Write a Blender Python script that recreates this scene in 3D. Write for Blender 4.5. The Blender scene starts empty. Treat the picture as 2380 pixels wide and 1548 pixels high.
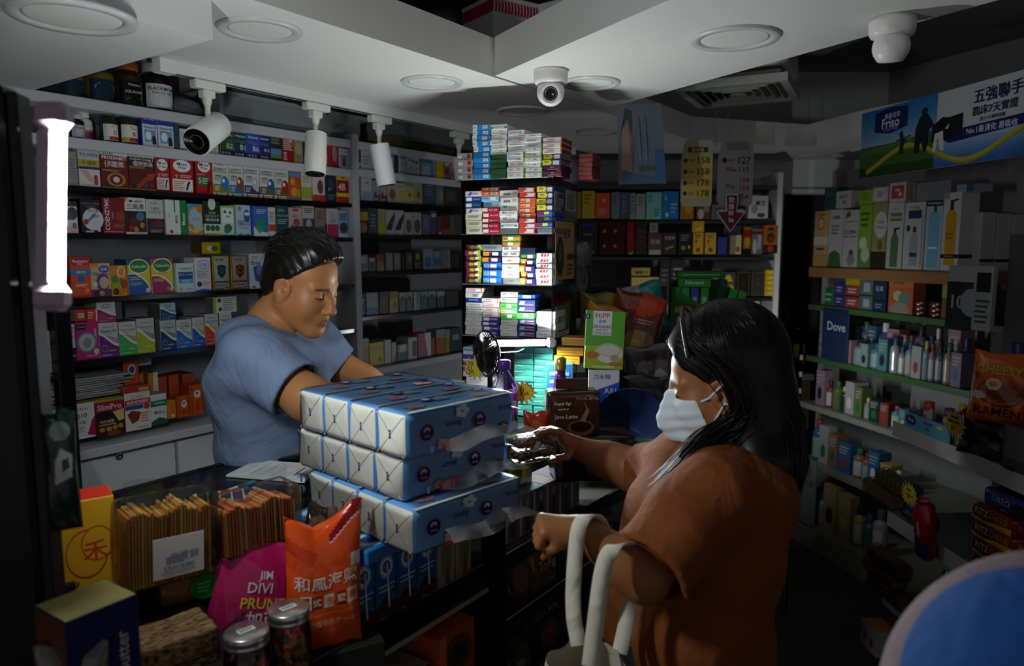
import bpy, math, random
import numpy as np
from mathutils import Vector, Matrix, Euler
random.seed(7)
S = bpy.context.scene
COL = S.collection

# ------------------------------------------------------------ camera, world, exposure
F = 1700.0; PITCH = math.atan(197/F); CP, SP = math.cos(PITCH), math.sin(PITCH); EYE = 1.65
cd = bpy.data.cameras.new('camera'); cam = bpy.data.objects.new('camera', cd); COL.objects.link(cam)
cd.sensor_width = 36; cd.lens = F/2380*36; cd.clip_start = .02
cam.location = (0, 0, EYE); cam.rotation_euler = (math.pi/2-PITCH, 0, 0)
cd.dof.use_dof = True; cd.dof.focus_distance = 2.0; cd.dof.aperture_fstop = 3.2
S.camera = cam
wd = bpy.data.worlds.new('street_glow'); S.world = wd; wd.use_nodes = True
WORLD_STRENGTH = .18
bg = wd.node_tree.nodes['Background']; bg.inputs[0].default_value = (.9, .86, .88, 1); bg.inputs[1].default_value = WORLD_STRENGTH
S.view_settings.view_transform = 'Standard'; S.view_settings.look = 'None'; S.view_settings.gamma = 1
S.view_settings.exposure = 0.0
S.view_settings.use_curve_mapping = False
LED_TOWER, LED_POST, LED_REAR = 880.0, 640.0, 380.0
S.cycles.max_bounces = 6; S.cycles.transparent_max_bounces = 24; S.cycles.caustics_reflective = False; S.cycles.caustics_refractive = False
S.cycles.sample_clamp_indirect = 6.0
S.cycles.use_denoising = True

# ------------------------------------------------------------ frames: camera rays met with real planes
A1 = math.radians(35.3); D1 = (math.sin(A1), math.cos(A1)); N1 = (math.cos(A1), -math.sin(A1)); RZ1 = math.pi/2-A1
def ray(x, y):
    a = (x-1190)/F; b = (774-y)/F
    return Vector((a, CP+b*SP, b*CP-SP))
def PD(x, y, d): return ray(x, y)*d+Vector((0, 0, EYE))
def PZ(x, y, z):
    r = ray(x, y); return r*((z-EYE)/r.z)+Vector((0, 0, EYE))
def PL(x, y, q, n):      # the point where a ray meets the vertical plane through q with normal n
    r = ray(x, y); t = (q[0]*n[0]+q[1]*n[1])/(r.x*n[0]+r.y*n[1]); return r*t+Vector((0, 0, EYE))
def PW(x, y, w): return PL(x, y, (N1[0]*w, N1[1]*w), N1)
def UW(u, w, z=0): return Vector((D1[0]*u+N1[0]*w, D1[1]*u+N1[1]*w, z))

# ------------------------------------------------------------ colours and materials
NAMED = dict(w='ddd', k='111', r='c11', g='282', b='14a', y='ec1', o='e61', p='d3a', v='63a', n='124', t='188', d='333', s='999', e='c93', m='814', l='9c3', c='5be', f='d9a', u='642', q='eda', j='b8b', i='555')
def lin(h):
    h = NAMED.get(h, h)
    if len(h) == 3: h = ''.join(ch*2 for ch in h)
    return tuple((lambda s: s/12.92 if s <= .04045 else ((s+.055)/1.055)**2.4)(int(h[i:i+2], 16)/255) for i in (0, 2, 4))
MATS = {}
def finish(key, rough=.5, metal=0, coat=0, noise=.06, scale=40, bump=0, spec=.4, alpha=1, trans=0, sss=0, sheen=0, emit=None, ior=1.45, folds=0):
    m = bpy.data.materials.new(key); m.use_nodes = True; nt = m.node_tree; b = nt.nodes['Principled BSDF']
    at = nt.nodes.new('ShaderNodeAttribute'); at.attribute_name = 'Col'
    no = nt.nodes.new('ShaderNodeTexNoise'); no.inputs['Scale'].default_value = scale; no.inputs['Detail'].default_value = 3
    tc = nt.nodes.new('ShaderNodeTexCoord'); nt.links.new(tc.outputs['Object'], no.inputs['Vector'])
    mr = nt.nodes.new('ShaderNodeMapRange'); mr.inputs['To Min'].default_value = 1-noise; mr.inputs['To Max'].default_value = 1+noise
    nt.links.new(no.outputs['Fac'], mr.inputs['Value'])
    mx = nt.nodes.new('ShaderNodeVectorMath'); mx.operation = 'SCALE'
    nt.links.new(at.outputs['Color'], mx.inputs[0]); nt.links.new(mr.outputs[0], mx.inputs['Scale'])
    nt.links.new(mx.outputs[0], b.inputs['Base Color'])
    b.inputs['Roughness'].default_value = rough; b.inputs['Metallic'].default_value = metal
    b.inputs['Specular IOR Level'].default_value = spec; b.inputs['IOR'].default_value = ior
    b.inputs['Coat Weight'].default_value = coat; b.inputs['Coat Roughness'].default_value = .12
    b.inputs['Transmission Weight'].default_value = trans; b.inputs['Alpha'].default_value = alpha
    if sss:
        b.inputs['Subsurface Weight'].default_value = sss; b.inputs['Subsurface Radius'].default_value = (.012, .004, .002); b.inputs['Subsurface Scale'].default_value = .6
    if sheen: b.inputs['Sheen Weight'].default_value = sheen
    if bump:
        bn = nt.nodes.new('ShaderNodeTexNoise'); bn.inputs['Scale'].default_value = scale*2; bn.inputs['Detail'].default_value = 4
        nt.links.new(tc.outputs['Object'], bn.inputs['Vector'])
        bp = nt.nodes.new('ShaderNodeBump'); bp.inputs['Strength'].default_value = bump; bp.inputs['Distance'].default_value = .004
        nt.links.new(bn.outputs['Fac'], bp.inputs['Height']); nt.links.new(bp.outputs[0], b.inputs['Normal'])
    if folds:      # soft creases in the cloth
        fn = nt.nodes.new('ShaderNodeTexNoise'); fn.inputs['Scale'].default_value = 5; fn.inputs['Detail'].default_value = 2; fn.inputs['Distortion'].default_value = 2.2
        mp = nt.nodes.new('ShaderNodeMapping'); mp.inputs['Scale'].default_value = (1.5, .8, .9); mp.inputs['Rotation'].default_value = (.4, .5, .3)
        nt.links.new(tc.outputs['Object'], mp.inputs[0]); nt.links.new(mp.outputs[0], fn.inputs['Vector'])
        b2 = nt.nodes.new('ShaderNodeBump'); b2.inputs['Strength'].default_value = folds; b2.inputs['Distance'].default_value = .03
        nt.links.new(fn.outputs['Fac'], b2.inputs['Height']); nt.links.new(b2.outputs[0], bp.inputs['Normal'])
    if emit:
        b.inputs['Emission Color'].default_value = (*emit[0], 1); b.inputs['Emission Strength'].default_value = emit[1]
    MATS[key] = m; return m
finish('card', .42, noise=.04, scale=60)
finish('gloss', .22, coat=.3, noise=.03, scale=50)
finish('matte', .75, noise=.07, scale=30, bump=.12)
finish('paint', .62, noise=.03, scale=8, bump=.05)
finish('board', .38, noise=.03, scale=14)
finish('foil', .28, metal=.75, noise=.1, scale=30)
finish('metal', .3, metal=.9, noise=.05, scale=25)
finish('bag', .2, coat=.5, noise=.06, scale=20, bump=.5)
finish('cloth', .85, noise=.08, scale=220, bump=.25, folds=.45)
finish('skin', .46, noise=.07, scale=90, bump=.06, sss=.12)
finish('hair', .33, noise=.25, scale=120, spec=.35)
finish('plastic', .35, noise=.03, scale=20)
finish('crinkle', .38, metal=.45, noise=.2, scale=30, bump=.8)
finish('food', .6, noise=.35, scale=120, bump=.5)
finish('rough', .9, noise=.3, scale=12, bump=.3)
def clear(key, tint, mix, rough=.08, bump=0, scale=30, gain=1):
    m = bpy.data.materials.new(key); m.use_nodes = True; nt = m.node_tree; nt.nodes.remove(nt.nodes['Principled BSDF'])
    tr = nt.nodes.new('ShaderNodeBsdfTransparent'); tr.inputs[0].default_value = (*tint, 1)
    gl = nt.nodes.new('ShaderNodeBsdfGlossy'); gl.inputs['Roughness'].default_value = rough
    fr = nt.nodes.new('ShaderNodeFresnel'); fr.inputs[0].default_value = 1.45
    ad = nt.nodes.new('ShaderNodeMath'); ad.operation = 'ADD'; ad.inputs[1].default_value = mix
    sc = nt.nodes.new('ShaderNodeMath'); sc.operation = 'MULTIPLY'; sc.inputs[1].default_value = gain
    ms = nt.nodes.new('ShaderNodeMixShader'); nt.links.new(fr.outputs[0], sc.inputs[0]); nt.links.new(sc.outputs[0], ad.inputs[0]); nt.links.new(ad.outputs[0], ms.inputs[0])
    nt.links.new(tr.outputs[0], ms.inputs[1]); nt.links.new(gl.outputs[0], ms.inputs[2])
    if bump:
        tc = nt.nodes.new('ShaderNodeTexCoord'); bn = nt.nodes.new('ShaderNodeTexNoise'); bn.inputs['Scale'].default_value = scale; bn.inputs['Detail'].default_value = 5
        nt.links.new(tc.outputs['Object'], bn.inputs['Vector'])
        bp = nt.nodes.new('ShaderNodeBump'); bp.inputs['Strength'].default_value = bump; bp.inputs['Distance'].default_value = .01
        nt.links.new(bn.outputs['Fac'], bp.inputs['Height']); nt.links.new(bp.outputs[0], gl.inputs['Normal'])
    nt.links.new(ms.outputs[0], nt.nodes['Material Output'].inputs[0]); MATS[key] = m
clear('glass', (.86, .93, .9), .0)
clear('acrylic', (.93, .95, .95), .01)
clear('film', (.96, .97, .98), 0, .14, .5, 26, .75)
clear('skirt', (.93, .94, .96), .0, .35, .3, 26, .35)
clear('haze_film', (.82, .84, .87), .01, .35, .5, 25, .5)

# ------------------------------------------------------------ mesh builder
TXT = {}
def text_mesh(s, bold=.012):
    k = (s, bold)
    if k not in TXT:
        c = bpy.data.curves.new('lettering', 'FONT'); c.body = s; c.resolution_u = 2; c.offset = bold
        o = bpy.data.objects.new('lettering', c); COL.objects.link(o); bpy.context.view_layer.update()
        m = bpy.data.meshes.new_from_object(o.evaluated_get(bpy.context.evaluated_depsgraph_get()))
        vs = np.array([v.co[:2] for v in m.vertices]) if len(m.vertices) else np.zeros((1, 2))
        fs = [tuple(p.vertices) for p in m.polygons]
        lo, hi = vs.min(0), vs.max(0)
        TXT[k] = ((vs-(lo+hi)/2), fs, hi-lo)
        bpy.data.objects.remove(o); bpy.data.curves.remove(c); bpy.data.meshes.remove(m)
    return TXT[k]
class MB:
    def __init__(s): s.v = []; s.f = []; s.c = []; s.sm = []
    def add(s, vs, fs, col, smooth=False):
        n = len(s.v); s.v += [tuple(p) for p in vs]; c = lin(col) if isinstance(col, str) else col
        for f in fs: s.f.append(tuple(i+n for i in f)); s.c.append(c); s.sm.append(smooth)
        return s
    def box(s, x0, x1, y0, y1, z0, z1, col, ch=.0012):
        ch = min(ch, abs(x1-x0)/3, abs(y1-y0)/3, abs(z1-z0)/3); vs = []; ix = {}
        X, Y, Z = (x0, x1), (y0, y1), (z0, z1)
        for i in (0, 1):
            for j in (0, 1):
                for k in (0, 1):
                    b = (X[i], Y[j], Z[k]); sg = (1-2*i, 1-2*j, 1-2*k)
                    for a in range(3):
                        p = [b[q]+(0 if q == a else ch*sg[q]) for q in range(3)]
                        ix[i, j, k, a] = len(vs); vs.append(p)
        fs = []
        for a in range(3):
            o = [q for q in range(3) if q != a]
            for e in (0, 1):
                q = []
                for (m, n) in ((0, 0), (1, 0), (1, 1), (0, 1)):
                    t = [0, 0, 0]; t[a] = e; t[o[0]] = m; t[o[1]] = n; q.append(ix[(*t, a)])
                if (e == 1) == (a != 1): fs.append(q)
                else: fs.append(q[::-1])
            for m in (0, 1):
                for n in (0, 1):
                    t = [0, 0, 0]; t[o[0]] = m; t[o[1]] = n; t2 = t[:]; t2[a] = 1
                    fs.append((ix[(*t, o[0])], ix[(*t, o[1])], ix[(*t2, o[1])], ix[(*t2, o[0])]))
        for i in (0, 1):
            for j in (0, 1):
                for k in (0, 1): fs.append(tuple(ix[i, j, k, a] for a in range(3)))
        return s.add(vs, fs, col)
    def prism(s, poly, z0, z1, col):      # polygon in xy, counter-clockwise, raised from z0 to z1
        n = len(poly); vs = [(p[0], p[1], z0) for p in poly]+[(p[0], p[1], z1) for p in poly]
        return s.add(vs, [tuple(range(n))[::-1], tuple(range(n, 2*n))]+[(i, (i+1) % n, n+(i+1) % n, n+i) for i in range(n)], col)
    def tube(s, pts, rad, col, n=8, caps=True, smooth=True):
        pts = [Vector(p) for p in pts]; rr = rad if hasattr(rad, '__len__') else [rad]*len(pts); vs = []; fs = []; up = Vector((.01, .02, 1)).normalized()
        for i, p in enumerate(pts):
            t = (pts[min(i+1, len(pts)-1)]-pts[max(i-1, 0)]).normalized()
            if abs(t.dot(up)) > .97: up = Vector((1, .02, .01)).normalized()
            a = t.cross(up).normalized(); b = a.cross(t); up = b
            for k in range(n):
                g = 2*math.pi*k/n; vs.append(p+(a*math.cos(g)+b*math.sin(g))*rr[i])
        for i in range(len(pts)-1):
            for k in range(n): fs.append((i*n+k, i*n+(k+1) % n, (i+1)*n+(k+1) % n, (i+1)*n+k))
        if caps: fs += [tuple(range(n)), tuple(range((len(pts)-1)*n, len(pts)*n))[::-1]]
        return s.add(vs, fs, col, smooth)
    def lathe(s, prof, col, n=24, c=(0, 0, 0), smooth=True, cols=None):
        vs = []; m = len(prof)
        for (r, z) in prof:
            for k in range(n): g = 2*math.pi*k/n; vs.append((c[0]+r*math.cos(g), c[1]+r*math.sin(g), c[2]+z))
        n0 = len(s.v); s.v += vs
        for i in range(m-1):
            cc = lin(cols[i]) if cols else (lin(col) if isinstance(col, str) else col)
            for k in range(n): s.f.append(tuple(n0+q for q in (i*n+k, i*n+(k+1) % n, (i+1)*n+(k+1) % n, (i+1)*n+k))); s.c.append(cc); s.sm.append(smooth)
        cc = lin(cols[0]) if cols else (lin(col) if isinstance(col, str) else col)
        if prof[0][0] > 1e-5: s.f.append(tuple(n0+k for k in range(n))[::-1]); s.c.append(cc); s.sm.append(False)
        cc = lin(cols[-1]) if cols else cc
        if prof[-1][0] > 1e-5: s.f.append(tuple(n0+(m-1)*n+k for k in range(n))); s.c.append(cc); s.sm.append(False)
        return s
    def art(s, dsl, mp, w, h, curved=False, eps=.00035, step=.00012):
        """Printed surface: shapes in percent of a face; mp(x, y, lift) puts a point of the w by h face into space."""
        lift = eps
        for el in dsl.split(';'):
            el = el.strip()
            if not el: continue
            a = el.split(' '); k = a[0]; lift += step
            if k in 'rcl': v = [float(q)/100 for q in a[1:5]]
            if k == 'r':
                nx = 8 if curved else 1; n = nx+1
                vs = [mp(v[0]+(v[2]-v[0])*i/nx, yy, lift) for yy in (v[1], v[3]) for i in range(n)]
                s.add(vs, [(i, i+1, n+i+1, n+i) for i in range(nx)], a[5])
            elif k == 'c':
                n = 20; s.add([mp(v[0]+v[2]*math.cos(2*math.pi*i/n), v[1]+v[3]*math.sin(2*math.pi*i/n), lift) for i in range(n)], [tuple(range(n))], a[5])
            elif k == 'p':
                q = [float(z)/100 for z in a[2:]]; n = len(q)//2
                s.add([mp(q[2*i], q[2*i+1], lift) for i in range(n)], [tuple(range(n))], a[1])
            elif k == 'l':     # l x0 y0 x1 y1 n col : n thin lines of small print
                n = int(a[5])
                for i in range(n):
                    y = v[3]-(v[3]-v[1])*(i+.5)/n; t = (v[3]-v[1])/n*.22; e = v[2]-(v[2]-v[0])*(.3*((i*7) % 5)/5)
                    s.add([mp(v[0], y-t, lift), mp(e, y-t, lift), mp(e, y+t, lift), mp(v[0], y+t, lift)], [(0, 1, 2, 3)], a[6])
            elif k in 'tTU':   # t cx cy width height col words  (T: turned to read upwards, U: upside down)
                v = [float(q)/100 for q in a[1:5]]; tv, tf, sz = text_mesh(' '.join(a[6:]))
                if k == 'T': tv = np.stack([-tv[:, 1], tv[:, 0]], 1); sz = sz[::-1]
                if k == 'U': tv = -tv
                sc = min(v[2]*w/max(sz[0], 1e-6), v[3]*h/max(sz[1], 1e-6))
                s.add([mp(v[0]+p[0]*sc/w, v[1]+p[1]*sc/h, lift) for p in tv], tf, a[5])
        return s
    def build(s, name, fin='card', parent=None, loc=None, rot=None, mod=None):
        m = bpy.data.meshes.new(name); m.from_pydata(s.v, [], s.f); m.validate(clean_customdata=False)
        if len(m.polygons) == len(s.f):
            at = m.color_attributes.new('Col', 'FLOAT_COLOR', 'CORNER'); n = [len(f) for f in s.f]
            at.data.foreach_set('color', np.repeat(np.array([(*c, 1) for c in s.c], dtype=np.float32), n, axis=0).ravel())
            m.polygons.foreach_set('use_smooth', s.sm)
        else:
            at = m.color_attributes.new('Col', 'FLOAT_COLOR', 'CORNER'); at.data.foreach_set('color', np.tile(np.array([*s.c[0], 1], dtype=np.float32), len(m.loops)))
        m.materials.append(MATS[fin]); m.update()
        o = bpy.data.objects.new(name, m); COL.objects.link(o)
        if parent is not None: o.parent = parent
        if loc is not None: o.location = loc
        if rot is not None: o.rotation_euler = rot
        return o
def tag(o, label, cat, group=None, kind=None):
    o['label'] = label; o['category'] = cat
    if group: o['group'] = group
    if kind: o['kind'] = kind
    return o
def root(name, label, cat, loc=(0, 0, 0), rot=(0, 0, 0), group=None):
    o = bpy.data.objects.new(name, None); o.empty_display_size = .05; COL.objects.link(o); o.location = loc; o.rotation_euler = rot
    return tag(o, label, cat, group)
def struct(o): o['kind'] = 'structure'; return o
ORD = 'zeroth first second third fourth fifth sixth seventh eighth ninth tenth eleventh twelfth thirteenth fourteenth fifteenth sixteenth seventeenth eighteenth nineteenth twentieth twenty-first twenty-second twenty-third twenty-fourth twenty-fifth'.split()

# ------------------------------------------------------------ packages
MACRO = {}
def expand(a):
    if a.startswith('@'):
        q = a[1:].split(','); return MACRO[q[0]](*q[1:])
    return a
def carton_mesh(w, h, d, base, art='', side=None, top=None, sideart=''):
    m = MB(); m.box(-w/2, w/2, 0, d, 0, h, base); sd = side or base
    e = .0002
    for sx in (-1, 1): m.add([(sx*(w/2+e), .0015, .0015), (sx*(w/2+e), d-.0015, .0015), (sx*(w/2+e), d-.0015, h-.0015), (sx*(w/2+e), .0015, h-.0015)], [(0, 1, 2, 3)], sd)
    m.add([(-w/2+.0015, .0015, h+e), (w/2-.0015, .0015, h+e), (w/2-.0015, d-.0015, h+e), (-w/2+.0015, d-.0015, h+e)], [(0, 1, 2, 3)], top or sd)
    a = expand(art)
    for el in a.split(';'):       # full-width bands run on round the sides
        q = el.strip().split(' ')
        if q[0] == 'r' and q[1] == '0' and q[3] == '100':
            z0, z1 = float(q[2])/100*h, float(q[4])/100*h
            for sx in (-1, 1): m.add([(sx*(w/2+2*e), .0015, z0), (sx*(w/2+2*e), d-.0015, z0), (sx*(w/2+2*e), d-.0015, z1), (sx*(w/2+2*e), .0015, z1)], [(0, 1, 2, 3)], q[5])
    m.art(a, lambda x, y, l: ((x-.5)*w, -l, y*h), w, h)
    if sideart:
        m.art(expand(sideart), lambda x, y, l: (w/2+l+2*e, x*d, y*h), d, h)
    # the tuck flap's seam across the top
    m.add([(-w/2*.96, d*.1, h+2*e), (w/2*.96, d*.1, h+2*e), (w/2*.96, d*.12, h+2*e), (-w/2*.96, d*.12, h+2*e)], [(0, 1, 2, 3)], tuple(c*.6 for c in lin(top or sd)))
    return m
def carton(name, label, cat, loc, rz, w, h, d, base, art='', side=None, top=None, fin='card', group=None, rot=None, sideart=''):
    o = carton_mesh(w, h, d, base, art, side, top, sideart).build(name, fin, None, loc, rot or (0, 0, rz))
    return tag(o, label, cat, group)
def cyl_map(r, z0, h, span=2.2, c=0):
    return lambda x, y, l: ((r+l)*math.sin((x-.5)*span+c), -(r+l)*math.cos((x-.5)*span+c), z0+y*h)
def bottle(name, label, cat, loc, rz, r, h, body, cap, art='', lab='ddd', group=None, fin='gloss', neck=.62, caph=.18, lz=(.08, .68), capr=None):
    b = root(name, label, cat, loc, (0, 0, rz), group); hb = h*(1-caph)
    m = MB(); m.lathe([(r*.9, 0), (r, h*.02), (r, hb*.82), (r*.93, hb*.9), (r*neck, hb*.97), (r*neck, hb)], body)
    z0, z1 = hb*lz[0], hb*lz[1]; L = cyl_map(r, z0, z1-z0)
    m.art('r 0 0 100 100 '+lab+';'+expand(art), L, r*2.2, z1-z0, True)
    m.build('bottle_body', fin, b)
    cr = capr or r*(neck+.12)
    MB().lathe([(cr, hb*.99), (cr*1.02, hb+.002), (cr*1.02, h*.985), (cr*.95, h), (0, h)], cap, 24).build('cap', 'plastic', b)
    return b
# ------------------------------------------------------------ the room
def flat(name, polys, col, fin='paint'):
    m = MB()
    for (poly, z0, z1) in polys: m.prism(poly, z0, z1, col)
    return m.build(name, fin)
def uwp(*q): return [UW(u, w)[:2] for u, w in q]
ROOM = [(-6, -2.5), (6, -2.5), (6, 7), (-6, 7)]
m = MB()
for i in range(64):         # dull grey-green vinyl strips
    y = -2.5+i*.15; m.add([(-6, y, 0), (6, y, 0), (6, y+.147, 0), (-6, y+.147, 0)], [(0, 1, 2, 3)], '4a4b44' if i % 3 else '45463f')
m.add([(-6, -2.5, -.004), (6, -2.5, -.004), (6, 7.2, -.004), (-6, 7.2, -.004)], [(0, 1, 2, 3)], '2c2c28')
struct(m.build('floor', 'rough'))
struct(flat('ceiling', [(ROOM, 2.68, 2.78)], '8a8a88'))
struct(flat('wall_left', [(uwp((-2, -2.75), (5.2, -2.75), (5.2, -2.64), (-2, -2.64))[::-1], 0, 2.68)], '84848c'))
YB = 4.45
struct(flat('wall_back', [([(-1.4, YB), (1.62, YB), (1.62, YB+.1), (-1.4, YB+.1)], 0, 2.68), ([(1.62, YB), (1.93, YB), (1.93, YB+.1), (1.62, YB+.1)], 1.98, 2.68), ([(1.93, YB), (3.2, YB), (3.2, YB+.1), (1.93, YB+.1)], 0, 2.68)], 'd8d8d8'))
struct(flat('wall_right', [([(2.22, 4.45), (3.9, .4), (4.0, .45), (2.32, 4.5)], 0, 2.68)], 'a0a09e'))
m = MB(); m.box(1.60, 1.625, YB-.02, YB+.1, 0, 2.0, 'dadada'); m.box(1.925, 1.95, YB-.02, YB+.1, 0, 2.0, 'dadada'); m.box(1.60, 1.95, YB-.02, YB+.1, 1.975, 2.0, 'dadada')
struct(m.build('trim_1', 'paint'))
struct(flat('wall_store', [([(.9, 6.2), (3.2, 6.2), (3.2, 6.3), (.9, 6.3)], 0, 2.68), ([(1.3, 4.55), (1.34, 4.55), (1.34, 6.2), (1.3, 6.2)], 0, 2.68), ([(2.6, 4.55), (2.64, 4.55), (2.64, 6.2), (2.6, 6.2)], 0, 2.68)], '70706c'))

# the dropped ceiling: an angled white ring round an open recess, with a second recess behind it
ZC = 2.17; ZT = 2.285
E2 = Vector((.488, -.873)); C1 = Vector((-.052, 2.30)); C2 = Vector((.341, 2.842))
def q2(*p): return [tuple(x) for x in p]
polys = [(uwp((.0, -2.02), (.0, -1.372), (3.35, -1.39), (4.7, -1.45), (4.7, -2.02)), ZC, ZT),
         (q2(C1, C1+E2*3.2, C2+E2*3.2, C2), ZC+.0006, ZT),
         ([(.754, 3.6), (1.53, 3.88), (1.75, 4.6), (.2, 4.6)], ZC+.0009, ZT),
         ([(1.53, 3.88), (1.62, 3.5), (2.7, .9), (4.2, .9), (2.4, 4.6), (1.75, 4.6)], ZC+.0012, ZT)]
struct(flat('ceiling_bulkhead', polys, 'd6d3d0'))
struct(flat('ceiling_box', [(uwp((-1.2, -2.62), (-1.2, -1.45), (.95, -1.45), (.95, -2.62)), 2.09, 2.36)], 'd4d4d2'))
m = MB()
for k in range(3): m.box(*[(-.02, .18), (.24, .40), (.02, .13)][k], -.002, .002, *[(0, .05), (.01, .05), (.055, .075)][k], 'b8a49e')
# patches of peeled paint on the recess edge
p = C1+E2*.66; struct(m.build('trim_2', 'paint', None, (p.x-.003, p.y-.002, ZC+.05), (0, 0, math.atan2(E2.y, E2.x))))

# ------------------------------------------------------------ lights in and under the ceiling
def downlight(px, py, z, r, label):
    p = PZ(px, py, z); o = root('downlight', label, 'ceiling light', p, group='unlit recessed ceiling lights')
    MB().lathe([(r*.74, .004), (r*.78, -.006), (r*.97, -.007), (r, -.002), (r, .003)], 'c4c4c6', 40).build('trim_ring', 'plastic', o)
    MB().lathe([(r*.76, -.002), (r*.7, -.003), (r*.4, -.0035), (0, -.0035)], 'cfcfca', 40).build('diffuser', 'matte', o)
    return o
for a in [(170, 38, 2.09, .113, 'recessed light with yellowed diffuser in the lowest ceiling box'), (605, 68, ZC, .098, 'recessed light half hidden behind the lower ceiling box'),
          (1004, 190, ZC, .098, 'recessed light in the white ceiling above the middle spotlight rail'), (1372, 192, ZC, .095, 'recessed light just behind the ceiling dome camera'),
          (1708, 88, ZC, .11, 'raised-rim recessed light between the two dome cameras'), (1215, 257, ZC, .1, 'recessed light in the tower shadow over the box tower'),
          (1390, 306, ZC, .1, 'recessed light deep in shadow beside the hanging blue poster'), (1885, 364, ZC, .1, 'recessed light in the rear soffit over the doorway'), (2025, 347, ZC, .1, 'recessed light half hidden behind the milk banner')]: downlight(*a)

# spotlight rail and its spotlights
u0 = UW(1.178, -2.0, 0); m = MB(); m.box(0, 2.2, -.018, .018, -.035, 0, 'd8d8d6'); m.box(-.045, .003, -.02, .02, -.038, 0, 'dcdcda'); m.box(.0, 2.2, -.006, .006, -.0362, -.03, '222')
tag(m.build('spotlight_rail', 'plastic', None, (u0.x, u0.y, ZC), (0, 0, RZ1)), 'long white track rail along the edge of the dropped ceiling', 'track rail')
def spot(px, py, label, L, r, tip, col, back):
    p = PW(px, py, -2.0); p.z = ZC-.035; o = root('spotlight', label, 'spotlight', p, (0, 0, RZ1), 'white track spotlights')
    m = MB(); m.box(-.055, .045, -.017, .017, -.026, -.001, 'd6d6cc', .004); m.box(-.03, .01, -.016, .016, -.05, -.026, 'd6d6cc', .004); m.build('adapter', 'plastic', o)
    MB().tube([(-.01, 0, -.05), (-.01, 0, -.06), (-.01, 0, -.075), (-.01, 0, -.105)], [.014, .013, .008, .008], 'd6d6cc', 12).build('stem', 'plastic', o)
    d = Vector(tip).normalized(); q = Vector((-.01, 0, -.105)); a = q-d*L*back; b = q+d*L*(1-back)
    off = Vector((0, 0, -r)) if abs(d.z) < .8 else Vector((0, 0, -.004))
    h = MB(); h.tube([a+off, a+off+d*.004, b+off-d*.001, b+off, b+off, b+off-d*.012], [r*.96, r, r, r*.97, r*.86, r*.74], col, 28); hd = h.build('lamp_head', 'plastic', o)
    MB().tube([b+off-d*.004, b+off+d*.0008, b+off+d*.0012], [r*.90, r*.90, r*.86], '121316', 28).build('reflector', 'plastic', hd)
    MB().tube([b+off+d*.0008, b+off+d*.0018, b+off+d*.0022], [r*.52, r*.52, r*.46], '4a4c50', 24).build('lens', 'gloss', hd)
    return o
spot(487, 196, 'fat white track spotlight tipped with its dark lens showing', .15, .042, (-.93, -.55, -.55), 'e2e2e2', .45)
spot(738, 240, 'plain white cylinder track spotlight, middle one on the rail', .14, .036, (-.18, -.12, -1), 'deded6', .06)
spot(885, 276, 'glossy white track spotlight with a dark fluted top', .15, .036, (.14, -.1, -1), 'f0f0f4', .04)
spot(1070, 318, 'track spotlight at the rail end beside the box tower', .1, .03, (.1, -.1, -1), 'd8d8d8', .05)

def dome(px, py, label, aim, s):
    p = PZ(px, py, ZC); o = root('dome_camera', label, 'security camera', p, group='white dome security cameras')
    MB().lathe([(s, 0), (s, -.012), (s*.97, -.03), (s*.9, -.038), (s*.8, -.04), (0, -.04)], 'dedad8', 36).build('mount', 'plastic', o)
    R = Vector(aim).to_track_quat('Z', 'Y').to_matrix().to_4x4(); c = Vector((0, 0, -.062)); r = s*.8
    m = MB(); vs = []; prof = [(r*math.sin(t*.19635), r*math.cos(t*.19635)) for t in range(17)]
    prof = [(a, z) for a, z in prof if z < r*.62]; prof = [(r*.5, r*.60), (r*.66, r*.78), (r*.76, r*.66)]+prof[1:]
    m.lathe([(max(a, 0), z) for a, z in prof], 'dcd8d6', 36); b = m.build('eyeball', 'plastic', o, c); b.matrix_local = Matrix.Translation(c) @ R
    m = MB(); m.lathe([(r*.55, r*.55), (r*.5, r*.62), (r*.2, r*.64), (r*.17, r*.62), (0, r*.62)], '18181a', 32)
    for k in range(20):
        g = k*math.pi/10; x, y = r*.40*math.cos(g), r*.40*math.sin(g); q = r*.035
        m.add([(x-q, y-q, r*.645), (x+q, y-q, r*.645), (x+q, y+q, r*.645), (x-q, y+q, r*.645)], [(0, 1, 2, 3)], '888')
    l = m.build('lens', 'gloss', o); l.matrix_local = Matrix.Translation(c) @ R
    return o
dome(1280, 164, 'dome camera in the ceiling centre, its ring of infrared dots facing out', (-.05, -1, -.35), .051)
dome(2075, 44, 'dome camera at the ceiling recess edge, lens turned away to the aisle', (.15, .3, -1), .05)

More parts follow.
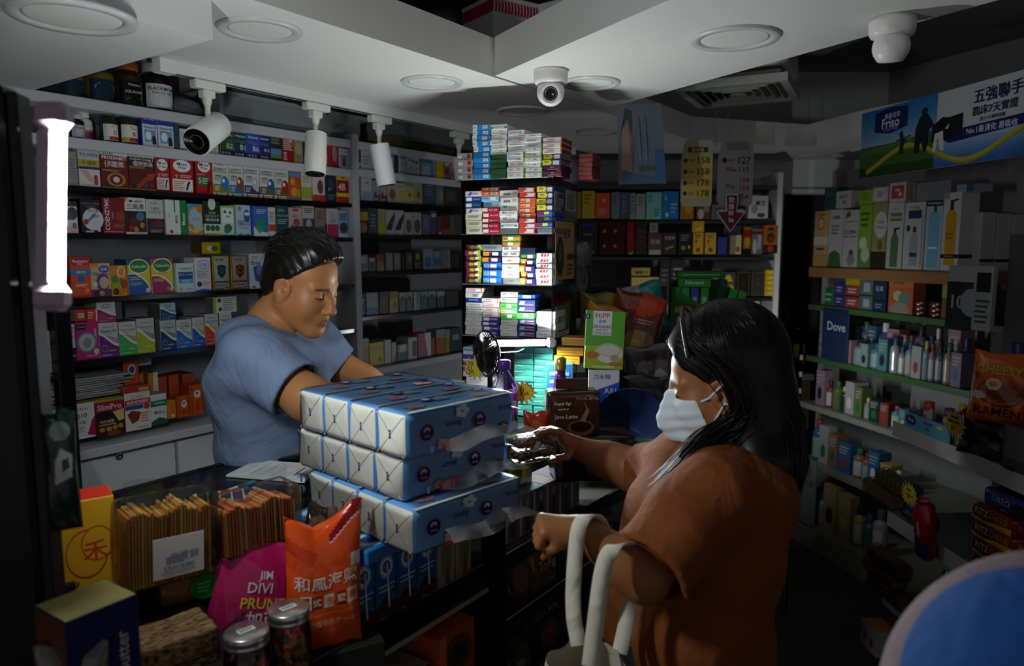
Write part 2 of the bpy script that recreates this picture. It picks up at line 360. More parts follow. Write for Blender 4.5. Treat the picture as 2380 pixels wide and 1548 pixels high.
# LED emergency lamps: two in view and one added unseen, each with its own light
def led_bar(label, loc, rot, e):
    o = root('lamp', label, 'lamp', loc, rot, 'LED emergency bar lamps')
    m = MB(); m.box(-.0105, .0105, -.0155, .008, -.085, .085, 'cdb8cc', .003); m.box(-.015, .015, -.033, .012, -.116, -.086, 'cbb2c8', .008); m.box(-.015, .015, -.033, .012, .086, .116, 'cbb2c8', .008)
    m.build('housing', 'plastic', o)
    mt = bpy.data.materials.new('led_glow'); mt.use_nodes = True; n = mt.node_tree; n.nodes.remove(n.nodes['Principled BSDF'])
    em = n.nodes.new('ShaderNodeEmission'); em.inputs[0].default_value = (.91, 1, .99, 1); em.inputs[1].default_value = e; n.links.new(em.outputs[0], n.nodes['Material Output'].inputs[0])
    MATS['led'+str(e)] = mt
    MB().tube([(0, -.0215, -.0855), (0, -.0215, .0855)], .0056, 'fff', 16).build('light_strip', 'led'+str(e), o)
    MB().tube([(.018, .006, .02), (.027, .006, 0), (.03, .008, -.05), (.02, .01, -.1)], .0015, 'ddd', 6).build('hanging_loop', 'plastic', o)
    return o
# ------------------------------------------------------------ the tall wall shelves behind the shopkeeper
WS = -2.32
O1 = UW(0, WS)
def bay(name, label, u0, u1, zs, tops, cat='shelf unit'):
    o = root(name, label, cat, O1, (0, 0, RZ1))
    MB().box(u0, u1, .29, .305, 1.135 if u0 > 2 else 1.043, 2.5, '8b8b94').build('back_panel', 'paint', o)
    for i, z in enumerate(zs):
        if tops[i] == 'w': MB().box(u0, u1, 0, .29, z-.032, z, 'c4c4cc', .002).build('shelf', 'paint', o)
        else:
            m = MB(); m.box(u0, u1, .004, .29, z-.014, z, '1c1e20', .001); m.box(u0, u1, 0, .004, z-.015, z+.001, '0a0b0c', .0005); m.build('shelf', 'gloss', o)
    return o
Z1 = [2.093, 1.974, 1.833, 1.693, 1.501, 1.311]; Z2 = [2.093, 1.98, 1.85, 1.706, 1.545, 1.357, 1.134]
b1 = bay('wall_shelf', 'tall grey wall shelving with white and black shelves behind the shopkeeper', .60, 2.13, Z1, 'wwkkkk')
MB().box(2.128, 2.164, -.01, .29, 1.135, 2.12, 'b4b4be', .003).build('divider', 'paint', b1)
b2 = bay('wall_shelf', 'dim second bay of wall shelving between the white divider and box tower', 2.164, 3.6, Z2, 'wwkkkkk')
MB().box(3.6, 3.63, 0, .29, 1.135, 2.12, '9a9aa4').build('side_panel', 'paint', b2)
# base cabinet
bc = root('base_cabinet', 'low white cabinet with a round lock under the wall shelving', 'cabinet', O1, (0, 0, RZ1))
MB().box(.90, 2.128, -.02, .285, 1.012, 1.041, 'bcbcc4', .003).build('worktop', 'paint', bc)
MB().box(.90, 2.128, .02, .285, .0, 1.011, '75757c').build('carcass', 'paint', bc)
for a, b, l in ((.905, 1.305, 1), (1.315, 1.72, 0), (1.73, 2.12, 0)):
    d = MB().box(a, b, -.006, .019, .1, 1.0, 'c6c6ce', .002).build('door', 'paint', bc)
    if l:
        q = PW(277, 1060, WS+.007); u = q.x*D1[0]+q.y*D1[1]
        m = MB(); m.lathe([(.011, 0), (.012, .004), (.0105, .006), (.004, .006), (.004, .003), (0, .003)], '777a80', 20); k = m.build('lock', 'metal', d, (u, -.006, q.z), (math.pi/2, 0, 0))
bc2 = root('base_cabinet', 'low grey cabinet in shadow under the second shelving bay', 'cabinet', O1, (0, 0, RZ1))
MB().box(2.166, 3.6, -.02, .285, 1.10, 1.13, 'bcbcc4', .003).build('worktop', 'paint', bc2)
MB().box(2.166, 3.6, 0, .285, .0, 1.099, 'a2a2aa', .002).build('carcass', 'paint', bc2)

# package fronts that come again and again
MACRO['V'] = lambda c, code: f't 50 90 62 9 777 Dr.Green;r 0 0 100 80 {c};t 50 69 84 13 w Vitamin;p 888 10 54 35 58 60 52 90 56 90 54 60 50 35 56 10 52;p 888 10 48 35 52 60 46 90 50 90 48 60 44 35 50 10 46;t 70 32 50 17 w {code};r 0 0 100 17 n;c 18 8 9 5 88a;c 42 8 9 5 88a;c 66 8 9 5 88a'
MACRO['G'] = lambda t, c, oc: f't 45 92 50 8 777 Biogreen;r 46 93 54 94 c22;r 49 91 51 97 c22;t 45 80 86 7 665 GERMANY;t 45 72 84 7 665 {t};t 30 60 46 7 444 健康素;l 8 46 52 56 4 888;r 0 12 100 36 {c};l 8 16 40 32 3 w;c 72 42 24 19 {oc};c 80 30 13 11 {oc};c 64 47 9 6 fff4;c 14 6 5 4 222;c 18 6 5 4 c33;c 86 6 8 6 774;l 26 4 70 9 2 999'.replace('fff4', 'eee')
MACRO['H'] = lambda c, c2, *t: f't 50 88 52 8 666 Herwood;t 50 76 84 10 445 {" ".join(t)};l 14 66 70 71 1 999;p {c2} 0 0 100 0 100 52 70 58 40 64 0 66;p {c} 0 0 100 0 100 30 72 37 45 50 20 63 0 68;p w 0 66 20 61 45 48 72 35 100 28 100 36 72 43 45 56 20 69 0 74;c 26 26 14 10 aab;c 26 26 12 8.5 {c};l 10 4 60 9 1 ccc;l 46 16 84 21 1 ccc'
MACRO['MF'] = lambda t='': f'c 50 74 41 17 777;c 50 74 38 15.5 eee;t 50 79 56 9 k Move;t 50 70 52 8 k Free;r 6 8 94 40 {"e8e4d8" if not t else t};l 10 12 60 36 5 b55;t 24 45 20 10 w 7;l 40 43 90 52 2 ecc;p k 62 12 70 12 76 24 84 34 76 36 70 30'
MACRO['W'] = lambda c, t: f'l 12 78 88 92 3 888;t 50 66 80 10 {c} {t};c 50 38 26 20 {c};c 50 38 20 15 ccc;l 12 6 88 20 3 999'
MACRO['X'] = lambda c, c2: f'r 8 70 92 92 {c};l 14 74 86 88 2 w;c 50 42 30 20 {c2};l 12 6 88 20 3 {c}'
MACRO['Z'] = lambda c, c2: f'l 12 80 80 92 2 {c};p {c} 0 0 100 0 100 34 50 52 0 40;c 62 46 22 16 {c2};l 12 6 70 16 2 w'
def row(zs, where, group, lines, w=-2.338, name='medicine_box', cat='box', dep=(.05, .09), fin='card', rnd=True):
    out = []; rg = random.Random(where)
    for i, ln in enumerate(x for x in lines.strip().split('\n') if x.strip()):
        q = [z.strip() for z in ln.split('|')]; x0, x1, yt = [float(z) for z in q[0].split()]
        base, side = (q[1].split(',')+[None])[:2]; look = q[2]; art = q[3] if len(q) > 3 else ''; op = q[4] if len(q) > 4 else ''
        a = PW(x0, yt+40, w); b = PW(x1, yt+40, w); ua = a.x*D1[0]+a.y*D1[1]; ub = b.x*D1[0]+b.y*D1[1]
        z = zs; ww = w
        for o in op.split():
            if o[0] == 'z': z = PW((x0+x1)/2, float(o[1:]), w).z
            if o[0] == 'w': ww = w+float(o[1:])
        h = PW((x0+x1)/2, yt, w).z-z; u = (ua+ub)/2; p = UW(u, ww, z+.0005); wd = ub-ua-.0012
        lab = f'{look}, {ORD[i+1]} along {where}'
        d = rg.uniform(*dep); dz = rg.uniform(-.02, .02) if rnd else 0
        if 'B' in op.split():
            cols = side.split('/'); r = wd/2
            c = UW(u, ww-r-.004, z+.0005); o = bottle('medicine_bottle', lab, 'bottle', c, RZ1, r, h, base, cols[0], art, cols[1], group)
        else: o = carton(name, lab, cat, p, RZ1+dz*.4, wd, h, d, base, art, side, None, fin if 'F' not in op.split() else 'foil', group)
        out.append((o, u, z, h, wd))
    return out
SEC = 'the top white shelf behind the shopkeeper'
row(Z1[0], 'the topmost shelf under the ceiling', 'large bottles on the topmost shelf', '''
98 142 165|141414|small dark box
147 208 150|6a5a2a,222/243048|clear jar of gold capsules with navy label|l 10 20 90 80 4 678|B
213 280 142|6a5a2a,1a2430/20344a|gold capsule jar with dark blue label|c 50 60 34 26 68a;l 20 12 80 30 2 789|B
282 344 142|3a2a18,a4481c/1a1816|squalene jar with orange lid and black label|t 50 84 60 12 ccc Vitamins;t 50 52 86 14 ddd SQUALENE;l 20 30 80 40 2 888;c 50 18 30 12 444|B
346 415 146|1c1614,c4c4c4/d6dada|big brown fish oil bottle, white cap|p t 0 0 100 0 100 46 60 34 0 22;t 50 80 88 15 234 BLACKMORES;t 48 62 70 11 777 FISH OIL 1000;l 8 46 40 54 2 888;r 74 6 92 22 bbb|B
''')
row(Z1[1], 'the upper white shelf', 'bottles and vitamin boxes on the upper white shelf', '''
132 168 250|b8a8a4,c8a8a4/d8d4d0|pale pink bottle with maroon tag|r 30 74 82 88 722;l 20 14 80 60 6 999|B
170 205 265|15131a,cfcfcf/b8b8c0|small dark bottle, white cap|t 50 76 84 12 333 BLACKMORES;l 16 14 80 62 5 777;p c8a 40 0 100 30 100 0|B
189 241 256|d8d6d2,dedcd8/d8d6d2|wide white bottle with red coenzyme label|t 50 86 84 9 444 Healthy Care;r 0 4 100 64 b21c38;t 50 54 84 11 w CoENZYME Q10;t 40 40 50 9 w 200mg;l 10 10 80 30 3 eaa|B w-.035
244 283 255|15301f,1f6a3c/e0e0d8|dark green bottle, red letter D|c 60 84 18 10 e82;l 30 64 90 76 2 888;t 62 46 34 24 b12 D;r 30 4 100 24 b23|B
286 330 254|15301f,1f6a3c/e0e0d8|dark green bottle, red letter B|c 60 86 18 10 e82;t 60 76 60 9 264 Jamieson;t 60 48 34 24 b12 B;r 0 4 36 26 ca3;r 36 4 100 26 b23|B
331 366 268|d4d8de,2436a0|blue topped white box marked Vitamin B2|r 0 70 100 100 2436a0;t 50 87 70 10 ccd Dr. MAX;t 50 61 86 9 236 Vitamin B2;r 12 14 88 53 6f9ad0;c 38 34 20 14 e6ecf0;p 222 62 8 90 8 88 26 76 38 62 30
367 404 271|d4d8de,2436a0|blue topped white box marked Vitamin B6|r 0 70 100 100 2436a0;t 50 87 70 10 ccd Dr. MAX;t 50 61 86 9 236 Vitamin B6;r 12 14 88 53 6f9ad0;c 38 34 20 14 e6ecf0;p 222 62 8 90 8 88 26 76 38 62 30
405 418 276|345,456|dark grey box, mostly hidden
419 446 300|d2d2ce|white box with blue water drop|c 66 22 24 20 7bd;l 12 60 88 86 4 999;r 0 0 100 8 346
447 478 300|b43a48|red box with heart mark|c 60 58 30 26 ddd;c 60 58 16 15 b23;r 0 0 100 26 c66
479 508 293|d9d6cc|white box with brown liver, red band|r 0 86 100 100 c32;r 0 78 100 86 ca4;t 50 68 84 10 433 適肝王;p 7a3a2a 12 46 34 56 80 52 92 48 62 38 46 24 20 20;l 20 6 90 22 3 999
511 543 291|d8d6d0|green vitamin box marked B2|@V,2f5a2a,B2
543 573 295|d8d6d0|teal vitamin box marked B1|@V,12464e,B1
573 603 298|d8d6d0|bright blue vitamin box marked B6|@V,1f4fb4,B6
603 627 302|d8d6d0|violet vitamin box marked B12|@V,2c2a78,B12
628 655 310|27352a|dark green box with meadow picture|l 10 60 90 90 4 798;r 4 10 96 44 5a8ac0;r 4 10 96 24 5a8a3a
656 682 308|93211a|orange and maroon zebra striped box|r 0 84 100 100 d2642a;p d2642a 50 84 100 84 100 50;l 10 40 90 76 6 ddd;l 10 6 40 34 6 dcc
684 705 322|8d8163|tan box with round seal|c 50 56 36 24 a79a78;l 14 20 86 36 2 665
707 727 332|1d2a66|dark blue box half behind the spotlight|l 14 30 86 80 4 99b
728 746 330|cfd0d6|white box with blue foot|r 0 0 100 24 236;l 10 34 90 90 6 888
747 764 328|c21f48|red box with silver swoosh|p ccc 30 0 70 0 80 40 60 100 30 100 60 50
765 787 329|b82a44|red box showing a figure|c 56 54 26 30 c98;r 0 0 100 14 934
788 809 326|d6d6da|violet topped box with runners|r 0 70 100 100 3a2f74;t 50 60 80 9 236 Vitamin B12;r 12 10 88 48 889;p 222 40 8 60 8 60 36 44 40
''')
row(Z1[2], 'the second white shelf', 'boxes on the second white shelf', '''
152 180 352|8f9298|plain grey white box|l 14 20 86 80 7 777
182 232 349|d2d2d0,b4b4b4|silver box with bare foot picture|r 0 76 100 100 b8bac0;t 48 87 84 15 26377a TO SPAN;r 0 56 100 74 b3a53a;t 50 65 88 11 333 優復健;r 0 48 100 55 2a3a80;p d2a890 4 46 40 46 66 22 60 12 40 20 16 40;c 78 26 10 8 a33;c 78 14 10 8 a33
233 298 350|6d1a20|dark red diabetes box|r 0 86 100 100 cfcfcc;t 26 93 44 8 384 VITA;t 26 88 44 6 384 WINNER;r 0 76 100 86 8a1a22;t 50 80 88 9 eee PRODIABET;t 50 64 74 17 dcc 健醣樂;l 8 44 70 50 2 7a8;c 54 24 34 18 a8842a;c 54 24 24 14 7a1c24;c 54 24 12 8 dcc;c 12 10 9 6 433;r 0 0 100 4 b98a3a
299 360 354|5a1c18|dark red Omega box with artery picture|r 0 86 100 100 c9c9c6;t 26 92 44 8 384 VITA;r 0 62 100 86 2b2022;t 50 80 90 9 ddd CoQ10+Omega 3;t 54 69 76 13 dcc 德國脈通;r 0 56 60 62 8a6a2a;p 9c3a24 0 12 30 16 70 42 100 50 100 40 72 26 30 2 0 0;c 16 10 11 8 222;c 84 14 9 6 922;c 62 12 8 6 347;c 80 36 14 9 b33;r 0 0 100 4 b98a3a
361 394 361|a3161f,851018|slim red box with white oval|@MF,d2d0cc|z448
396 450 363|b3121f,8b0d17|wide red box with silver oval|@MF|z453
455 494 369|b4141f,8b0d17|red box with green panel|c 50 78 40 17 777;c 50 78 37 15 eee;t 50 83 58 9 k Move;t 50 74 54 8 k Free;t 30 56 44 5 w ADVANCED;r 6 26 78 52 1f6a38;t 22 40 20 16 w 5;l 36 30 72 48 3 cec;p 3a1512 60 6 70 6 78 22 90 34 80 40 66 30|z454
495 532 377|d4d4d0|white box with blue organ, prostate|@G,PROSTRO,8a7a20,2a72c0|z458
533 566 379|d4d4d0|white box with brown pancreas|@G,PREANRO,2a6a92,8a4a26|z460
567 604 381|d4d4d0|white box with grey crystal|@G,PROTEINPRO,3a3468,b8bcc4|z461
605 638 385|d4d4d0|white box with blue kidney|@G,STENNRO,6a5a30,2c5a9a|z463
639 671 389|d4d4d0|white box with red liver|@G,CITLEARO,74542c,a2271c|z465
672 700 396|bb4a22|orange box with fruit and blue foot|r 0 92 100 100 b24;r 0 78 100 92 58b;c 30 62 20 12 d92;c 64 48 24 16 c52;c 40 28 26 16 e83;c 76 24 18 14 8a3;r 0 0 100 8 58b
701 725 402|c9c6b0|yellow green box with white top|r 0 10 100 50 a2a53a;l 10 66 90 90 4 886
727 756 402|cfc9c6|white box with red heart|c 60 52 24 24 7a3a38;r 10 86 60 96 3a5a3a;r 0 0 100 24 b33
758 781 404|1b2840|dark blue box with gold seal|c 50 62 30 22 30435e;c 30 46 8 6 a8a24a;l 14 10 86 30 3 678
783 811 405|c2961f|yellow and red box marked 4B|r 0 80 100 100 d9ab24;t 50 89 70 10 522 4B;r 0 36 100 78 8a2a20;t 40 56 62 24 dcc 4B;r 0 24 100 34 d8c030;r 0 0 100 22 a22
''')
row(Z1[3], 'the third shelf', 'boxes on the third shelf', '''
150 181 468|d6d6d6,aaa|white box with black mouse picture|r 0 84 100 100 333;c 60 62 40 20 3a4a50;c 30 54 30 12 4a5a60;t 40 44 80 7 667 CAPSULES;r 0 0 100 22 d8b0b0;c 72 24 16 10 866
187 235 463|161826|black box with blue knee x-ray|t 50 87 88 9 889 PURINAL FORTE;t 50 78 44 7 889 TABLETS;c 60 42 52 32 ccd;c 62 42 50 30 cdd2d8;p 3f8ac0 20 24 60 46 80 60 66 60 40 44 14 34;c 24 34 12 8 b22;t 62 66 60 9 a33 健之痛;l 52 46 92 56 3 345;r 20 4 60 9 bbb;c 86 12 9 6 ccd
238 291 460|7d1622|maroon coenzyme box|T 20 54 20 86 e8dcdc COENZYME;T 44 52 8 60 c99 強效輔酶;c 76 50 22 14 9a3038;l 46 18 96 28 3 c64;l 6 4 90 9 1 d88
290 339 460|2c1618|white topped black box with gold writing|r 0 64 100 100 d8d8d4;p d26a1c 0 84 0 100 18 100;r 22 88 38 93 222;t 66 90 42 8 444 德國配方;t 50 76 82 16 3a3018 三高清;c 42 34 22 14 5a1c1c;c 72 50 20 12 367a96;c 80 26 12 8 a8842a;c 50 14 12 8 a8842a;c 26 18 14 9 822;r 0 0 100 7 d0d0cc;t 68 4 50 5 333 60 CAPSULES
340 381 464|c6c6c4,999|white topped dark red heart box|t 50 88 46 9 778 Biogreen;r 52 88 56 96 c22;t 50 74 84 9 555 三高丸;l 10 60 90 68 2 888;r 0 0 100 46 3a1216;c 40 26 14 10 22306e;c 70 30 20 12 71c1f;l 20 6 90 16 2 b88'.replace('71c1f','711c1f')
385 434 465|d8dcd6|white and green box, vertical writing|r 68 0 100 100 1f7a3c;T 84 46 16 50 e8f0e8 Mecol;r 40 64 46 100 1f7a3c;T 50 44 12 50 333 美特固;c 24 10 8 5 b12;T 16 56 6 70 888 美國配方
437 472 474|4f96c4|blue and yellow box with orange sun|c 50 52 46 38 e0a62a;c 50 52 38 32 8fc0d8;t 50 52 58 14 b87a20 益生菌;c 78 84 20 12 d87018;c 20 26 14 10 d87018;r 0 0 100 7 d8723a;p dcc12c 0 30 30 14 100 30 100 22 50 7 0 16
473 513 468|133026|dark green spirulina box|c 50 92 22 18 d8d8cc;t 50 66 80 7 bb4 乳酸菌;t 50 57 82 12 e0e4dc スピルリナ;t 50 46 78 10 d8dcd4 腸内益生菌;r 0 6 100 34 ccd0c8;c 22 22 14 9 263;c 50 22 14 9 263;c 78 22 14 9 263;r 0 0 100 5 a8a42a
514 545 479|bcd8c6|pale green box with leaf|r 0 94 100 100 8fc23a;r 6 44 94 92 dfe6e0;c 30 80 10 5 264;c 70 78 10 5 264;t 50 64 70 6 365 平胃散;c 50 26 30 14 2f6a4e;c 40 18 22 10 2f7a56;r 0 0 100 4 2a7a3a
549 583 477|b4c8dc|pale blue algae box with owl|c 74 66 22 20 1f5fb0;c 66 72 8 6 eee;c 82 72 8 6 eee;c 24 88 12 8 888;t 50 48 88 8 345 ALGAE DHA;t 50 39 88 9 2a4a80 OMEGA3;l 16 22 84 32 2 789;p 2a5fa8 0 3 24 8 50 4 78 8 100 3 100 0 0 0
585 623 479|2950a8|blue box with green leaf wave|r 10 0 100 96 3a6cc4;l 30 74 92 90 3 ccd;c 58 40 34 20 2c8a7a;c 40 22 26 14 3aa06a;p dde4ec 10 0 60 0 30 20 10 34;p e4e8ec 30 0 100 0 100 12 60 16
624 641 482|d2d0cc|white and orange slim box|r 0 18 100 42 c4521f;l 10 50 90 86 5 888
642 671 478|1c4c50|dark teal calcium box|t 40 84 60 10 9bb GFH;t 50 68 88 9 9bb CALCIUM;l 10 40 90 58 3 9bb;p 3a8a4a 60 0 100 0 100 56 86 22;c 20 10 12 8 3a7ab0
672 703 483|c0a8a4|pink box with purple thistle|r 30 88 70 96 a34;t 50 72 76 8 944 護肝丸;c 56 50 26 14 a04a50;r 0 0 100 30 3a5a44;c 22 30 18 12 7a5aa0;c 64 20 12 8 c56a6a
704 731 479|b4b8b4|white box with stone tower|l 10 76 90 94 3 555;r 0 0 100 60 3c4c50;c 50 40 24 18 9ab;c 50 18 34 14 678
733 756 483|8f7a72|beige box with blue foot|l 16 60 84 90 4 544;r 0 0 100 36 3a5280
761 786 485|c8b8bc|white and pink box|r 0 0 100 46 b22a58;c 54 70 30 18 aab;l 20 50 80 60 2 867
787 810 489|7d9cc0|blue and white box|l 14 62 86 88 4 235;c 50 36 40 20 334;r 0 0 100 12 ccd
'''.replace("'.replace('71c1f','711c1f')", '').replace('71c1f', '711c1f'))
row(Z1[4], 'the fourth shelf', 'boxes on the fourth shelf', '''
163 212 598|d5502e,b2402a|orange red vitamin box with blue band|r 6 80 94 99 b21f3c;t 50 90 72 9 eee Redoxon;t 50 83 34 5 ecc 維多C;r 0 56 100 70 3a78b8;t 50 63 50 9 cde 3重功效;p 2f62b0 34 50 42 55 58 55 66 50 66 42 58 38 42 38 34 42;l 22 26 80 34 3 fca;c 76 18 12 6 e8863a;r 0 0 100 6 b8301f
210 258 612|c8b48a|gold and violet Vitamin C box|r 0 88 40 100 d88a1c;c 68 82 26 11 4a3a9a;t 68 82 34 11 eee 500;t 50 68 90 11 333a80 Vitamin;c 60 42 34 26 5a3a8a;c 66 42 24 18 c8b48a;r 78 34 100 50 c8b48a;t 22 38 30 14 eee 維;r 0 0 100 22 5a3a6a;c 28 10 14 8 223;c 52 10 14 8 d8842a
258 296 617|d9862a|orange vitamin C box with fruit|c 64 78 26 20 d8d0c0;c 66 78 18 14 d9862a;c 24 54 22 14 5a7a3a;c 62 40 12 22 5a7a2a;c 80 38 18 16 a8343a;c 34 30 26 14 8ab03a;c 62 12 22 12 d8701c;c 28 14 18 12 333;r 0 0 100 3 e8b03a
297 350 603|d8c630|yellow and blue probiotic box with oval|r 0 84 100 100 2a4a6a;c 50 80 44 21 eee;c 50 80 40 18 2b7a30;t 50 80 66 10 eee Culturelle;p e8e8e8 0 62 30 62 60 52 84 36 100 16 100 8 0 8;p 2a56a0 0 58 30 58 58 48 80 32 100 10 100 0 0 0;l 8 40 60 52 2 cc4;l 8 26 60 36 2 9bd;c 86 12 10 7 ccd
352 403 601|d8c630|yellow and pink kids probiotic box|r 0 82 100 100 b8286a;c 50 80 44 21 eee;c 50 80 40 18 2b7a30;t 50 80 66 10 eee Culturelle;t 52 63 40 10 c2283a Kids;p e8e8e8 0 54 30 54 60 46 84 32 100 14 100 8 0 8;p a8286a 0 50 30 50 58 42 80 28 100 8 100 0 0 0;l 8 34 60 44 2 cc4;c 74 14 8 6 5a5;c 88 12 6 7 cc3
410 452 612|ccd8e0|white box with blue and cyan panel|t 54 82 66 14 2a7a9a HealthAid;r 12 44 92 70 1f4a9a;t 52 60 70 9 eee ビフィーナ;r 12 32 92 46 3aa0c8;l 30 34 80 44 2 cde;c 22 12 9 6 b8c83a;l 50 8 92 14 1 888
453 491 599|d6d8dc|white immunity box with blue cloud outline|c 54 80 36 13 3a5ad0;c 54 80 33 11 ccd8e8;t 54 81 42 6 3a4ab0 O-NiB;t 54 76 44 5 3a4ab0 immunity;l 12 38 90 66 6 889;c 24 22 15 8 334;l 46 16 90 30 3 889;p 3a5ad0 0 0 100 0 100 5 50 8 0 4
494 535 594|b98a1f,8a6416|gold box with green brain shield|r 8 3 92 97 d8d8d0;t 40 88 56 9 485 腦活素;p 2f5f36 26 70 50 74 76 70 72 46 50 34 30 46;c 50 56 16 10 3a6a9a;r 8 22 92 27 4a8a5a;l 14 12 80 18 1 888;r 70 6 84 9 222;r 8 3 60 6 3a7a4a|F
537 577 594|b98a1f,8a6416|gold box with red kidney shield|r 8 3 92 97 d8d4cc;t 40 88 56 9 b43 消石素;p b8321f 26 70 50 74 76 70 72 46 50 34 30 46;c 50 57 14 11 d8902a;c 52 57 9 8 8a2a1c;r 8 22 92 27 c8503a;l 14 12 80 18 1 888;r 70 6 84 9 222;r 8 3 60 6 c8503a|F
581 618 590|c4ccd8|white box with blue head silhouette|t 40 74 60 12 334 Brain;p 2a5aa8 20 62 60 68 96 60 96 10 60 6 56 18 30 24 26 40;c 62 52 24 14 5a8ac8;l 12 84 50 94 2 778;r 10 3 30 8 333
620 652 588|d4d0cc|white box with red tag|c 20 66 12 16 8a6a3a;t 50 58 70 9 333 靈芝;c 74 30 22 12 a22;l 20 8 80 20 2 999
''')
row(Z1[5], 'the fifth shelf', 'boxes on the fifth shelf', '''
153 176 754|c4c0be|slim white box with dark red foot|l 14 60 86 94 4 666;t 60 70 40 8 a82 花;r 0 0 100 36 4a1218;t 54 16 80 10 dcc Clean
176 231 748|b8287a,8a1a5a|magenta box with grey breast emblem|r 0 80 44 94 22301a;t 22 87 38 9 b8b23a LYCOPEN;T 84 64 12 56 e8c8d8 7CINAB;c 46 46 44 28 777a80;c 46 46 36 23 b8b8bc;p 8a8a90 24 44 46 60 66 50 58 34 44 28;c 84 20 11 8 dcc;l 40 6 90 13 2 daa
230 276 750|c6c6ca,7a7a7e|grey box with purple swoosh, liver|@H,6a2a78,a494ac,Liver-H
277 318 748|c8c8c4,7a7a7e|grey box with green swoosh|@H,3fae4a,a89a78,Super Lecithin
318 360 740|c0c0ba,4a4a46|grey box with lime swoosh, joint picture|@H,a8b82a,8a8c7c,Glucosamine
373 410 744|b8c0c0,777|grey box with navy swoosh|@H,1c3a6a,8a8470,Omega 3
411 447 743|c2c6ca,777|grey box with blue swoosh|@H,2a6ab8,9ab0c0,Cal+Mag
448 476 738|c2c6ca,777|grey box with royal blue swoosh|@H,2a50b8,a8b04a,Hyla-Cal+D3
477 509 730|bcbebe,777|grey box with red yellow swoosh|@H,c83a1f,d8b020,HALOPLEX
511 540 726|c6c6ca,777|grey box with crimson swoosh|@H,a81c2c,c0c0c0,Vitamin
''')
row(Z1[5], 'the upper layer of the fifth shelf', 'boxes lying on the fifth shelf row', '''
176 202 720|c8402e,8a8a84|red and white carton, left half|r 30 30 80 70 ddd;l 34 34 76 66 3 444|z747
203 230 718|c8402e|red and white carton, right half|l 10 20 60 80 3 ecc;r 80 0 100 100 ddd|z747
226 270 702|c6c6ca,999|grey box with magenta swoosh, red sticker|@H,a8286a,ccc,Liver-H|z749
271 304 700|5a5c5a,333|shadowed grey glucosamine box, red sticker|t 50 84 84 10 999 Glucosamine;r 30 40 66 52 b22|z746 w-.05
373 410 704|a8c0cc,555|light blue box with navy swoosh|@H,1f4a80,6aa0bc,Omega 3|z743
497 552 690|ccd4c4,6a6a66|white box lying, lime edges|r 0 0 10 100 8fb83a;r 94 0 100 100 8fb83a;c 24 78 9 12 2a5a4a;l 40 10 88 92 7 888;r 20 14 34 34 446|z727
''')
row(Z1[4], 'the upper layer of the fourth shelf', 'boxes on the fourth shelf row', '''
471 514 563|c8a81f,8a7416|shiny yellow capsule box|c 52 46 30 22 e0e0d0;c 66 46 18 22 3a7a3a;r 0 0 100 10 a88a1a|z591 F
''')
row(1.0415, 'the white cabinet top', 'boxes on the white cabinet top', '''
170 222 937|d4d0d0,6a1a20|white heart pill box with red drop|p a8184a 60 10 100 4 100 60 84 50 74 30;t 40 84 66 8 555 力健心丸;t 34 64 56 17 444 Q10;t 40 46 44 10 555 300;l 10 18 52 36 4 888|z1020
222 289 934|3a1a16,7a141c|slimming box with red top band|r 0 74 100 100 a31a2c;t 50 86 86 17 d8d0d0 SlimPro;c 32 62 30 9 1a1010;t 40 44 64 10 d8c8a8 內外夾擊;l 10 32 70 38 1 caa;c 20 22 10 7 a8842a;c 44 22 10 7 a8842a;c 66 24 10 7 a8842a;c 86 26 9 7 a8842a;p d8b87a 60 70 100 76 100 44 80 40;c 60 8 24 8 8a3a1c|z1014
289 350 897|d4cfc6,9a2a26|liver tablet box with red and blue bands|r 0 86 100 100 b22a2c;r 56 88 96 96 b8a03a;t 50 76 80 10 999 Liver;r 0 58 100 70 a8202a;t 50 64 88 9 ecc 美國速效護肝;r 0 48 70 57 334a8a;c 84 52 12 7 b33;p 8a2a20 8 38 24 46 60 40 50 22 24 16;l 60 16 92 40 4 c8843a;l 40 4 90 9 1 888|z1000
350 389 916|d2d4d0,888|white and green stomach medicine box|r 0 60 100 80 1f7a42;t 54 71 70 10 dee WEISEN-U;t 54 40 70 12 633 胃仙-U;p 1f5a48 0 0 100 0 100 14 50 24 0 12|z987
390 411 930|c87a1c,a8501a|small amber orange box|T 64 50 24 70 c3401c 正露丸;c 60 16 18 9 dcc|z973
412 442 920|c8521c,9a3c16|small orange box with trumpet seal|c 56 62 22 18 d8d4d0;p 4a2a2a 46 70 66 70 56 60 56 52;r 12 6 16 94 531;r 84 6 88 94 531;l 30 14 80 36 3 531|z970
442 475 894|c8521c,9a3c16|taller orange box with trumpet seal|c 52 70 24 13 d8d4d0;p 4a2a2a 42 76 64 76 52 68 52 62;r 10 4 14 96 531;r 86 4 90 96 531;T 52 32 20 42 531 正露丸|z965
''')
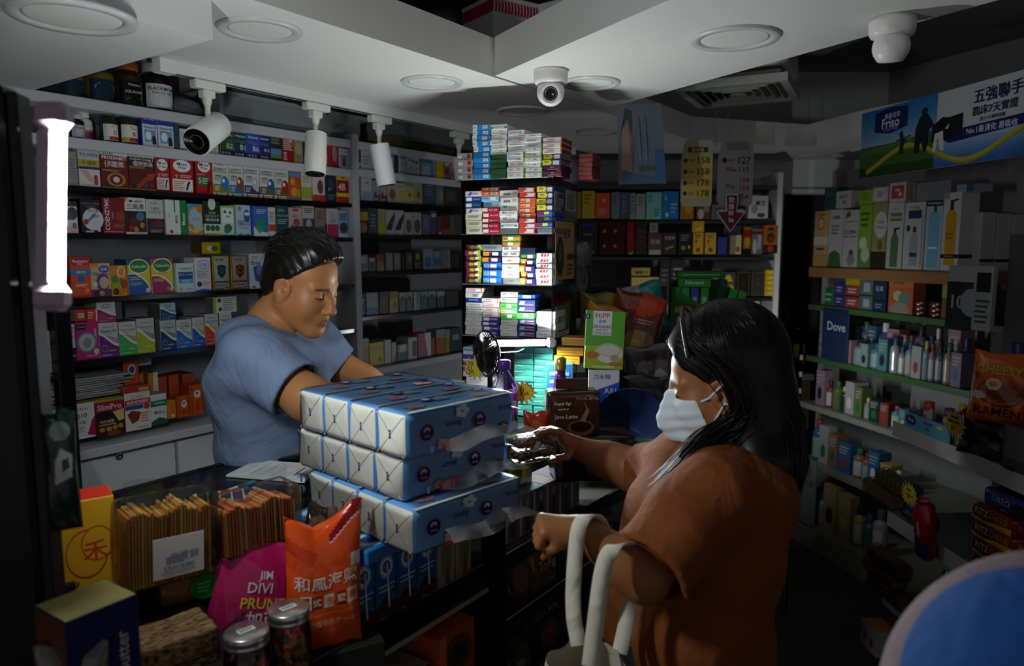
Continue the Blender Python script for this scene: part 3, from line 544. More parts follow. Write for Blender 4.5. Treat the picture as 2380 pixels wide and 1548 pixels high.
row(1.0415, 'the back row on the cabinet top', 'boxes standing at the back of the cabinet', '''
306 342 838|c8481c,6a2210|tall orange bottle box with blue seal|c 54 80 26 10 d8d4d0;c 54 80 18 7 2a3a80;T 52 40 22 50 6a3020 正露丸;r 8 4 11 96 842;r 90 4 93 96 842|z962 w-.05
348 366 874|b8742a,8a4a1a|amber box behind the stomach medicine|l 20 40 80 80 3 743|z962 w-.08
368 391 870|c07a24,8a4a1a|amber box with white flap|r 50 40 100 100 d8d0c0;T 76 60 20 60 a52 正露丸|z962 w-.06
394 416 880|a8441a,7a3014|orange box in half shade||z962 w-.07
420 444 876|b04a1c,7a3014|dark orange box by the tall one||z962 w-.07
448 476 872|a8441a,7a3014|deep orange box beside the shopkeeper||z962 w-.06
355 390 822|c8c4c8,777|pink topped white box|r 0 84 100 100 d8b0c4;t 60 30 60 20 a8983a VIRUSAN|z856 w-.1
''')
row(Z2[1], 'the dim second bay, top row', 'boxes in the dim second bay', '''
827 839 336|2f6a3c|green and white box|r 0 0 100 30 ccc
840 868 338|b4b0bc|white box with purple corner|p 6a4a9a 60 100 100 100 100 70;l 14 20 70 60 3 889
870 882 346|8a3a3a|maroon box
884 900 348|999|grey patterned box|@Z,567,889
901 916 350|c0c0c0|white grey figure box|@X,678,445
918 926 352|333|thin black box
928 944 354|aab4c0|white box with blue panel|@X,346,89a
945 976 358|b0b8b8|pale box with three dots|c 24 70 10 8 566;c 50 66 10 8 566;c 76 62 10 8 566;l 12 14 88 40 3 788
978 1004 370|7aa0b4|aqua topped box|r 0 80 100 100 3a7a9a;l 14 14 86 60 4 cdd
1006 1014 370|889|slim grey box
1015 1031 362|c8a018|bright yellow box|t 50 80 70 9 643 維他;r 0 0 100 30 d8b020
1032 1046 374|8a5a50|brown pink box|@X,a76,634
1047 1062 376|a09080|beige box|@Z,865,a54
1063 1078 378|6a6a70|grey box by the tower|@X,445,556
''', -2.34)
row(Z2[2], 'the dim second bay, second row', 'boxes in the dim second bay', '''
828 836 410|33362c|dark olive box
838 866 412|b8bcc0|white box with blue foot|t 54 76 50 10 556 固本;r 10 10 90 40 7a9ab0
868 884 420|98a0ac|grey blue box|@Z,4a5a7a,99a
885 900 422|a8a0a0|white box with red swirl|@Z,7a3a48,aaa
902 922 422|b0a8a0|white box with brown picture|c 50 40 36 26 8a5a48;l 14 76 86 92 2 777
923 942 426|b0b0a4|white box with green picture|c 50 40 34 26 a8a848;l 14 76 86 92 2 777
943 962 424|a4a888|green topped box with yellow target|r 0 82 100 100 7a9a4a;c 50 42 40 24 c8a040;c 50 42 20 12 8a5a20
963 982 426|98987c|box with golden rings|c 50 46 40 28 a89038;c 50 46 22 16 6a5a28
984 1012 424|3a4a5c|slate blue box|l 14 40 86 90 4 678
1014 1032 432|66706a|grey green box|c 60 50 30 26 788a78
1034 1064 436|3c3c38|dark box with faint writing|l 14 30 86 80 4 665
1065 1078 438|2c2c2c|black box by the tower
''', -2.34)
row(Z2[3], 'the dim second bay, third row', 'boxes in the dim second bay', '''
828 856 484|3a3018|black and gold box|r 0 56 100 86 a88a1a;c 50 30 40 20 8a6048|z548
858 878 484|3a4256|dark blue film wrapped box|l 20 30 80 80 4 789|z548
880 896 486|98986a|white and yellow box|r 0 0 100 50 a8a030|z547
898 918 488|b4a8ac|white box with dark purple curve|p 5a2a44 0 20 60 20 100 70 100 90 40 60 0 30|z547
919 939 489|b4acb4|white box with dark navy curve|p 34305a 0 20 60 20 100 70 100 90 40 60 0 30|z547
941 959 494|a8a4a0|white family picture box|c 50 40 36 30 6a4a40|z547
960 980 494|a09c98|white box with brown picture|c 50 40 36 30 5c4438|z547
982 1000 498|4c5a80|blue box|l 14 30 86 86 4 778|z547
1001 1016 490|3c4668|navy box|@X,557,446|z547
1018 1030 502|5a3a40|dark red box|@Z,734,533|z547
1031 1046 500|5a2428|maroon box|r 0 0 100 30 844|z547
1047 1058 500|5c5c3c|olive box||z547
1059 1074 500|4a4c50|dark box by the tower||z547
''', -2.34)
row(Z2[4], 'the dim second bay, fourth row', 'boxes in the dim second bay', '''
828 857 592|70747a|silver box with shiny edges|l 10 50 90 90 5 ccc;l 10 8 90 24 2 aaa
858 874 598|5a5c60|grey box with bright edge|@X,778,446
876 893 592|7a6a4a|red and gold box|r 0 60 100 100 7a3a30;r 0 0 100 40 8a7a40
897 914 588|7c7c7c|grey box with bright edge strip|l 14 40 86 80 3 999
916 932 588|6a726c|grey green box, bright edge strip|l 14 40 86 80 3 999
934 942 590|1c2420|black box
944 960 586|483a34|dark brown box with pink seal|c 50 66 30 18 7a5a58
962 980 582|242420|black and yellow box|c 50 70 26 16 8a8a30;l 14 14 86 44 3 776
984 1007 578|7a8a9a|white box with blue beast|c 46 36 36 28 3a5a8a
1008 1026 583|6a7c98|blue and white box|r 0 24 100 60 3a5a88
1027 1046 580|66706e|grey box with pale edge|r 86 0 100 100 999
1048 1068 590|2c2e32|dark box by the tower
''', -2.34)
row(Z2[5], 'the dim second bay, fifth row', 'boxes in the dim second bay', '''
829 850 684|1c2c58|navy box|l 14 40 86 80 3 99a
852 880 680|8a94a0|white and blue box|r 0 0 100 36 3a6a98;t 50 80 70 8 556 善存
882 904 678|3a3c40|dark grey box|l 14 40 86 80 3 667
906 926 678|b89a48|cream gold box|r 10 70 90 94 8a7028;c 60 36 30 24 9a6a38
928 944 680|5c6a6a|white capped teal box, first of a set|r 0 70 100 100 99a09c;c 50 70 30 12 445a5a
945 960 679|5c6a72|white capped teal box, second of a set|r 0 70 100 100 99a09c;c 50 70 30 12 44505a
962 978 678|7c8a8a|pale box with white strip|r 0 0 30 100 aab
979 994 678|4a6a5c|green capped box|r 0 72 100 100 99a;c 50 72 30 12 456
995 1014 677|3c5c5c|teal capped box|r 0 72 100 100 99a;c 50 72 30 12 456
1016 1034 677|3c5458|slate box|r 0 72 100 100 99a
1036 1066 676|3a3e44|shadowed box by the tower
''', -2.34)
row(1.1305, 'the dim second bay, bottom row', 'boxes in the dim second bay', '''
831 858 788|9a6a20|amber box with white top|r 0 72 100 100 8a8a8a|z856
859 893 796|b8a81c|bright yellow lotion box|c 74 34 14 10 7a6a14;l 10 70 90 86 2 886|z856
894 910 790|b4b4b4|white box with pink edge||z850
911 922 796|b8a8ac|white box with red wedge|p a8283c 0 0 100 0 100 70|z850
924 948 800|6a8a80|white topped green tube box|r 0 0 100 60 2c6a58;r 20 60 80 96 b4b8b4|z845
949 970 784|b4b4b8|white box with dark photo strip|r 46 20 90 84 444a5a|z840
972 1002 774|a8587c|pink and white carton|p ccc 50 100 76 0 100 0 100 100|z835
1003 1012 784|8a4a5a|slim red box||z833
1014 1034 766|a0602c|orange label jar box|r 0 70 100 100 889088|z830
1035 1046 766|8a8030|yellow green jar box|r 0 70 100 100 889088|z828
1047 1072 762|1c4048|dark teal box with pale square|r 20 56 80 76 889|z825
''', -2.34)
# dark storage above the shelves: a grey plastic tub with a cable on it, a cloth bundle and a slab of board
o = root('storage_tub', 'dull white plastic tub on top of the wall shelving', 'tub', UW(1.92, -2.46, 2.094), (0, 0, RZ1))
m = MB(); m.prism([(-.36, -.10), (.30, -.10), (.33, .10), (-.36, .10)], 0, .09, '8a8e90'); m.prism([(-.40, -.12), (.34, -.12), (.38, .115), (-.40, .115)], .09, .105, '969a9c'); m.prism([(-.30, -.09), (.06, -.09), (.06, .09), (-.30, .09)], .105, .135, '7c8082'); m.build('tub_body', 'plastic', o)
MB().tube([(-.42, -.02, .01), (-.40, -.06, .12), (-.25, -.08, .155), (.0, -.125, .10), (.10, -.128, .09), (.17, -.13, .16)], .006, '15161a').build('cable', 'plastic', o)
m = MB(); m.lathe([(.07, 0), (.085, .03), (.07, .055), (.03, .075), (0, .08)], '77797c', 14); tag(m.build('cloth_bundle', 'cloth', None, UW(1.46, -2.45, 2.094)), 'small grey cloth bundle beside the white tub', 'cloth')
p = UW(2.62, -2.5, 2.094); tag(MB().box(-.28, .3, -.1, .1, 0, .05, '74683e').build('board_slab', 'paint', None, p, (0, 0, RZ1+.1)), 'yellowish board lying on top of the second shelving bay', 'board')
p = UW(2.7, -2.45, 2.145); tag(MB().box(-.35, .35, -.12, .1, 0, .10, '6a6c70').build('foam_panel', 'paint', None, p, (0, 0, RZ1+.1)), 'grey panel leaning over the second shelving bay', 'board')
# below the Liver-H row: papers, envelope, brown roll
o = root('paper_stack', 'untidy stack of papers on the white cabinet top', 'papers', UW(1.07, -2.46, 1.188), (0, 0, RZ1+.08))
rg = random.Random(4)
for i in range(9):
    a = rg.uniform(-.12, .12); w = .24+rg.uniform(-.03, .03)
    MB().box(-w/2-.06+i*.004, w/2-.02+rg.uniform(0, .05), -.1, .1, i*.0072, i*.0072+.0055, rg.choice(['9a9a9c', '8c8c90', 'a4a4a4', '7c7c80'])).build('paper_sheaf', 'matte', o, None, (0, 0, a))
tag(MB().box(-.16, .15, -.11, .1, 0, .012, '9a8a38').build('envelope', 'matte', None, UW(1.1, -2.455, 1.168), (0, 0, RZ1-.04)), 'dull yellow envelope under the stack of papers', 'envelope')
tag(MB().box(-.1, .1, -.08, .1, 0, .06, '2c3034').build('card_box', 'card', None, UW(1.11, -2.5, 1.0415), (0, 0, RZ1)), 'dark card box hidden under the papers', 'box') if 0 else None
tag(MB().tube([(-.12, 0, .028), (.12, 0, .028)], .028, '7a6450', 16).build('cardboard_roll', 'matte', None, UW(1.28, -2.5, 1.256), (0, 0, RZ1)), 'brown cardboard roll lying behind the papers', 'roll') if 0 else None
# left of the shelves: glass cabinet with skin care
gc = root('glass_cabinet', 'dark framed glass cabinet beside the bright lamp post', 'cabinet', (0, 0, 0))
P0 = PW(168, 900, -2.25); ug = P0.x*D1[0]+P0.y*D1[1]
MB().box(-.022, .022, -.02, .02, 0, 1.60, '2a2c30', .004).build('post', 'metal', gc, UW(ug-.02, -2.25), (0, 0, RZ1))
for z in (1.52, 1.292, .98): MB().box(-.5, -.02, -.02, .2, z-.012, z, '1a1e20').build('shelf', 'gloss', gc, UW(ug, -2.25), (0, 0, RZ1))
MB().box(-.5, -.02, .2, .21, 0, 1.9, '2a2c30').build('back_panel', 'board', gc, UW(ug, -2.25), (0, 0, RZ1))
def gbox(px0, px1, py0, py1, base, label, art, z=None, w=-2.28, d=.06):
    a, b = PW(px0, py1, w), PW(px1, py1, w); ua, ub = [q.x*D1[0]+q.y*D1[1] for q in (a, b)]; zb = z if z else a.z
    return carton('medicine_box', label, 'box', UW((ua+ub)/2, w, zb+.0005), RZ1, ub-ua, PW(px0, py0, w).z-zb, d, base, art, None, None, 'card', 'boxes in the glass cabinet')
gbox(78, 124, 772, 894, 'b0aca8', 'tall pale lotion box with red seal in the glass cabinet', 'c 50 72 30 12 9a3a38;t 50 56 88 8 333 PHYSIOGEL;l 14 36 80 50 3 999;r 14 22 88 30 8a3a50', 1.293)
gbox(126, 140, 776, 890, '98948e', 'pale lotion box behind the metal cabinet post', 'c 40 70 30 8 a83;l 14 30 80 60 4 777', 1.293)
gbox(98, 142, 958, 1012, 'a8b4b8', 'white and blue test strip box on the cabinet base', 'r 4 50 70 94 1c2f50;t 36 76 50 18 ccd Contour;p 3a2f6a 0 0 60 0 0 40;p 8ab03a 60 40 100 60 100 20;r 76 16 88 50 cdd', .981)
tag(MB().box(-.05, .05, -.002, .002, 0, .07, '8a88a8').build('paper_notice', 'matte', None, UW(ug-.13, -2.215, 1.50), (0, 0, RZ1)), 'small lilac paper notice taped on the glass cabinet', 'notice')
# ------------------------------------------------------------ counter: glass top, front ledge, open rack towards the back
ct = root('display_counter', 'long glass topped shop counter between the two people', 'counter', UW(0, 0), (0, 0, RZ1))
def L(u0, u1, w0, w1, z0, z1, c, ch=.002): return MB().box(u0, u1, -w1, -w0, z0, z1, c, ch)
L(.2, 2.26, -1.67, -1.26, 1.09, 1.10, '8fa8a0').build('glass_top', 'glass', ct)
L(.2, 2.26, -1.665, -1.265, .60, .61, '1c1e20').build('inner_floor', 'board', ct)
L(.2, 2.26, -1.665, -1.655, .0, 1.088, '2a2c2e').build('back_panel', 'board', ct)
L(.2, 2.26, -1.28, -1.265, .0, 1.088, '24262a').build('front_panel', 'board', ct)
m = MB(); m.box(.2, 2.26, 1.655, 1.672, 1.078, 1.102, '3a3e42'); m.box(.2, 2.26, 1.262, 1.28, 1.078, 1.102, '3a3e42'); m.build('edge_trim', 'metal', ct)
L(.2, 1.325, -1.26, -1.005, .835, .85, '8c8a78').build('front_ledge', 'paint', ct)
m = MB(); m.box(.2, 1.325, 1.003, 1.008, .85, .915, '9aa'); m.build('ledge_guard', 'acrylic', ct)
L(.2, 1.325, -1.26, -1.005, .42, .435, '6a6a5c').build('lower_ledge', 'paint', ct)
pr = root('display_rack', 'black metal display rack continuing the counter towards the back', 'rack', UW(0, 0), (0, 0, RZ1))
for u in (1.325, 2.16):
    MB().box(u, u+.03, .99, 1.03, 0, 1.10, '17181a', .002).build('post', 'metal', pr)
MB().box(1.358, 1.375, .99, 1.03, 0, 1.10, '17181a', .002).build('post', 'metal', pr)
for z in (.885, .715, .52, .3): L(1.375, 2.19, -1.26, -.995, z-.014, z, '3c3c36').build('shelf', 'paint', pr)
for z in (.885, .715, .52, .3): L(1.375, 2.19, -.999, -.992, z-.016, z+.03, '70766c').build('shelf_lip', 'acrylic', pr)

def on(px, py, z): return PZ(px, py, z)
# goods seen through the glass top
rg = random.Random(9)
for i, (px, py, c, t, art) in enumerate([(290, 1172, 'b8a8a8', 'small white box with pink heart under the glass', 'c 60 60 14 14 b35;l 10 10 80 40 3 777'), (408, 1150, '7ab0bc', 'pale aqua box under the glass near the man', 'r 0 0 100 40 ccd'), (350, 1180, '30507a', 'blue box under the glass beside the aqua one', 'c 80 70 10 12 ccd;l 10 20 60 60 2 9ab'), (455, 1135, '888', 'grey small box under the glass by the notebook', 'l 10 20 80 80 3 ccc'),
      (340, 1160, 'a0a0a0', 'flat grey packet under the glass top', 'l 10 30 90 80 3 555'), (735, 1165, '3a6a9a', 'flat blue packet under the glass by the tissues', 'l 10 20 80 70 3 ccd')]):
    p = PZ(px, py, .99); carton('medicine_box', t, 'box', (p.x, p.y, .905), RZ1+rg.uniform(-.2, .2), .075, .09, .03, c, art, None, None, 'card', 'boxes under the glass counter')
MB_ = L(.3, 1.7, -1.6, -1.3, .892, .90, '2c3034'); tag(MB_.build('inner_glass_shelf', 'board', None, UW(0, 0), (0, 0, RZ1)), 'dark inner shelf under the counter glass', 'shelf')

# notebook, pen, calculator, phone
a, b, c_, d = [PZ(x, y, 1.102) for x, y in ((525, 1108), (602, 1073), (775, 1086), (705, 1138))]
ax = (c_-b); ay = (b-a); w = ax.length; h = ay.length; rz = math.atan2(ax.y, ax.x)
o = root('notepad', 'open white ruled notepad lying on the glass counter', 'notepad', (a.x, a.y, 1.101), (0, 0, rz))
MB().box(0, w, 0, h, 0, .006, 'd8d8d8', .001).build('page_block', 'matte', o)
m = MB(); m.add([(.002, .002, .0065), (w-.01, .002, .0065), (w-.01, h-.002, .0065), (.002, h-.002, .0065)], [(0, 1, 2, 3)], 'e4e4e2')
dsl = ';'.join(f'r 4 {12+i*8.5:.1f} 72 {12.6+i*8.5:.1f} 888' for i in range(10))+''.join(f';r {x} 10 {x+.5} 90 999' for x in (4, 14, 26, 40, 54, 72))+';t 90 80 6 6 333 ⊕;T 92 40 5 46 333 SALES MEMORANDUM;T 80 30 6 40 444 發票;l 76 16 78 90 1 666'
m.art(dsl, lambda x, y, l: (x*w, y*h, .0066+l*.5), w, h); m.build('ruled_page', 'matte', o)
m = MB(); m.tube([(w*.965, -.002, .012), (w*.965, h*.5, .013), (w*.965, h, .012)], .011, 'd8dce0', 12); m.box(w*.955, w*.975, -.004, .004, .004, .02, '2a62b0'); m.build('curled_cover', 'matte', o)
p, q = PZ(523, 1145, 1.107), PZ(583, 1124, 1.107); t = (q-p)
o = root('marker_pen', 'marker pen with teal cap beside the notepad', 'pen', (p.x, p.y, 1.1075), (0, 0, math.atan2(t.y, t.x))); l = t.length*1.15
MB().tube([(0, 0, 0), (l*.45, 0, 0)], .0055, 'd8d8d8', 12).build('barrel', 'plastic', o); MB().tube([(l*.4, 0, 0), (l*.93, 0, 0), (l, 0, 0)], [.0066, .0066, .005], '2a8fa8', 12).build('cap', 'plastic', o)
p = PZ(535, 1165, 1.105); o = root('calculator', 'dark desktop calculator with a red key', 'calculator', (p.x, p.y, 1.101), (.0, 0, RZ1-.55))
MB().box(-.075, .06, -.065, .055, 0, .014, 'c8c8bc', .004).build('casing', 'plastic', o)
for i in range(5):
    for j in range(4): MB().box(-.066+i*.024, -.047+i*.024, -.055+j*.024, -.036+j*.024, .014, .02, 'c4281c' if (i in (2, 3) and j == 3) else '23262c' if i < 3 else '2a2f4a', .003).build('key', 'plastic', o)
p = PZ(705, 1058, 1.1); o = root('mobile_phone', 'black phone lying flat on the counter by the man', 'phone', (p.x, p.y, 1.101), (0, 0, RZ1-.35))
MB().box(-.075, .075, -.036, .036, 0, .008, '0c0d10', .006).build('phone_body', 'gloss', o); MB().box(-.07, .07, -.032, .032, .008, .0086, '060708', .001).build('screen', 'gloss', o)

# ------------------------------------------------------------ tissue packs
def rbox(m, dims, r, colfn, n=10, disp=0, seed=0):
    x0, x1, y0, y1, z0, z1 = dims; c = Vector(((x0+x1)/2, (y0+y1)/2, (z0+z1)/2)); hf = Vector(((x1-x0)/2, (y1-y0)/2, (z1-z0)/2)); rg = random.Random(seed)
    ph = [(rg.uniform(0, 6), rg.uniform(20, 60), rg.uniform(20, 60), rg.uniform(20, 60)) for _ in range(5)]
    for a in range(3):
        for sgn in (-1, 1):
            o1, o2 = [q for q in range(3) if q != a]; vs = []
            for i in range(n+1):
                for j in range(n+1):
                    p = Vector((0, 0, 0)); p[a] = sgn*hf[a]; p[o1] = (2*i/n-1)*hf[o1]; p[o2] = (2*j/n-1)*hf[o2]
                    for k in (o1, o2):   # crowd the grid towards the corners
                        tt = p[k]/hf[k]; p[k] = hf[k]*(math.sin(tt*math.pi/2)*.5+tt*.5)
                    core = Vector([max(-hf[k]+r, min(hf[k]-r, p[k])) for k in range(3)]); d = p-core
                    q = core+d.normalized()*r if d.length > 1e-9 else p
                    if disp:
                        s = sum(math.sin(f[0]+f[1]*q.x+f[2]*q.y+f[3]*q.z) for f in ph)*disp/5; q = q+(q.normalized())*s
                    vs.append(q+c)
            fs = []; cs = []
            n0 = len(m.v); m.v += [tuple(v) for v in vs]
            for i in range(n):
                for j in range(n):
                    f = (i*(n+1)+j, (i+1)*(n+1)+j, (i+1)*(n+1)+j+1, i*(n+1)+j+1)
                    if (sgn > 0) == (a == 1): f = f[::-1]
                    m.f.append(tuple(n0+k for k in f)); m.c.append(lin(colfn(a, sgn, (i+.5)/n, (j+.5)/n))); m.sm.append(True)
    return m
FLOWER = lambda cx, cy, s, c: ';'.join(f'c {cx+s*math.cos(k*1.2566):.1f} {cy+s*2.2*math.sin(k*1.2566):.1f} {s*.75:.1f} {s*1.7:.1f} {c}' for k in range(5))
LOGO = lambda cx, cy, s=1: f'c {cx} {cy} {6.6*s:.1f} {19*s:.1f} 8fa8d8;c {cx} {cy} {6*s:.1f} {17.5*s:.1f} 1c1f66;'+';'.join(f'c {cx+2.2*s*math.sin(a):.1f} {cy+3+6*s*math.cos(a):.1f} {.75*s:.2f} {4.2*s:.1f} d8d8e8' for a in (-1.1, -.55, 0, .55, 1.1))+f';t {cx} {cy-7*s} {6*s} {6*s} d8d8e8 Vinda'
def tissue(label, corner, rz, seed, flip):
    o = root('tissue_pack', label, 'tissue pack', corner, (0, 0, rz), 'wrapped tissue packs stacked on the counter')
    LX, LY, LZ = .286, .091, .087
    for k in range(4):
        m = MB(); y0 = k*LY; rg = random.Random(seed*7+k)
        blue = '78b6f6'; wh = 'f4eee0'
        rbox(m, (0, LX, y0+.001, y0+LY-.001, 0, LZ), .011, lambda a, s, i, j: wh if (a == 0 and s < 0 and .03 < i < .97 and .03 < j < .97) else ('4a90e4' if a == 0 else blue), 16, .0026, seed*5+k)
        tp = lambda x, y, l: (x*LX, y0+y*LY, LZ+.0016+l)
        d = f'r 2 -4 98 7 cfcfc4;'+FLOWER(22+rg.uniform(-6, 6), 40, 5, 'd8a8b4')+';'+FLOWER(48, 66, 5, 'a8d0e4')+';'+FLOWER(76, 30, 5, 'd8a8b4')+f';c {36} 72 4.6 14 26286e;c 36 72 3 9 8fa0d0;c 86 72 4.6 14 26286e;c 86 72 3 9 8fa0d0'
        m.art(d, tp, LX, LY)
        en = lambda x, y, l: (-.0012-l, y0+(1-x)*LY, y*LZ)     # the folded end: creases and a purple print mark
        m.art('r 47 40 52 60 4a2a8a;p e6decf 6 6 48 48 50 48 9 5;p e6decf 94 94 52 52 50 53 92 95;p e6decf 6 94 48 52 49 53 8 95;p e6decf 94 6 52 48 53 49 95 8', en, LY, LZ)
        if k == 0:
            fr = lambda x, y, l: (x*LX, -.0016-l, y*LZ)
            d = LOGO(17, 52)+';'+LOGO(65, 54)+';t 40 60 14 22 1c2f6a Strong;t 33 66 6 10 7f9cd0 ultra;t 90 70 14 22 1c2f6a Strong;'+FLOWER(48, 84, 4, 'c0dcec')+';'+FLOWER(30, 20, 3, 'd8a0b0')
            if flip: d += ';r 30 4 48 26 c8304a;t 39 15 14 16 e8d8d8 3層 S;t 20 14 4 16 b8ccec 8'
            else: d += ';r 26 2 44 9 c8304a'
            m.art(d, fr, LX, LZ); m.art(LOGO(89, 20, .9), fr, LX, LZ)
        m.build('tissue_packet', 'matte', o)
    m = MB(); rbox(m, (-.003, LX+.004, -.004, 4*LY+.003, -.001, LZ+.004), .012, lambda a, s, i, j: 'ccc', 14, .003, seed+40)
    f = m.build('plastic_film', 'film', o)
    m = MB(); n = 10; vs = []
    for i in range(n+1):
        for j in range(6): vs.append((LX*(.25+.75*i/n)+j*.007*(i/n)**2, -.006-j*.006-.003*math.sin(i*1.7+j), LZ*.35-.004*j+.006*math.sin(i*.9+seed)))
    m.add(vs, [(i*6+j, (i+1)*6+j, (i+1)*6+j+1, i*6+j+1) for i in range(n) for j in range(5)], 'ccc', True)
    m.build('film_flap', 'skirt', f)
    m = MB(); vs = [(LX+.003+j*.008, y*.045+.004*math.sin(j*2+y), LZ*(.62+.05*math.sin(y*1.3))-.003*j*j*.3) for y in range(9) for j in range(5)]
    m.add(vs, [(y*5+j, y*5+j+1, (y+1)*5+j+1, (y+1)*5+j) for y in range(8) for j in range(4)], 'ccc', True); m.build('film_end', 'skirt', f)
    return o
ZT0 = 1.083
for i, (px, py, rz, lb, fl) in enumerate([(960, 1296, .80, 'blue and white tissue pack at the bottom of the stack', 0), (938, 1170, .83, 'blue and white tissue pack in the middle of the stack', 1), (944, 1073, .82, 'blue and white tissue pack on top of the stack', 1)]):
    z = ZT0+i*.0895; p = PZ(px, py, z); tissue(lb, (p.x, p.y, z), rz, i+1, fl)
# ------------------------------------------------------------ the acrylic tower of medicine boxes
TQ = (-.164, 2.45); TA = -.378; TN = (math.sin(TA), -math.cos(TA)); TX = (math.cos(TA), math.sin(TA))
def PT(x, y): return PL(x, y, TQ, TN)
def tu(p): return (p.x-TQ[0])*TX[0]+(p.y-TQ[1])*TX[1]
tw = root('display_tower', 'clear acrylic display tower stacked with medicine boxes', 'display stand', (TQ[0], TQ[1], 0), (0, 0, TA))
ZR = [PT(1180, y).z for y in (414, 543, 661, 783)]
WT = .315
for z in ZR: MB().box(-.006, WT, 0, .27, z-.006, z-.001, 'ccc').build('tier_shelf', 'acrylic', tw)
MB().box(WT-.003, WT, 0, .27, 1.1, ZR[0]-.004, 'ccc').build('side_panel', 'acrylic', tw)
MB().box(-.006, -.003, 0, .27, 1.1, ZR[0]-.004, 'ccc').build('side_panel', 'acrylic', tw)
MB().box(0, WT, .262, .27, 1.1, ZR[0]-.006, '3a3e42').build('back_panel', 'board', tw)
def paper(name, label, u0, u1, z0, z1, base, art):
    m = MB(); m.add([(WT+.004, u0, z0), (WT+.004, u1, z0), (WT+.004, u1, z1), (WT+.004, u0, z1)], [(0, 1, 2, 3)], base); m.box(WT+.0015, WT+.0035, u0, u1, z0, z1, base, .0003)
    m.art(art, lambda x, y, l: (WT+.0042+l, u0+x*(u1-u0), z0+y*(z1-z0)), u1-u0, z1-z0)
    return tag(m.build(name, 'card', None, (TQ[0], TQ[1], 0), (0, 0, TA)), label, 'notice', 'notices on the tower side')
paper('paper_notice', 'white printed notice high on the tower side', .12, .24, ZR[0]-.10, ZR[0]-.03, 'aaa', 't 50 88 70 10 333 藥物;l 10 8 90 78 7 444')
paper('paper_notice', 'second white notice nearer the tower front', .01, .10, ZR[0]-.12, ZR[0]-.045, '999', 'l 10 10 90 90 8 555')
paper('paper_notice', 'tan hair tonic card with dark oval on the tower side', .02, .22, ZR[1]-.15, ZR[1]+.04, 'b08a5a', 't 60 80 60 18 5a3a1a 髮寶;c 22 40 20 34 2a2220;c 22 44 9 16 6a5a50;r 60 34 96 44 3a2a1a;l 60 6 94 28 3 5a3a1a')
paper('payment_card', 'green and white payment card hung on the tower side', .03, .17, ZR[3]+.0, ZR[3]+.10, 'd0d4d0', 'r 0 16 100 100 1f6a48;t 50 84 70 8 cde PayMe;r 28 36 72 66 aab;t 50 8 50 8 444 收款')
TIER = ['the tower roof', 'the upper tower tier', 'the middle tower tier', 'the lower tower tier']
def stack(tier, ci, x0, x1, ybot, items, dy=0, dep=.10):
    """items from the bottom up: (how many, base, look, art, px height)"""
    k = 0; z = ZR[tier]; u0, u1 = tu(PT(x0, ybot)), tu(PT(x1, ybot)); rg = random.Random(tier*10+ci); y = ybot
    for n, base, look, art, hp in items:
        for i in range(n):
            k += 1; h = PT((x0+x1)/2, y-hp).z-PT((x0+x1)/2, y).z; y -= hp; w = u1-u0-.001
            jx, jr = rg.uniform(-.0025, .0025), rg.uniform(-.05, .05); q = (u0+u1)/2+jx; yy = .006+dy+rg.uniform(0, .008)
            p = (TQ[0]+TX[0]*q-TN[0]*yy, TQ[1]+TX[1]*q-TN[1]*yy, z+.0003)
            b, s = (base.split(',')+[None])[:2]
            carton('medicine_box', f'{look}, {ORD[k]} up the {ORD[ci]} stack on {TIER[tier]}', 'box', p, TA+jr, w, h-.0006, dep, b, art, s, None, 'card', 'medicine boxes on '+TIER[tier])
            z += h
P = 'r 58 20 88 80 ddd;l 62 30 84 70 2 888'          # white price sticker
GS = 'c 78 52 13 40 b5301c;c 80 40 8 22 333;r 6 20 34 60 ddd;t 20 40 24 30 444 C1A'
CX = 't 44 66 50 34 b53028 Coldrex;l 8 16 60 40 1 b33;r 94 0 100 100 c8502a'
AC = 't 50 52 66 52 223a6a ACTIVELIN;r 62 12 90 26 d86a2a;r 6 30 22 70 9ac'
stack(0, 1, 1061, 1096, 416, [(4, '8a8a88', 'silver box with red seal', GS, 15.8)])
stack(0, 2, 1097, 1137, 415, [(5, '1f80c4', 'sky blue box with sticker', P, 12.8), (5, '1f80c4,ccc', 'blue box, white left end', 'r 0 0 26 100 d8d8d4;l 2 30 18 70 2 555;'+P, 12.8)])
stack(0, 3, 1138, 1175, 414, [(5, '1f4a22', 'dark green box', 'l 10 60 90 64 1 2f6a34', 11.4), (5, 'd2d2ce', 'white box with small marks', 't 64 70 50 26 555 安美;l 10 20 90 44 1 777', 11.4), (1, 'd4d4d0', 'white box with green ends', 'r 0 24 16 60 2f7a4a;r 84 24 100 60 2f7a4a;t 50 50 54 40 466 HIROKAPS', 13)])
stack(0, 4, 1176, 1215, 412, [(3, 'd4d0cc', 'white box with faint red line', 'l 12 30 40 70 2 888;l 60 30 84 70 2 999;r 20 92 70 97 b55', 13.2), (2, 'd8d6d4', 'white headache tablet box', AC, 11), (2, 'd4d2d0', 'plain white printed box', 'l 10 20 84 44 1 777;l 30 60 80 80 1 36a', 12.6), (1, 'd8d6d4', 'white box with orange flash', AC, 13), (1, 'd8d6d4', 'white box printed upside down', AC.replace('t 50', 'U 50'), 13)])
stack(0, 5, 1216, 1256, 410, [(6, 'd4d6d0', 'white box with lime edges', 'r 0 0 6 100 8ac83a;r 94 0 100 100 8ac83a;c 30 70 4 12 b33;t 60 64 40 30 444 力維隆;l 12 16 88 30 1 888', 11.6), (2, 'd2d2d0', 'white box with dotted print', 'l 20 20 84 70 3 555', 11.8), (1, 'd0d2d2', 'white box with green print', 't 46 50 70 40 476 Candinas', 9)])
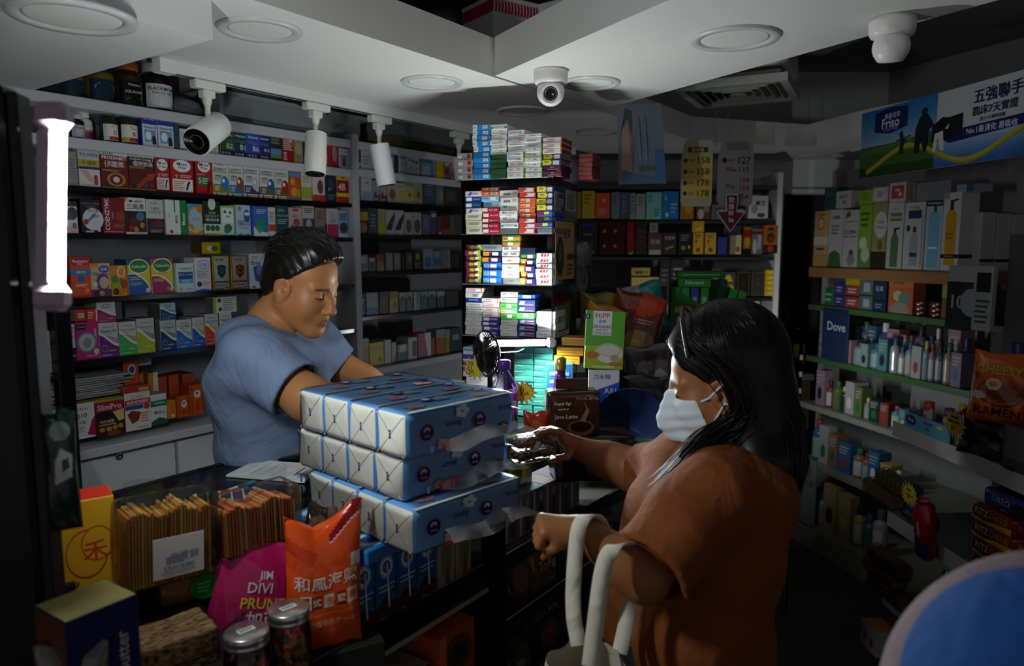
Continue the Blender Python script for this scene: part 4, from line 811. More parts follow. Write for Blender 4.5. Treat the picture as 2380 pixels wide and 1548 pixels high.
stack(0, 6, 1257, 1302, 408, [(2, '5a1638,1a1c3c', 'dark red box, navy end', 't 56 70 40 24 c8b0b8 雙飛人;l 30 20 84 44 1 a88;p 1a1c3c 0 0 40 0 0 60', 13.4), (2, '2a2a70,666', 'navy box with yellow arrow', 'p d8c81f 4 6 44 6 54 50 44 94 4 94;t 24 60 30 34 554 雙效;r 58 10 90 80 ccc', 13.6), (3, 'd4d0cc,6a1f1a', 'white cold tablet box, red end', CX, 12.8)])
stack(0, 7, 1318, 1352, 407, [(6, '7a2a22,6a1f1a', 'red brown box', 'r 10 40 90 60 8a3a30', 10.5)], .12)
WG = 't 30 64 34 40 446 傷風;l 50 40 90 70 2 889;r 40 4 70 12 c66'
stack(1, 1, 1079, 1117, 540, [(3, 'c8c4b0', 'cream box with yellow spot', 'c 16 50 7 22 cb6;l 22 30 88 70 2 776', 16), (1, 'd0ccd4', 'white box, purple slash', 'p 5a3a8a 14 10 34 10 44 80 34 80;t 60 50 40 40 446 健力宝', 12), (2, '1c4a80', 'deep blue box with white sticker', 'r 8 20 42 80 ddd;l 50 40 92 60 1 8ac', 14), (1, 'd0ccd4', 'white purple slashed box', 'p 5a3a8a 14 10 34 10 44 80 34 80;t 60 50 40 40 446 健力宝', 12)])
stack(1, 2, 1118, 1158, 539, [(5, 'a51f34', 'crimson box with white sticker', 'r 4 20 36 84 ddc;t 70 50 48 40 ecd Mese R.S.R', 12.4), (2, '7fb4d0', 'pale blue box', 'r 52 20 84 80 ddd;l 8 40 44 70 2 478', 13.4), (2, 'c8622a', 'orange box with barcode', 't 26 56 30 50 ecc 必理;r 56 16 92 84 ccc;l 60 20 88 80 4 444', 9.8)])
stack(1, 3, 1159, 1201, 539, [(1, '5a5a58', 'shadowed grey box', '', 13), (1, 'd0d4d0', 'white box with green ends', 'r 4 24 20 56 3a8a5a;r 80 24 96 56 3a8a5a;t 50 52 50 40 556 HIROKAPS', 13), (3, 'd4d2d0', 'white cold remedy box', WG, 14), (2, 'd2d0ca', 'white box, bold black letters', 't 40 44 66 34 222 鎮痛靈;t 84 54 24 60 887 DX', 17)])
stack(1, 4, 1203, 1242, 539, [(3, 'b8403a', 'red and white box', 'p d0c8c4 34 10 90 10 94 80 50 90;t 40 54 44 50 b52a24 inagi', 12), (4, 'c85c2a', 'orange box with sticker', 'r 40 16 66 84 d0c0b4;t 22 60 26 50 ecc 必理', 12), (2, 'b8403a', 'upper red and white box', 'p d0c8c4 34 10 90 10 94 80 50 90;t 40 54 44 50 b52a24 inagi', 12)])
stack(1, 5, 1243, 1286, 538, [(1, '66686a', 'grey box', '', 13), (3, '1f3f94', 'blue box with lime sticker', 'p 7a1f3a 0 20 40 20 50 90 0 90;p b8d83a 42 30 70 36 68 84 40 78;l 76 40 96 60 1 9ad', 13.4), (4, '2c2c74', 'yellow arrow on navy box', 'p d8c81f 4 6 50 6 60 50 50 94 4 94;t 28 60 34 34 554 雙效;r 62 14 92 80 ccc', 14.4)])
stack(2, 1, 1079, 1116, 647, [(7, '701a3c,1f3a80', 'maroon and lime box', 'p a8b82a 78 0 100 0 100 100 72 100;c 40 48 18 30 9aa82a;r 60 30 84 78 ddd', 13)])
stack(2, 2, 1118, 1162, 650, [(3, '1f6ac0', 'bright blue box with barcode', 'r 6 24 34 76 9bd;l 8 28 32 72 3 234;r 40 20 74 78 ddd', 16.6), (2, '241f50', 'navy box with orange square', 'r 4 14 36 84 c88a2a;r 36 60 48 84 a22;r 52 20 84 76 ddd', 13.8), (1, '84888a', 'grey printed box', 'l 10 30 80 70 2 555', 15)])
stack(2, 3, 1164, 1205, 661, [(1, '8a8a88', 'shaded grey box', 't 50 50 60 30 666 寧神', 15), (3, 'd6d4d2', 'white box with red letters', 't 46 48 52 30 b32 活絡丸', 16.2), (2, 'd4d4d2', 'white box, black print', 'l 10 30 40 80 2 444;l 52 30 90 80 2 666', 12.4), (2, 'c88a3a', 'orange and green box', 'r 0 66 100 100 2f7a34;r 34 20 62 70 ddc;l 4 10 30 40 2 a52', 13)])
stack(2, 4, 1206, 1242, 662, [(4, '2a2464', 'orange fronted navy box', 'r 0 0 34 100 c8902a;c 18 40 10 20 ddd;r 34 60 44 100 b22;r 44 20 78 76 ddd', 14.8), (1, '1f5f2e', 'green box with sticker', 'r 46 20 80 80 ddd;l 8 30 40 70 2 9c9', 13), (1, '1c1c3c', 'dark navy box', '', 14)])
stack(2, 5, 1244, 1286, 654, [(6, 'd4d4d4', 'white box, red slanted letters', 'r 0 90 100 100 6fb0dc;p b52a34 22 30 36 30 40 80 26 80;p b52a34 40 30 52 30 56 80 44 80;p b52a34 56 30 64 30 72 80 62 80', 12.4)])
stack(3, 1, 1079, 1117, 775, [(4, 'd0d0d0', 'white box, script print', 't 50 50 66 30 666 Easymag', 10.6), (2, 'd0d4d0', 'white box with green dashes', 'r 0 40 16 62 2f7a4a;r 84 40 100 62 2f7a4a;t 50 50 50 34 687 HIROKAPS', 11.5), (1, 'd0d0d4', 'white box, thin print', 'l 20 40 90 60 1 555', 10.4), (1, '1f3a94', 'navy capsule box', 't 50 50 66 44 dde Brimax Cap', 10.6), (1, 'd2d2d0', 'white barcode box', 'l 46 20 84 80 5 333', 12), (1, 'd4d0cc', 'white cold tablet box', CX, 11)])
stack(3, 2, 1118, 1158, 769, [(4, '2c2c80', 'indigo box with sticker', 'r 6 24 40 90 ddd;t 66 62 48 40 dde vroter', 10.8), (4, 'd6d0cc', 'white cold remedy box, orange edge', CX, 11.2)])
stack(3, 3, 1159, 1199, 772, [(3, 'd2d2d0', 'white box, pale print', 'l 12 30 60 60 2 999', 13), (1, '4fa84a', 'green box with sticker', 'r 40 30 66 84 ddd;t 20 50 22 60 253 止咳;l 70 20 94 60 1 263', 14.4), (1, 'c8c0a0', 'cream box with green corner', 'p 3a8a6a 60 100 100 100 100 50;r 36 20 60 90 ddd;l 6 30 34 60 2 b54', 9.4), (1, '4fa84a', 'upper green box with sticker', 'r 40 30 66 84 ddd;t 20 50 22 60 253 止咳;l 70 20 94 60 1 263', 15.6), (2, 'd4d4d2', 'white box with fine print', 'l 10 30 40 80 2 444;l 52 30 90 80 2 666', 13)])
stack(3, 4, 1200, 1241, 772, [(3, '1f3464,10141f', 'navy box with white mark', 'p 8fa0c0 8 20 36 20 44 80 16 80;r 40 14 92 36 c04a5a;l 48 56 90 76 1 ccd', 14.4), (1, '4fb050', 'bright green box', 'r 40 30 66 84 ddd;t 20 50 22 60 253 止咳', 14.6), (2, '1f3464,10141f', 'navy box, dark end', 'p 8fa0c0 8 20 36 20 44 80 16 80;r 40 14 92 36 c04a5a', 15), (1, '1f4aa8,163a88', 'blue barcode box', 'r 30 24 76 84 ccd;l 32 28 74 80 4 234', 12)])
stack(3, 5, 1243, 1287, 783, [(4, 'd0d2d4', 'white feeding bottle box', 't 32 56 50 30 445 Dr.Brown;l 40 14 92 30 1 889', 15.8)])
# under the tower: teal boxes two by two, white and red boxes
k = 0; p0 = PT(1196, 985); z = 1.1015; n = 0
rg = random.Random(3)
while z < ZR[3]-.045:
    h = .0192
    for j in range(2):
        u = tu(PT(1218+j*46, 900))+rg.uniform(-.002, .002); n += 1; yy = -.01+rg.uniform(0, .004)
        p = (TQ[0]+TX[0]*u-TN[0]*yy, TQ[1]+TX[1]*u-TN[1]*yy, z)
        carton('medicine_box', f'flat teal box, {ORD[n//2+n%2]} layer up, {"nearer the fan" if j == 0 else "nearer the tower edge"}', 'box', p, TA+rg.uniform(-.03, .03), .066, h-.0006, .09, '35806f', 'l 6 60 50 80 1 9cc;r 60 20 92 30 367', None, None, 'gloss', 'flat teal boxes stacked under the tower')
    z += h
z = 1.1015
for i, (c, nm, h, art) in enumerate([('d4d4d0', 'lowest white pill box', .03, 'l 10 20 60 80 3 888;t 84 50 20 30 466 P'), ('d0d0ce', 'second white pill box', .03, 'l 10 20 60 80 3 999'), ('d4d2d0', 'third white pill box', .03, 'l 10 20 60 80 3 888'), ('d2d2d0', 'topmost white pill box', .028, 'l 10 20 60 80 3 999'), ('b8383a', 'lower red topped box', .034, 'r 0 0 100 46 d0ccc8;l 10 60 80 80 2 ecc'), ('b83034', 'upper red topped box', .026, 'r 0 78 100 100 ddd;l 40 20 90 60 2 ecc'), ('d0d4d8', 'white box with blue bands', .04, 'r 0 0 100 40 2a4a80;r 0 70 100 90 5a9ac8')]):
    u = tu(PT(1118, 880)) if i < 4 else tu(PT(1094, 840)); yy = -.005
    carton('medicine_box', f'{nm} behind the small black fan', 'box', (TQ[0]+TX[0]*u-TN[0]*yy, TQ[1]+TX[1]*u-TN[1]*yy, z), TA, .105 if i < 4 else .052, h-.0006, .08, c, art, None, None, 'card', 'boxes behind the fan'); z += h
z = 1.1015
for i in range(5):
    p = PD(1063, 900, 2.5); carton('medicine_box', f'small white box with lime sticker, {ORD[i+1]} up, left of the tower', 'box', (p.x, p.y, z), TA, .055, .0196, .08, 'd0d4d0', 'r 56 20 96 80 b8e03a;c 14 56 5 16 356;c 28 56 5 16 356', None, None, 'card', 'lime stickered boxes by the tower'); z += .0202
# ------------------------------------------------------------ people: smooth bodies grown from blended volumes
class Body:
    def __init__(s, lo, hi, res):
        s.lo = np.array(lo, float); s.res = res; s.n = np.ceil((np.array(hi)-s.lo)/res).astype(int)+1; s.f = np.full(s.n, .5, np.float32)
    def _blk(s, lo, hi, m):
        a = np.clip(np.floor((np.minimum(lo, hi)-m-s.lo)/s.res).astype(int), 0, s.n-1); b = np.clip(np.ceil((np.maximum(lo, hi)+m-s.lo)/s.res).astype(int)+1, 1, s.n)
        sl = tuple(slice(i, max(j, i+1)) for i, j in zip(a, b)); g = [s.lo[k]+np.arange(sl[k].start, sl[k].stop)*s.res for k in range(3)]
        return sl, np.stack(np.meshgrid(*g, indexing='ij'), -1)
    def _put(s, sl, d, k, mode):
        f = s.f[sl]; d = d.astype(np.float32)
        if mode == 'sub': d = -d; s.f[sl] = np.maximum(f, d)+np.maximum(k-np.abs(f-d), 0)**2/(4*k); return
        s.f[sl] = np.minimum(f, d)-np.maximum(k-np.abs(f-d), 0)**2/(4*k)
    def cap(s, p, q, r1, r2=None, k=.02, mode='add', sq=None):
        r2 = r1 if r2 is None else r2; p, q = np.array(p, float), np.array(q, float); m = max(r1, r2)*1.3+k+.012
        sl, P = s._blk(p, q, m); v = q-p; x = P-p; t = np.clip((x@v)/max(v@v, 1e-9), 0, 1); dv = x-t[..., None]*v
        if sq is not None:      # squash: thinner along a direction
            a = np.array(sq[0], float); a /= np.linalg.norm(a); c = dv@a; dv = dv+c[..., None]*a*(1/sq[1]-1)
        s._put(sl, np.linalg.norm(dv, axis=-1)-(r1+t*(r2-r1)), k, mode); return s
    def chain(s, pts, rs, k=.02, **kw):
        for i in range(len(pts)-1): s.cap(pts[i], pts[i+1], rs[i], rs[i+1], k, **kw)
        return s
    def ell(s, c, r, R=None, k=.015, mode='add'):
        c, r = np.array(c, float), np.array(r, float); m = r.max()+k+.012; sl, P = s._blk(c, c, m); x = P-c
        if R is not None: x = x@R
        k0 = np.linalg.norm(x/r, axis=-1); k1 = np.linalg.norm(x/r**2, axis=-1)+1e-9
        s._put(sl, k0*(k0-1)/k1, k, mode); return s
    def plane(s, p, n, lo=None, hi=None):    # cut away what lies on the n side of p (within a box)
        n = np.array(n, float); n /= np.linalg.norm(n); sl, P = s._blk(np.array(s.lo if lo is None else lo), np.array(s.lo+s.n*s.res if hi is None else hi), 0)
        s.f[sl] = np.maximum(s.f[sl], ((P-np.array(p, float))@n).astype(np.float32)); return s
    def ripple(s, amp, waves):
        sl, P = s._blk(s.lo, s.lo+s.n*s.res, 0)
        for (d, fr, ph, d2, f2) in waves: s.f += amp*np.sin(P@np.array(d)*fr+ph+1.6*np.sin(P@np.array(d2)*f2)).astype(np.float32)
        return s
    def mesh(s):
        f = s.f; f[[0, -1]] = .5; f[:, [0, -1]] = .5; f[:, :, [0, -1]] = .5
        ins = f < 0; n = np.array(f.shape)-1; cnt = np.zeros(n, np.float32); acc = np.zeros((*n, 3), np.float32)
        for a in range(3):
            o1, o2 = [q for q in range(3) if q != a]
            for i in (0, 1):
                for j in (0, 1):
                    A = [None]*3; B = [None]*3; A[a] = slice(0, -1); B[a] = slice(1, None)
                    for o, v in ((o1, i), (o2, j)): A[o] = B[o] = slice(v, n[o]+v)
                    fa, fb = f[tuple(A)], f[tuple(B)]; x = (fa < 0) != (fb < 0); t = np.where(x, fa/np.where(x, fa-fb, 1), 0)
                    cnt += x; acc[..., a] += np.where(x, t, 0); acc[..., o1] += x*i; acc[..., o2] += x*j
        use = cnt > 0; idx = -np.ones(n, int); idx[use] = np.arange(use.sum())
        v = (np.argwhere(use)+acc[use]/cnt[use][:, None])*s.res+s.lo; fs = []
        for a in range(3):
            o1, o2 = [q for q in range(3) if q != a]
            A = [slice(1, -1)]*3; B = [slice(1, -1)]*3; A[a] = slice(0, -1); B[a] = slice(1, None)
            fl = ins[tuple(A)] != ins[tuple(B)]; q = np.argwhere(fl); off = np.array([1, 1, 1]); off[a] = 0; q = q+off
            e1 = np.eye(3, dtype=int)[o1]; e2 = np.eye(3, dtype=int)[o2]
            g = np.stack([idx[tuple(w.T)] for w in (q-e1-e2, q-e2, q, q-e1)], 1); ia = ins[tuple((q).T)]
            flip = ia if a != 1 else ~ia; g[flip] = g[flip][:, ::-1]; fs.append(g)
        return v, np.concatenate(fs)
def body_mesh(name, bd, fin, colfn, parent, origin, smooth=1):
    v, fc = bd.mesh(); v0 = v
    for _ in range(smooth):     # one gentle relaxing pass
        acc = np.zeros_like(v); c = np.zeros(len(v))
        for i in range(4): a, b = fc[:, i], fc[:, (i+1) % 4]; np.add.at(acc, a, v[b]); np.add.at(acc, b, v[a]); np.add.at(c, a, 1); np.add.at(c, b, 1)
        v = v*.5+acc/c[:, None]*.5
    m = bpy.data.meshes.new(name); o = np.array(origin); w = (v-o).astype(np.float32)
    m.vertices.add(len(w)); m.vertices.foreach_set('co', w.ravel()); m.loops.add(len(fc)*4); m.polygons.add(len(fc))
    m.loops.foreach_set('vertex_index', fc.ravel().astype(np.int32)); m.polygons.foreach_set('loop_start', np.arange(0, len(fc)*4, 4, dtype=np.int32))
    m.update(calc_edges=True); m.polygons.foreach_set('use_smooth', [True]*len(fc)); m.validate()
    at = m.color_attributes.new('Col', 'FLOAT_COLOR', 'POINT'); col = np.ones((len(v), 4), np.float32); col[:, :3] = colfn(v); at.data.foreach_set('color', col.ravel())
    m.materials.append(MATS[fin]); ob = bpy.data.objects.new(name, m); COL.objects.link(ob)
    if parent is not None: ob.parent = parent
    return ob
def solid(h): c = np.array(lin(h)); return lambda v: np.tile(c, (len(v), 1))
class Head:
    def __init__(s, O, yaw, pitch, roll, sc):    # yaw: compass of the face (0 = +X), pitch: downwards
        f = Vector((math.cos(yaw)*math.cos(pitch), math.sin(yaw)*math.cos(pitch), -math.sin(pitch))); l = Vector((0, 0, 1)).cross(f).normalized(); u = f.cross(l)
        if roll: Rr = Matrix.Rotation(roll, 3, f); l = Rr @ l; u = Rr @ u
        s.R = np.array([f, l, u]).T; s.O = np.array(O); s.s = sc; s.f, s.l, s.u = f, l, u
    def w(s, x, y, z): return s.O+s.R@(np.array([x, y, z])*s.s)
    def loc(s, v): return ((v-s.O)@s.R)/s.s
    def build(s, b, mask=False):
        W, S_ = s.w, s.s
        E = lambda c, r, k=.015, mode='add': b.ell(W(*c), np.array(r)*S_, s.R, k*S_, mode)
        C = lambda p, q, r1, r2, k=.012, mode='add': b.cap(W(*p), W(*q), r1*S_, r2*S_, k*S_, mode)
        E((-.012, 0, .036), (.099, .077, .09)); E((.028, 0, -.028), (.066, .064, .088), .02)
        for y in (-1, 1):
            C((-.005, y*.056, -.045), (.066, y*.018, -.1), .024, .02, .025); E((.05, y*.042, -.03), (.03, .024, .03), .03)
            C((.078, y*.012, .026), (.066, y*.046, .024), .012, .009, .014)
            E((.089, y*.031, .004), (.014, .017, .011), .008, 'sub'); E((.0735, y*.032, .003), (.0145, .0155, .0125), .004)
            E((.1, y*.0135, -.036), (.0105, .0075, .008), .006); C((.098, y*.007, -.0435), (.102, y*.0075, -.0425), .003, .003, .004, 'sub')
            E((-.006, y*.077, -.003), (.027, .011, .035), .006); E((.002, y*.086, .0), (.014, .007, .02), .004, 'sub'); E((-.004, y*.079, -.034), (.012, .007, .011), .005)
            E((.006, y*.083, -.004), (.006, .005, .009), .003)
        C((.088, 0, .016), (.107, 0, -.026), .0085, .0115, .012); E((.109, 0, -.031), (.0125, .0125, .0105), .007)
        E((.078, 0, -.103), (.02, .024, .018), .02)
        E((.08, 0, -.062), (.02, .028, .02), .016)
        C((.092, -.017, -.0615), (.0985, 0, -.0585), .004, .0062, .004); C((.092, .017, -.0615), (.0985, 0, -.0585), .004, .0062, .004)
        C((.089, -.015, -.071), (.0955, 0, -.0725), .0045, .0068, .004); C((.089, .015, -.071), (.0955, 0, -.0725), .0045, .0068, .004)
        C((.097, -.019, -.0665), (.104, 0, -.0655), .0016, .002, .003, 'sub'); C((.097, .019, -.0665), (.104, 0, -.0655), .0016, .002, .003, 'sub')
    def paint(s, v, skin, lip, brow, age=0):
        p = s.loc(v); x, y, z = p.T; ay = np.abs(y); col = np.tile(np.array(lin(skin)), (len(v), 1))
        mix = lambda m, h, t=1.0: col.__setitem__(m, col[m]*(1-t)+np.array(lin(h))*t)
        mix((x > .085) & (ay < .019) & (z < -.056) & (z > -.079), lip, .75)
        near = (np.abs(x) < .14) & (ay < .1) & (np.abs(z) < .15)
        mix(near & (x > .06) & (ay > .012) & (ay < .05) & (z > .021-.1*(ay-.03)**2) & (z < .031-.25*np.maximum(ay-.03, 0)), brow, .8)
        mix(near & (x > .06) & (ay > .018) & (ay < .047) & (np.abs(z-.001+.0) < .0022), '1a1210', .85)
        mix(near & (ay > .07) & (x > -.03) & (x < .025), 'b06a4a', .25)
        return col
SKM, SKW = 'ad7449', '9c633c'
def strands(m, n, fn, rad, col, seg=10, seed=1):
    rg = random.Random(seed)
    for i in range(n):
        pts = fn(rg, i)
        if pts: k = len(pts); c = tuple(q*rg.uniform(.6, 1.5) for q in lin(col)); m.tube(pts, [rad*(1-.75*abs(2*t/(k-1)-.8)**2 if t else .3) for t in range(k)], c, 4, False)
def hand(b, wrist, dirv, palm, thumbside, curl, s=1.0, spread=.0, grip=None):
    """Palm and five unequal bent fingers. dirv: wrist to knuckles; palm: the way the palm faces; thumbside: towards the thumb."""
    d = Vector(dirv).normalized(); p = Vector(palm); p = (p-d*p.dot(d)).normalized(); t = Vector(thumbside); t = (t-d*t.dot(d)-p*t.dot(p)).normalized(); w = Vector(wrist)
    b.cap(w, w+d*.03*s, .025*s, .027*s, .02, sq=(p, .72))
    for i, o in enumerate((.026, .009, -.009, -.026)): b.cap(w+d*.02*s+t*o*.55*s, w+d*.082*s+t*o*s-p*.002, .0165*s, .0125*s, .014, sq=(p, .85))
    b.cap(w+d*.03*s+t*.022*s+p*.004, w+d*.055*s+t*.03*s+p*.008, .017*s, .014*s, .015)
    for i, (o, L_) in enumerate(((.027, .072), (.009, .08), (-.009, .074), (-.026, .058))):
        k = w+d*.083*s+t*o*s; a = 0; q = k; c = curl[i] if hasattr(curl, '__len__') else curl
        for j, (fr, r1, r2) in enumerate(((.42, .0098, .0088), (.32, .0088, .008), (.26, .008, .0066))):
            a += c*(1, 1.15, .8)[j]; dd = (d*math.cos(a)+p*math.sin(a)+t*(spread*(1.5-i)*.3)).normalized(); e = q+dd*L_*fr*s; b.cap(q, e, r1*s, r2*s, .0035); q = e
    k = w+d*.03*s+t*.028*s+p*.006; dd = (d*.55+t*.75+p*.45).normalized() if grip is None else Vector(grip[0]).normalized()
    e = k+dd*.035*s; b.cap(k, e, .0125*s, .0105*s, .008); d2 = (d*.8+t*.15+p*.55).normalized() if grip is None else Vector(grip[1]).normalized()
    e2 = e+d2*.026*s; b.cap(e, e2, .0105*s, .0095*s, .004); b.cap(e2, e2+(d2*.8+p*.4).normalized()*.02*s, .0095*s, .0075*s, .004)

# ---- the shopkeeper
hm = Head(PD(704, 662, 1.92), -.36, .40, .06, .97)
ft = UW(1.36, -2.0); RM = root('person', 'man in a slate blue T-shirt leaning over the glass counter, looking down', 'person', (ft.x, ft.y, 0))
nb = PD(632, 752, 1.95); chest = PD(642, 880, 1.98); belly = PD(636, 1010, 2.06); pelv = PD(622, 1180, 2.17)
shR, elR, wrR = PD(588, 838, 1.80), PD(715, 925, 1.755), PD(900, 985, 1.86)
shL, elL, wrL = PD(728, 812, 2.10), PD(800, 868, 2.12), PD(930, 925, 2.15)
lat = Vector((.34, .94, 0))
bm = Body((-1.15, 1.45, .75), (-.15, 2.55, 1.85), .0062)
bm.chain([pelv, belly, chest, nb], [.10, .10, .095, .06], .05)
bm.chain([nb, hm.w(-.03, 0, -.05)], [.058, .055], .03); bm.cap(nb+Vector((0, 0, -.03)), shR, .045, .05, .04); bm.cap(nb+Vector((0, 0, -.03)), shL, .045, .05, .04)
bm.chain([shR, elR, elR.lerp(wrR, .35), wrR], [.06, .051, .048, .03], .03); bm.chain([shL, elL, elL.lerp(wrL, .35), wrL], [.057, .049, .045, .03], .03)
hand(bm, wrR, wrR-elR, (0, .3, -1), (.2, 1, 0), .25); hand(bm, wrL, wrL-elL, (0, -.3, -1), (.3, -1, 0), .3)
# the head on a finer grid of its own, blended into the neck at the same surface
def person_mesh(bd, head, root_, paint, res=.0033):
    v1 = None
    hb = Body(head.O-np.array([.17, .17, .2]), head.O+np.array([.17, .17, .17]), res)
    return hb
def upsample(b, res, lo, hi):
    c = Body(lo, hi, res); ax = [((c.lo[k]+np.arange(c.n[k])*res)-b.lo[k])/b.res for k in range(3)]
    f = b.f
    for k in range(3):
        i = np.clip(np.floor(ax[k]).astype(int), 0, b.n[k]-2); t = (ax[k]-i).astype(np.float32); t = t.reshape([-1 if q == k else 1 for q in range(3)])
        f = np.take(f, i, k)*(1-t)+np.take(f, i+1, k)*t
    c.f = f.astype(np.float32); return c
def paintm(v): return hm.paint(v, SKM, '9a5546', '241a16')
bm2 = upsample(bm, .0036, (-1.0, 1.5, 1.0), (-.2, 2.45, 1.84)); hm.build(bm2)
body_mesh('body', bm2, 'skin', paintm, RM, RM.location)
sh = Body((-1.15, 1.45, .72), (-.2, 2.55, 1.75), .0058)
a_, b_ = lat*.075, lat*-.07
for o in (a_, b_):
    sh.chain([pelv+o*1.3, belly+o*1.3+Vector((.02, 0, 0)), chest+o*1.5+Vector((.0, 0, .02)), nb+o*.9+Vector((-.03, 0, -.05))], [.104, .108, .102, .07], .045)
sh.cap(chest+Vector((.05, -.03, .03)), belly+Vector((.06, -.02, .04)), .095, .115, .05)
sh.cap(nb+Vector((-.02, 0, -.055)), shR, .075, .08, .05); sh.cap(nb+Vector((-.01, 0, -.055)), shL, .075, .078, .05)
sR = shR.lerp(elR, .80); sL = shL.lerp(elL, .80)
sh.cap(shR, sR, .08, .077, .03); sh.cap(shL, sL, .076, .068, .03)
sh.ripple(.0028, [((.5, .1, .9), 60, .3, (.9, .3, -.2), 9), ((-.6, .3, .75), 44, 1.1, (.2, .8, .5), 12)])
sh.ripple(.0042, [((.75, .2, .62), 30, 2.0, (-.5, .6, .6), 8)])
dR = (elR-shR).normalized(); dL = (elL-shL).normalized()
sh.plane(sR, dR, np.array(sR)-.13, np.array(sR)+.13); sh.plane(sL, dL, np.array(sL)-np.array([.03, .1, .1]), np.array(sL)+.1)
sh.cap(sR-dR*.04, sR+dR*.1, .066, .070, .004, 'sub'); sh.cap(sL-dL*.03, sL+dL*.1, .056, .06, .004, 'sub')
nk = Vector(hm.w(-.03, 0, -.05)); sh.cap(nb+Vector((.0, 0, -.008)), nk, .062, .072, .008, 'sub')
sw = body_mesh('t_shirt', sh, 'cloth', solid('7484a4'), RM, RM.location)
nv = (nk-nb).normalized()
cr = []; ex = nv.cross(Vector((0, 0, 1))).normalized(); ey = nv.cross(ex)
# small embroidered animal on the chest
bpy.context.view_layer.update()
def hit(ob, org, x, y, o=.0012):
    r, loc, no, ix = ob.ray_cast(PD(x, y, .5)-org, ray(x, y).normalized()); return loc+no*o if r else None
m = MB()
for ln in (((720, 848), (724, 846), (730, 847), (736, 850)), ((721, 849), (721, 858)), ((728, 850), (729, 860)), ((735, 851), (734, 860)), ((721, 847), (719, 841), (717, 838)), ((719, 841), (722, 837)), ((717, 843), (713, 841))):
    q = [z for z in (hit(sw, RM.location, *t) for t in ln) if z]
    if len(q) == len(ln): m.tube(q, .0016, 'b8bcc8', 6)
if m.v: m.build('embroidered_emblem', 'cloth', sw)
ha = Body(hm.O-.2, hm.O+.2, .0034)
ha.ell(hm.w(-.012, 0, .040), np.array((.110, .087, .104))*hm.s, hm.R, .01); ha.ell(hm.w(.012, 0, .108), np.array((.066, .066, .038))*hm.s, hm.R, .03); ha.cap(hm.w(-.055, 0, -.03), hm.w(-.05, 0, -.055), .062, .05, .03)
n_ = hm.R@np.array([.75, 0, -.66]); ha.plane(hm.w(.06, 0, .088), n_)
for y in (-1, 1): ha.ell(hm.w(.005, y*.1, -.02), np.array((.036, .034, .045)), hm.R, .008, 'sub')
ha.ripple(.0009, [((hm.R@np.array([.2, 1, .25])), 520, 0, (hm.R@np.array([1, .3, 0])), 40), ((hm.R@np.array([-.3, .9, .2])), 330, 1, (hm.R@np.array([.8, .3, .5])), 50)])
hair = body_mesh('hair', ha, 'hair', solid('181412'), RM, RM.location, 0)
def man_strand(rg, i):
    y = rg.gauss(0, .042); y = max(-.08, min(.08, y)); a0 = rg.uniform(.5, 1.9); L_ = rg.uniform(.25, .6); pts = []
    for t in range(9):
        a = a0+L_*t/8-.1; q = math.sqrt(max(.02, 1-(y/.088)**2)); lift = 1.012+.02*rg.random()
        x = -.012+.112*q*math.cos(a*1.25+.35)*lift; z = .04+.104*q*math.sin(a*1.25+.35)*lift+.012*max(0, 1-abs(a-.3)); pts.append(Vector(hm.w(x, y+.004*math.sin(t+i)+.0006*t*(i % 7-3), z+.0012*t*(i % 3 == 0)*(1-t/9)*3))-RM.location)
    return pts
m = MB(); strands(m, 420, man_strand, .0009, '1c1614', seed=5)
m.build('hair_strands', 'hair', hair)
for y in (-1, 1):
    m = MB(); m.tube([Vector(hm.w(.0885-.012*abs(t)**2-.004*max(0, t*y), y*.032+t*.0145, .0005+.0015*t*t))-RM.location for t in (-1, -.5, 0, .5, 1)], .0012, '140e0c', 6); m.build('eyelashes', 'hair', RM)
tr = Body((-1.3, 1.5, 0), (-.3, 2.6, 1.15), .011)
for sg in (1, -1):
    h = pelv+lat*sg*.085+Vector((0, 0, -.05)); k_ = Vector((ft.x, ft.y, .5))+lat*sg*.1; an = Vector((ft.x-.02, ft.y, .09))+lat*sg*.1; tr.chain([h, k_, an], [.115, .075, .06], .03)
tr.cap(pelv+Vector((0, 0, .03)), pelv+Vector((0, 0, -.08)), .135, .13, .04)
body_mesh('trousers', tr, 'cloth', solid('3a3c44'), RM, RM.location)
for sg in (1, -1):
    q = Vector((ft.x, ft.y, .04))+lat*sg*.1; so = Body(np.array(q)-np.array([.2, .2, .05]), np.array(q)+np.array([.25, .25, .12]), .008); so.cap(q+Vector((-.05, 0, 0)), q+Vector((.15, -.05, -.005)), .042, .036, .02); so.plane((0, 0, 0.002), (0, 0, -1)); body_mesh('shoe', so, 'matte', solid('202024'), RM, RM.location)

# ---- the customer
hw = Head(PD(1676, 893, 1.54), math.pi-.30, .26, -.04, 1.08)
RWl = Vector((.55, 1.42, 0)); RW = root('person', 'woman in a rust brown T-shirt and white face mask reaching for the counter', 'person', RWl)
nbw = PD(1700, 1040, 1.53); lw = Vector((.24, -.97, 0))         # towards her left arm, nearest us
ub, mb, lb, pb = PD(1672, 1130, 1.52), PD(1628, 1260, 1.50), PD(1588, 1440, 1.50), PD(1600, 1640, 1.52)
sL_, eL_, wL_ = PD(1650, 1165, 1.385), PD(1496, 1342, 1.275), PD(1352, 1232, 1.30)
sR_, eR_, wR_ = PD(1578, 1092, 1.66), PD(1468, 1092, 1.79), PD(1342, 1040, 1.80)
bw = Body((-.12, 1.0, .82), (.78, 2.0, 1.62), .0058)
bw.chain([pb, lb, mb, ub, nbw], [.11, .10, .10, .085, .05], .03); bw.chain([nbw, hw.w(-.03, 0, -.05)], [.055, .055], .03)
bw.cap(nbw, sL_, .05, .06, .05); bw.cap(nbw, sR_, .05, .055, .05)
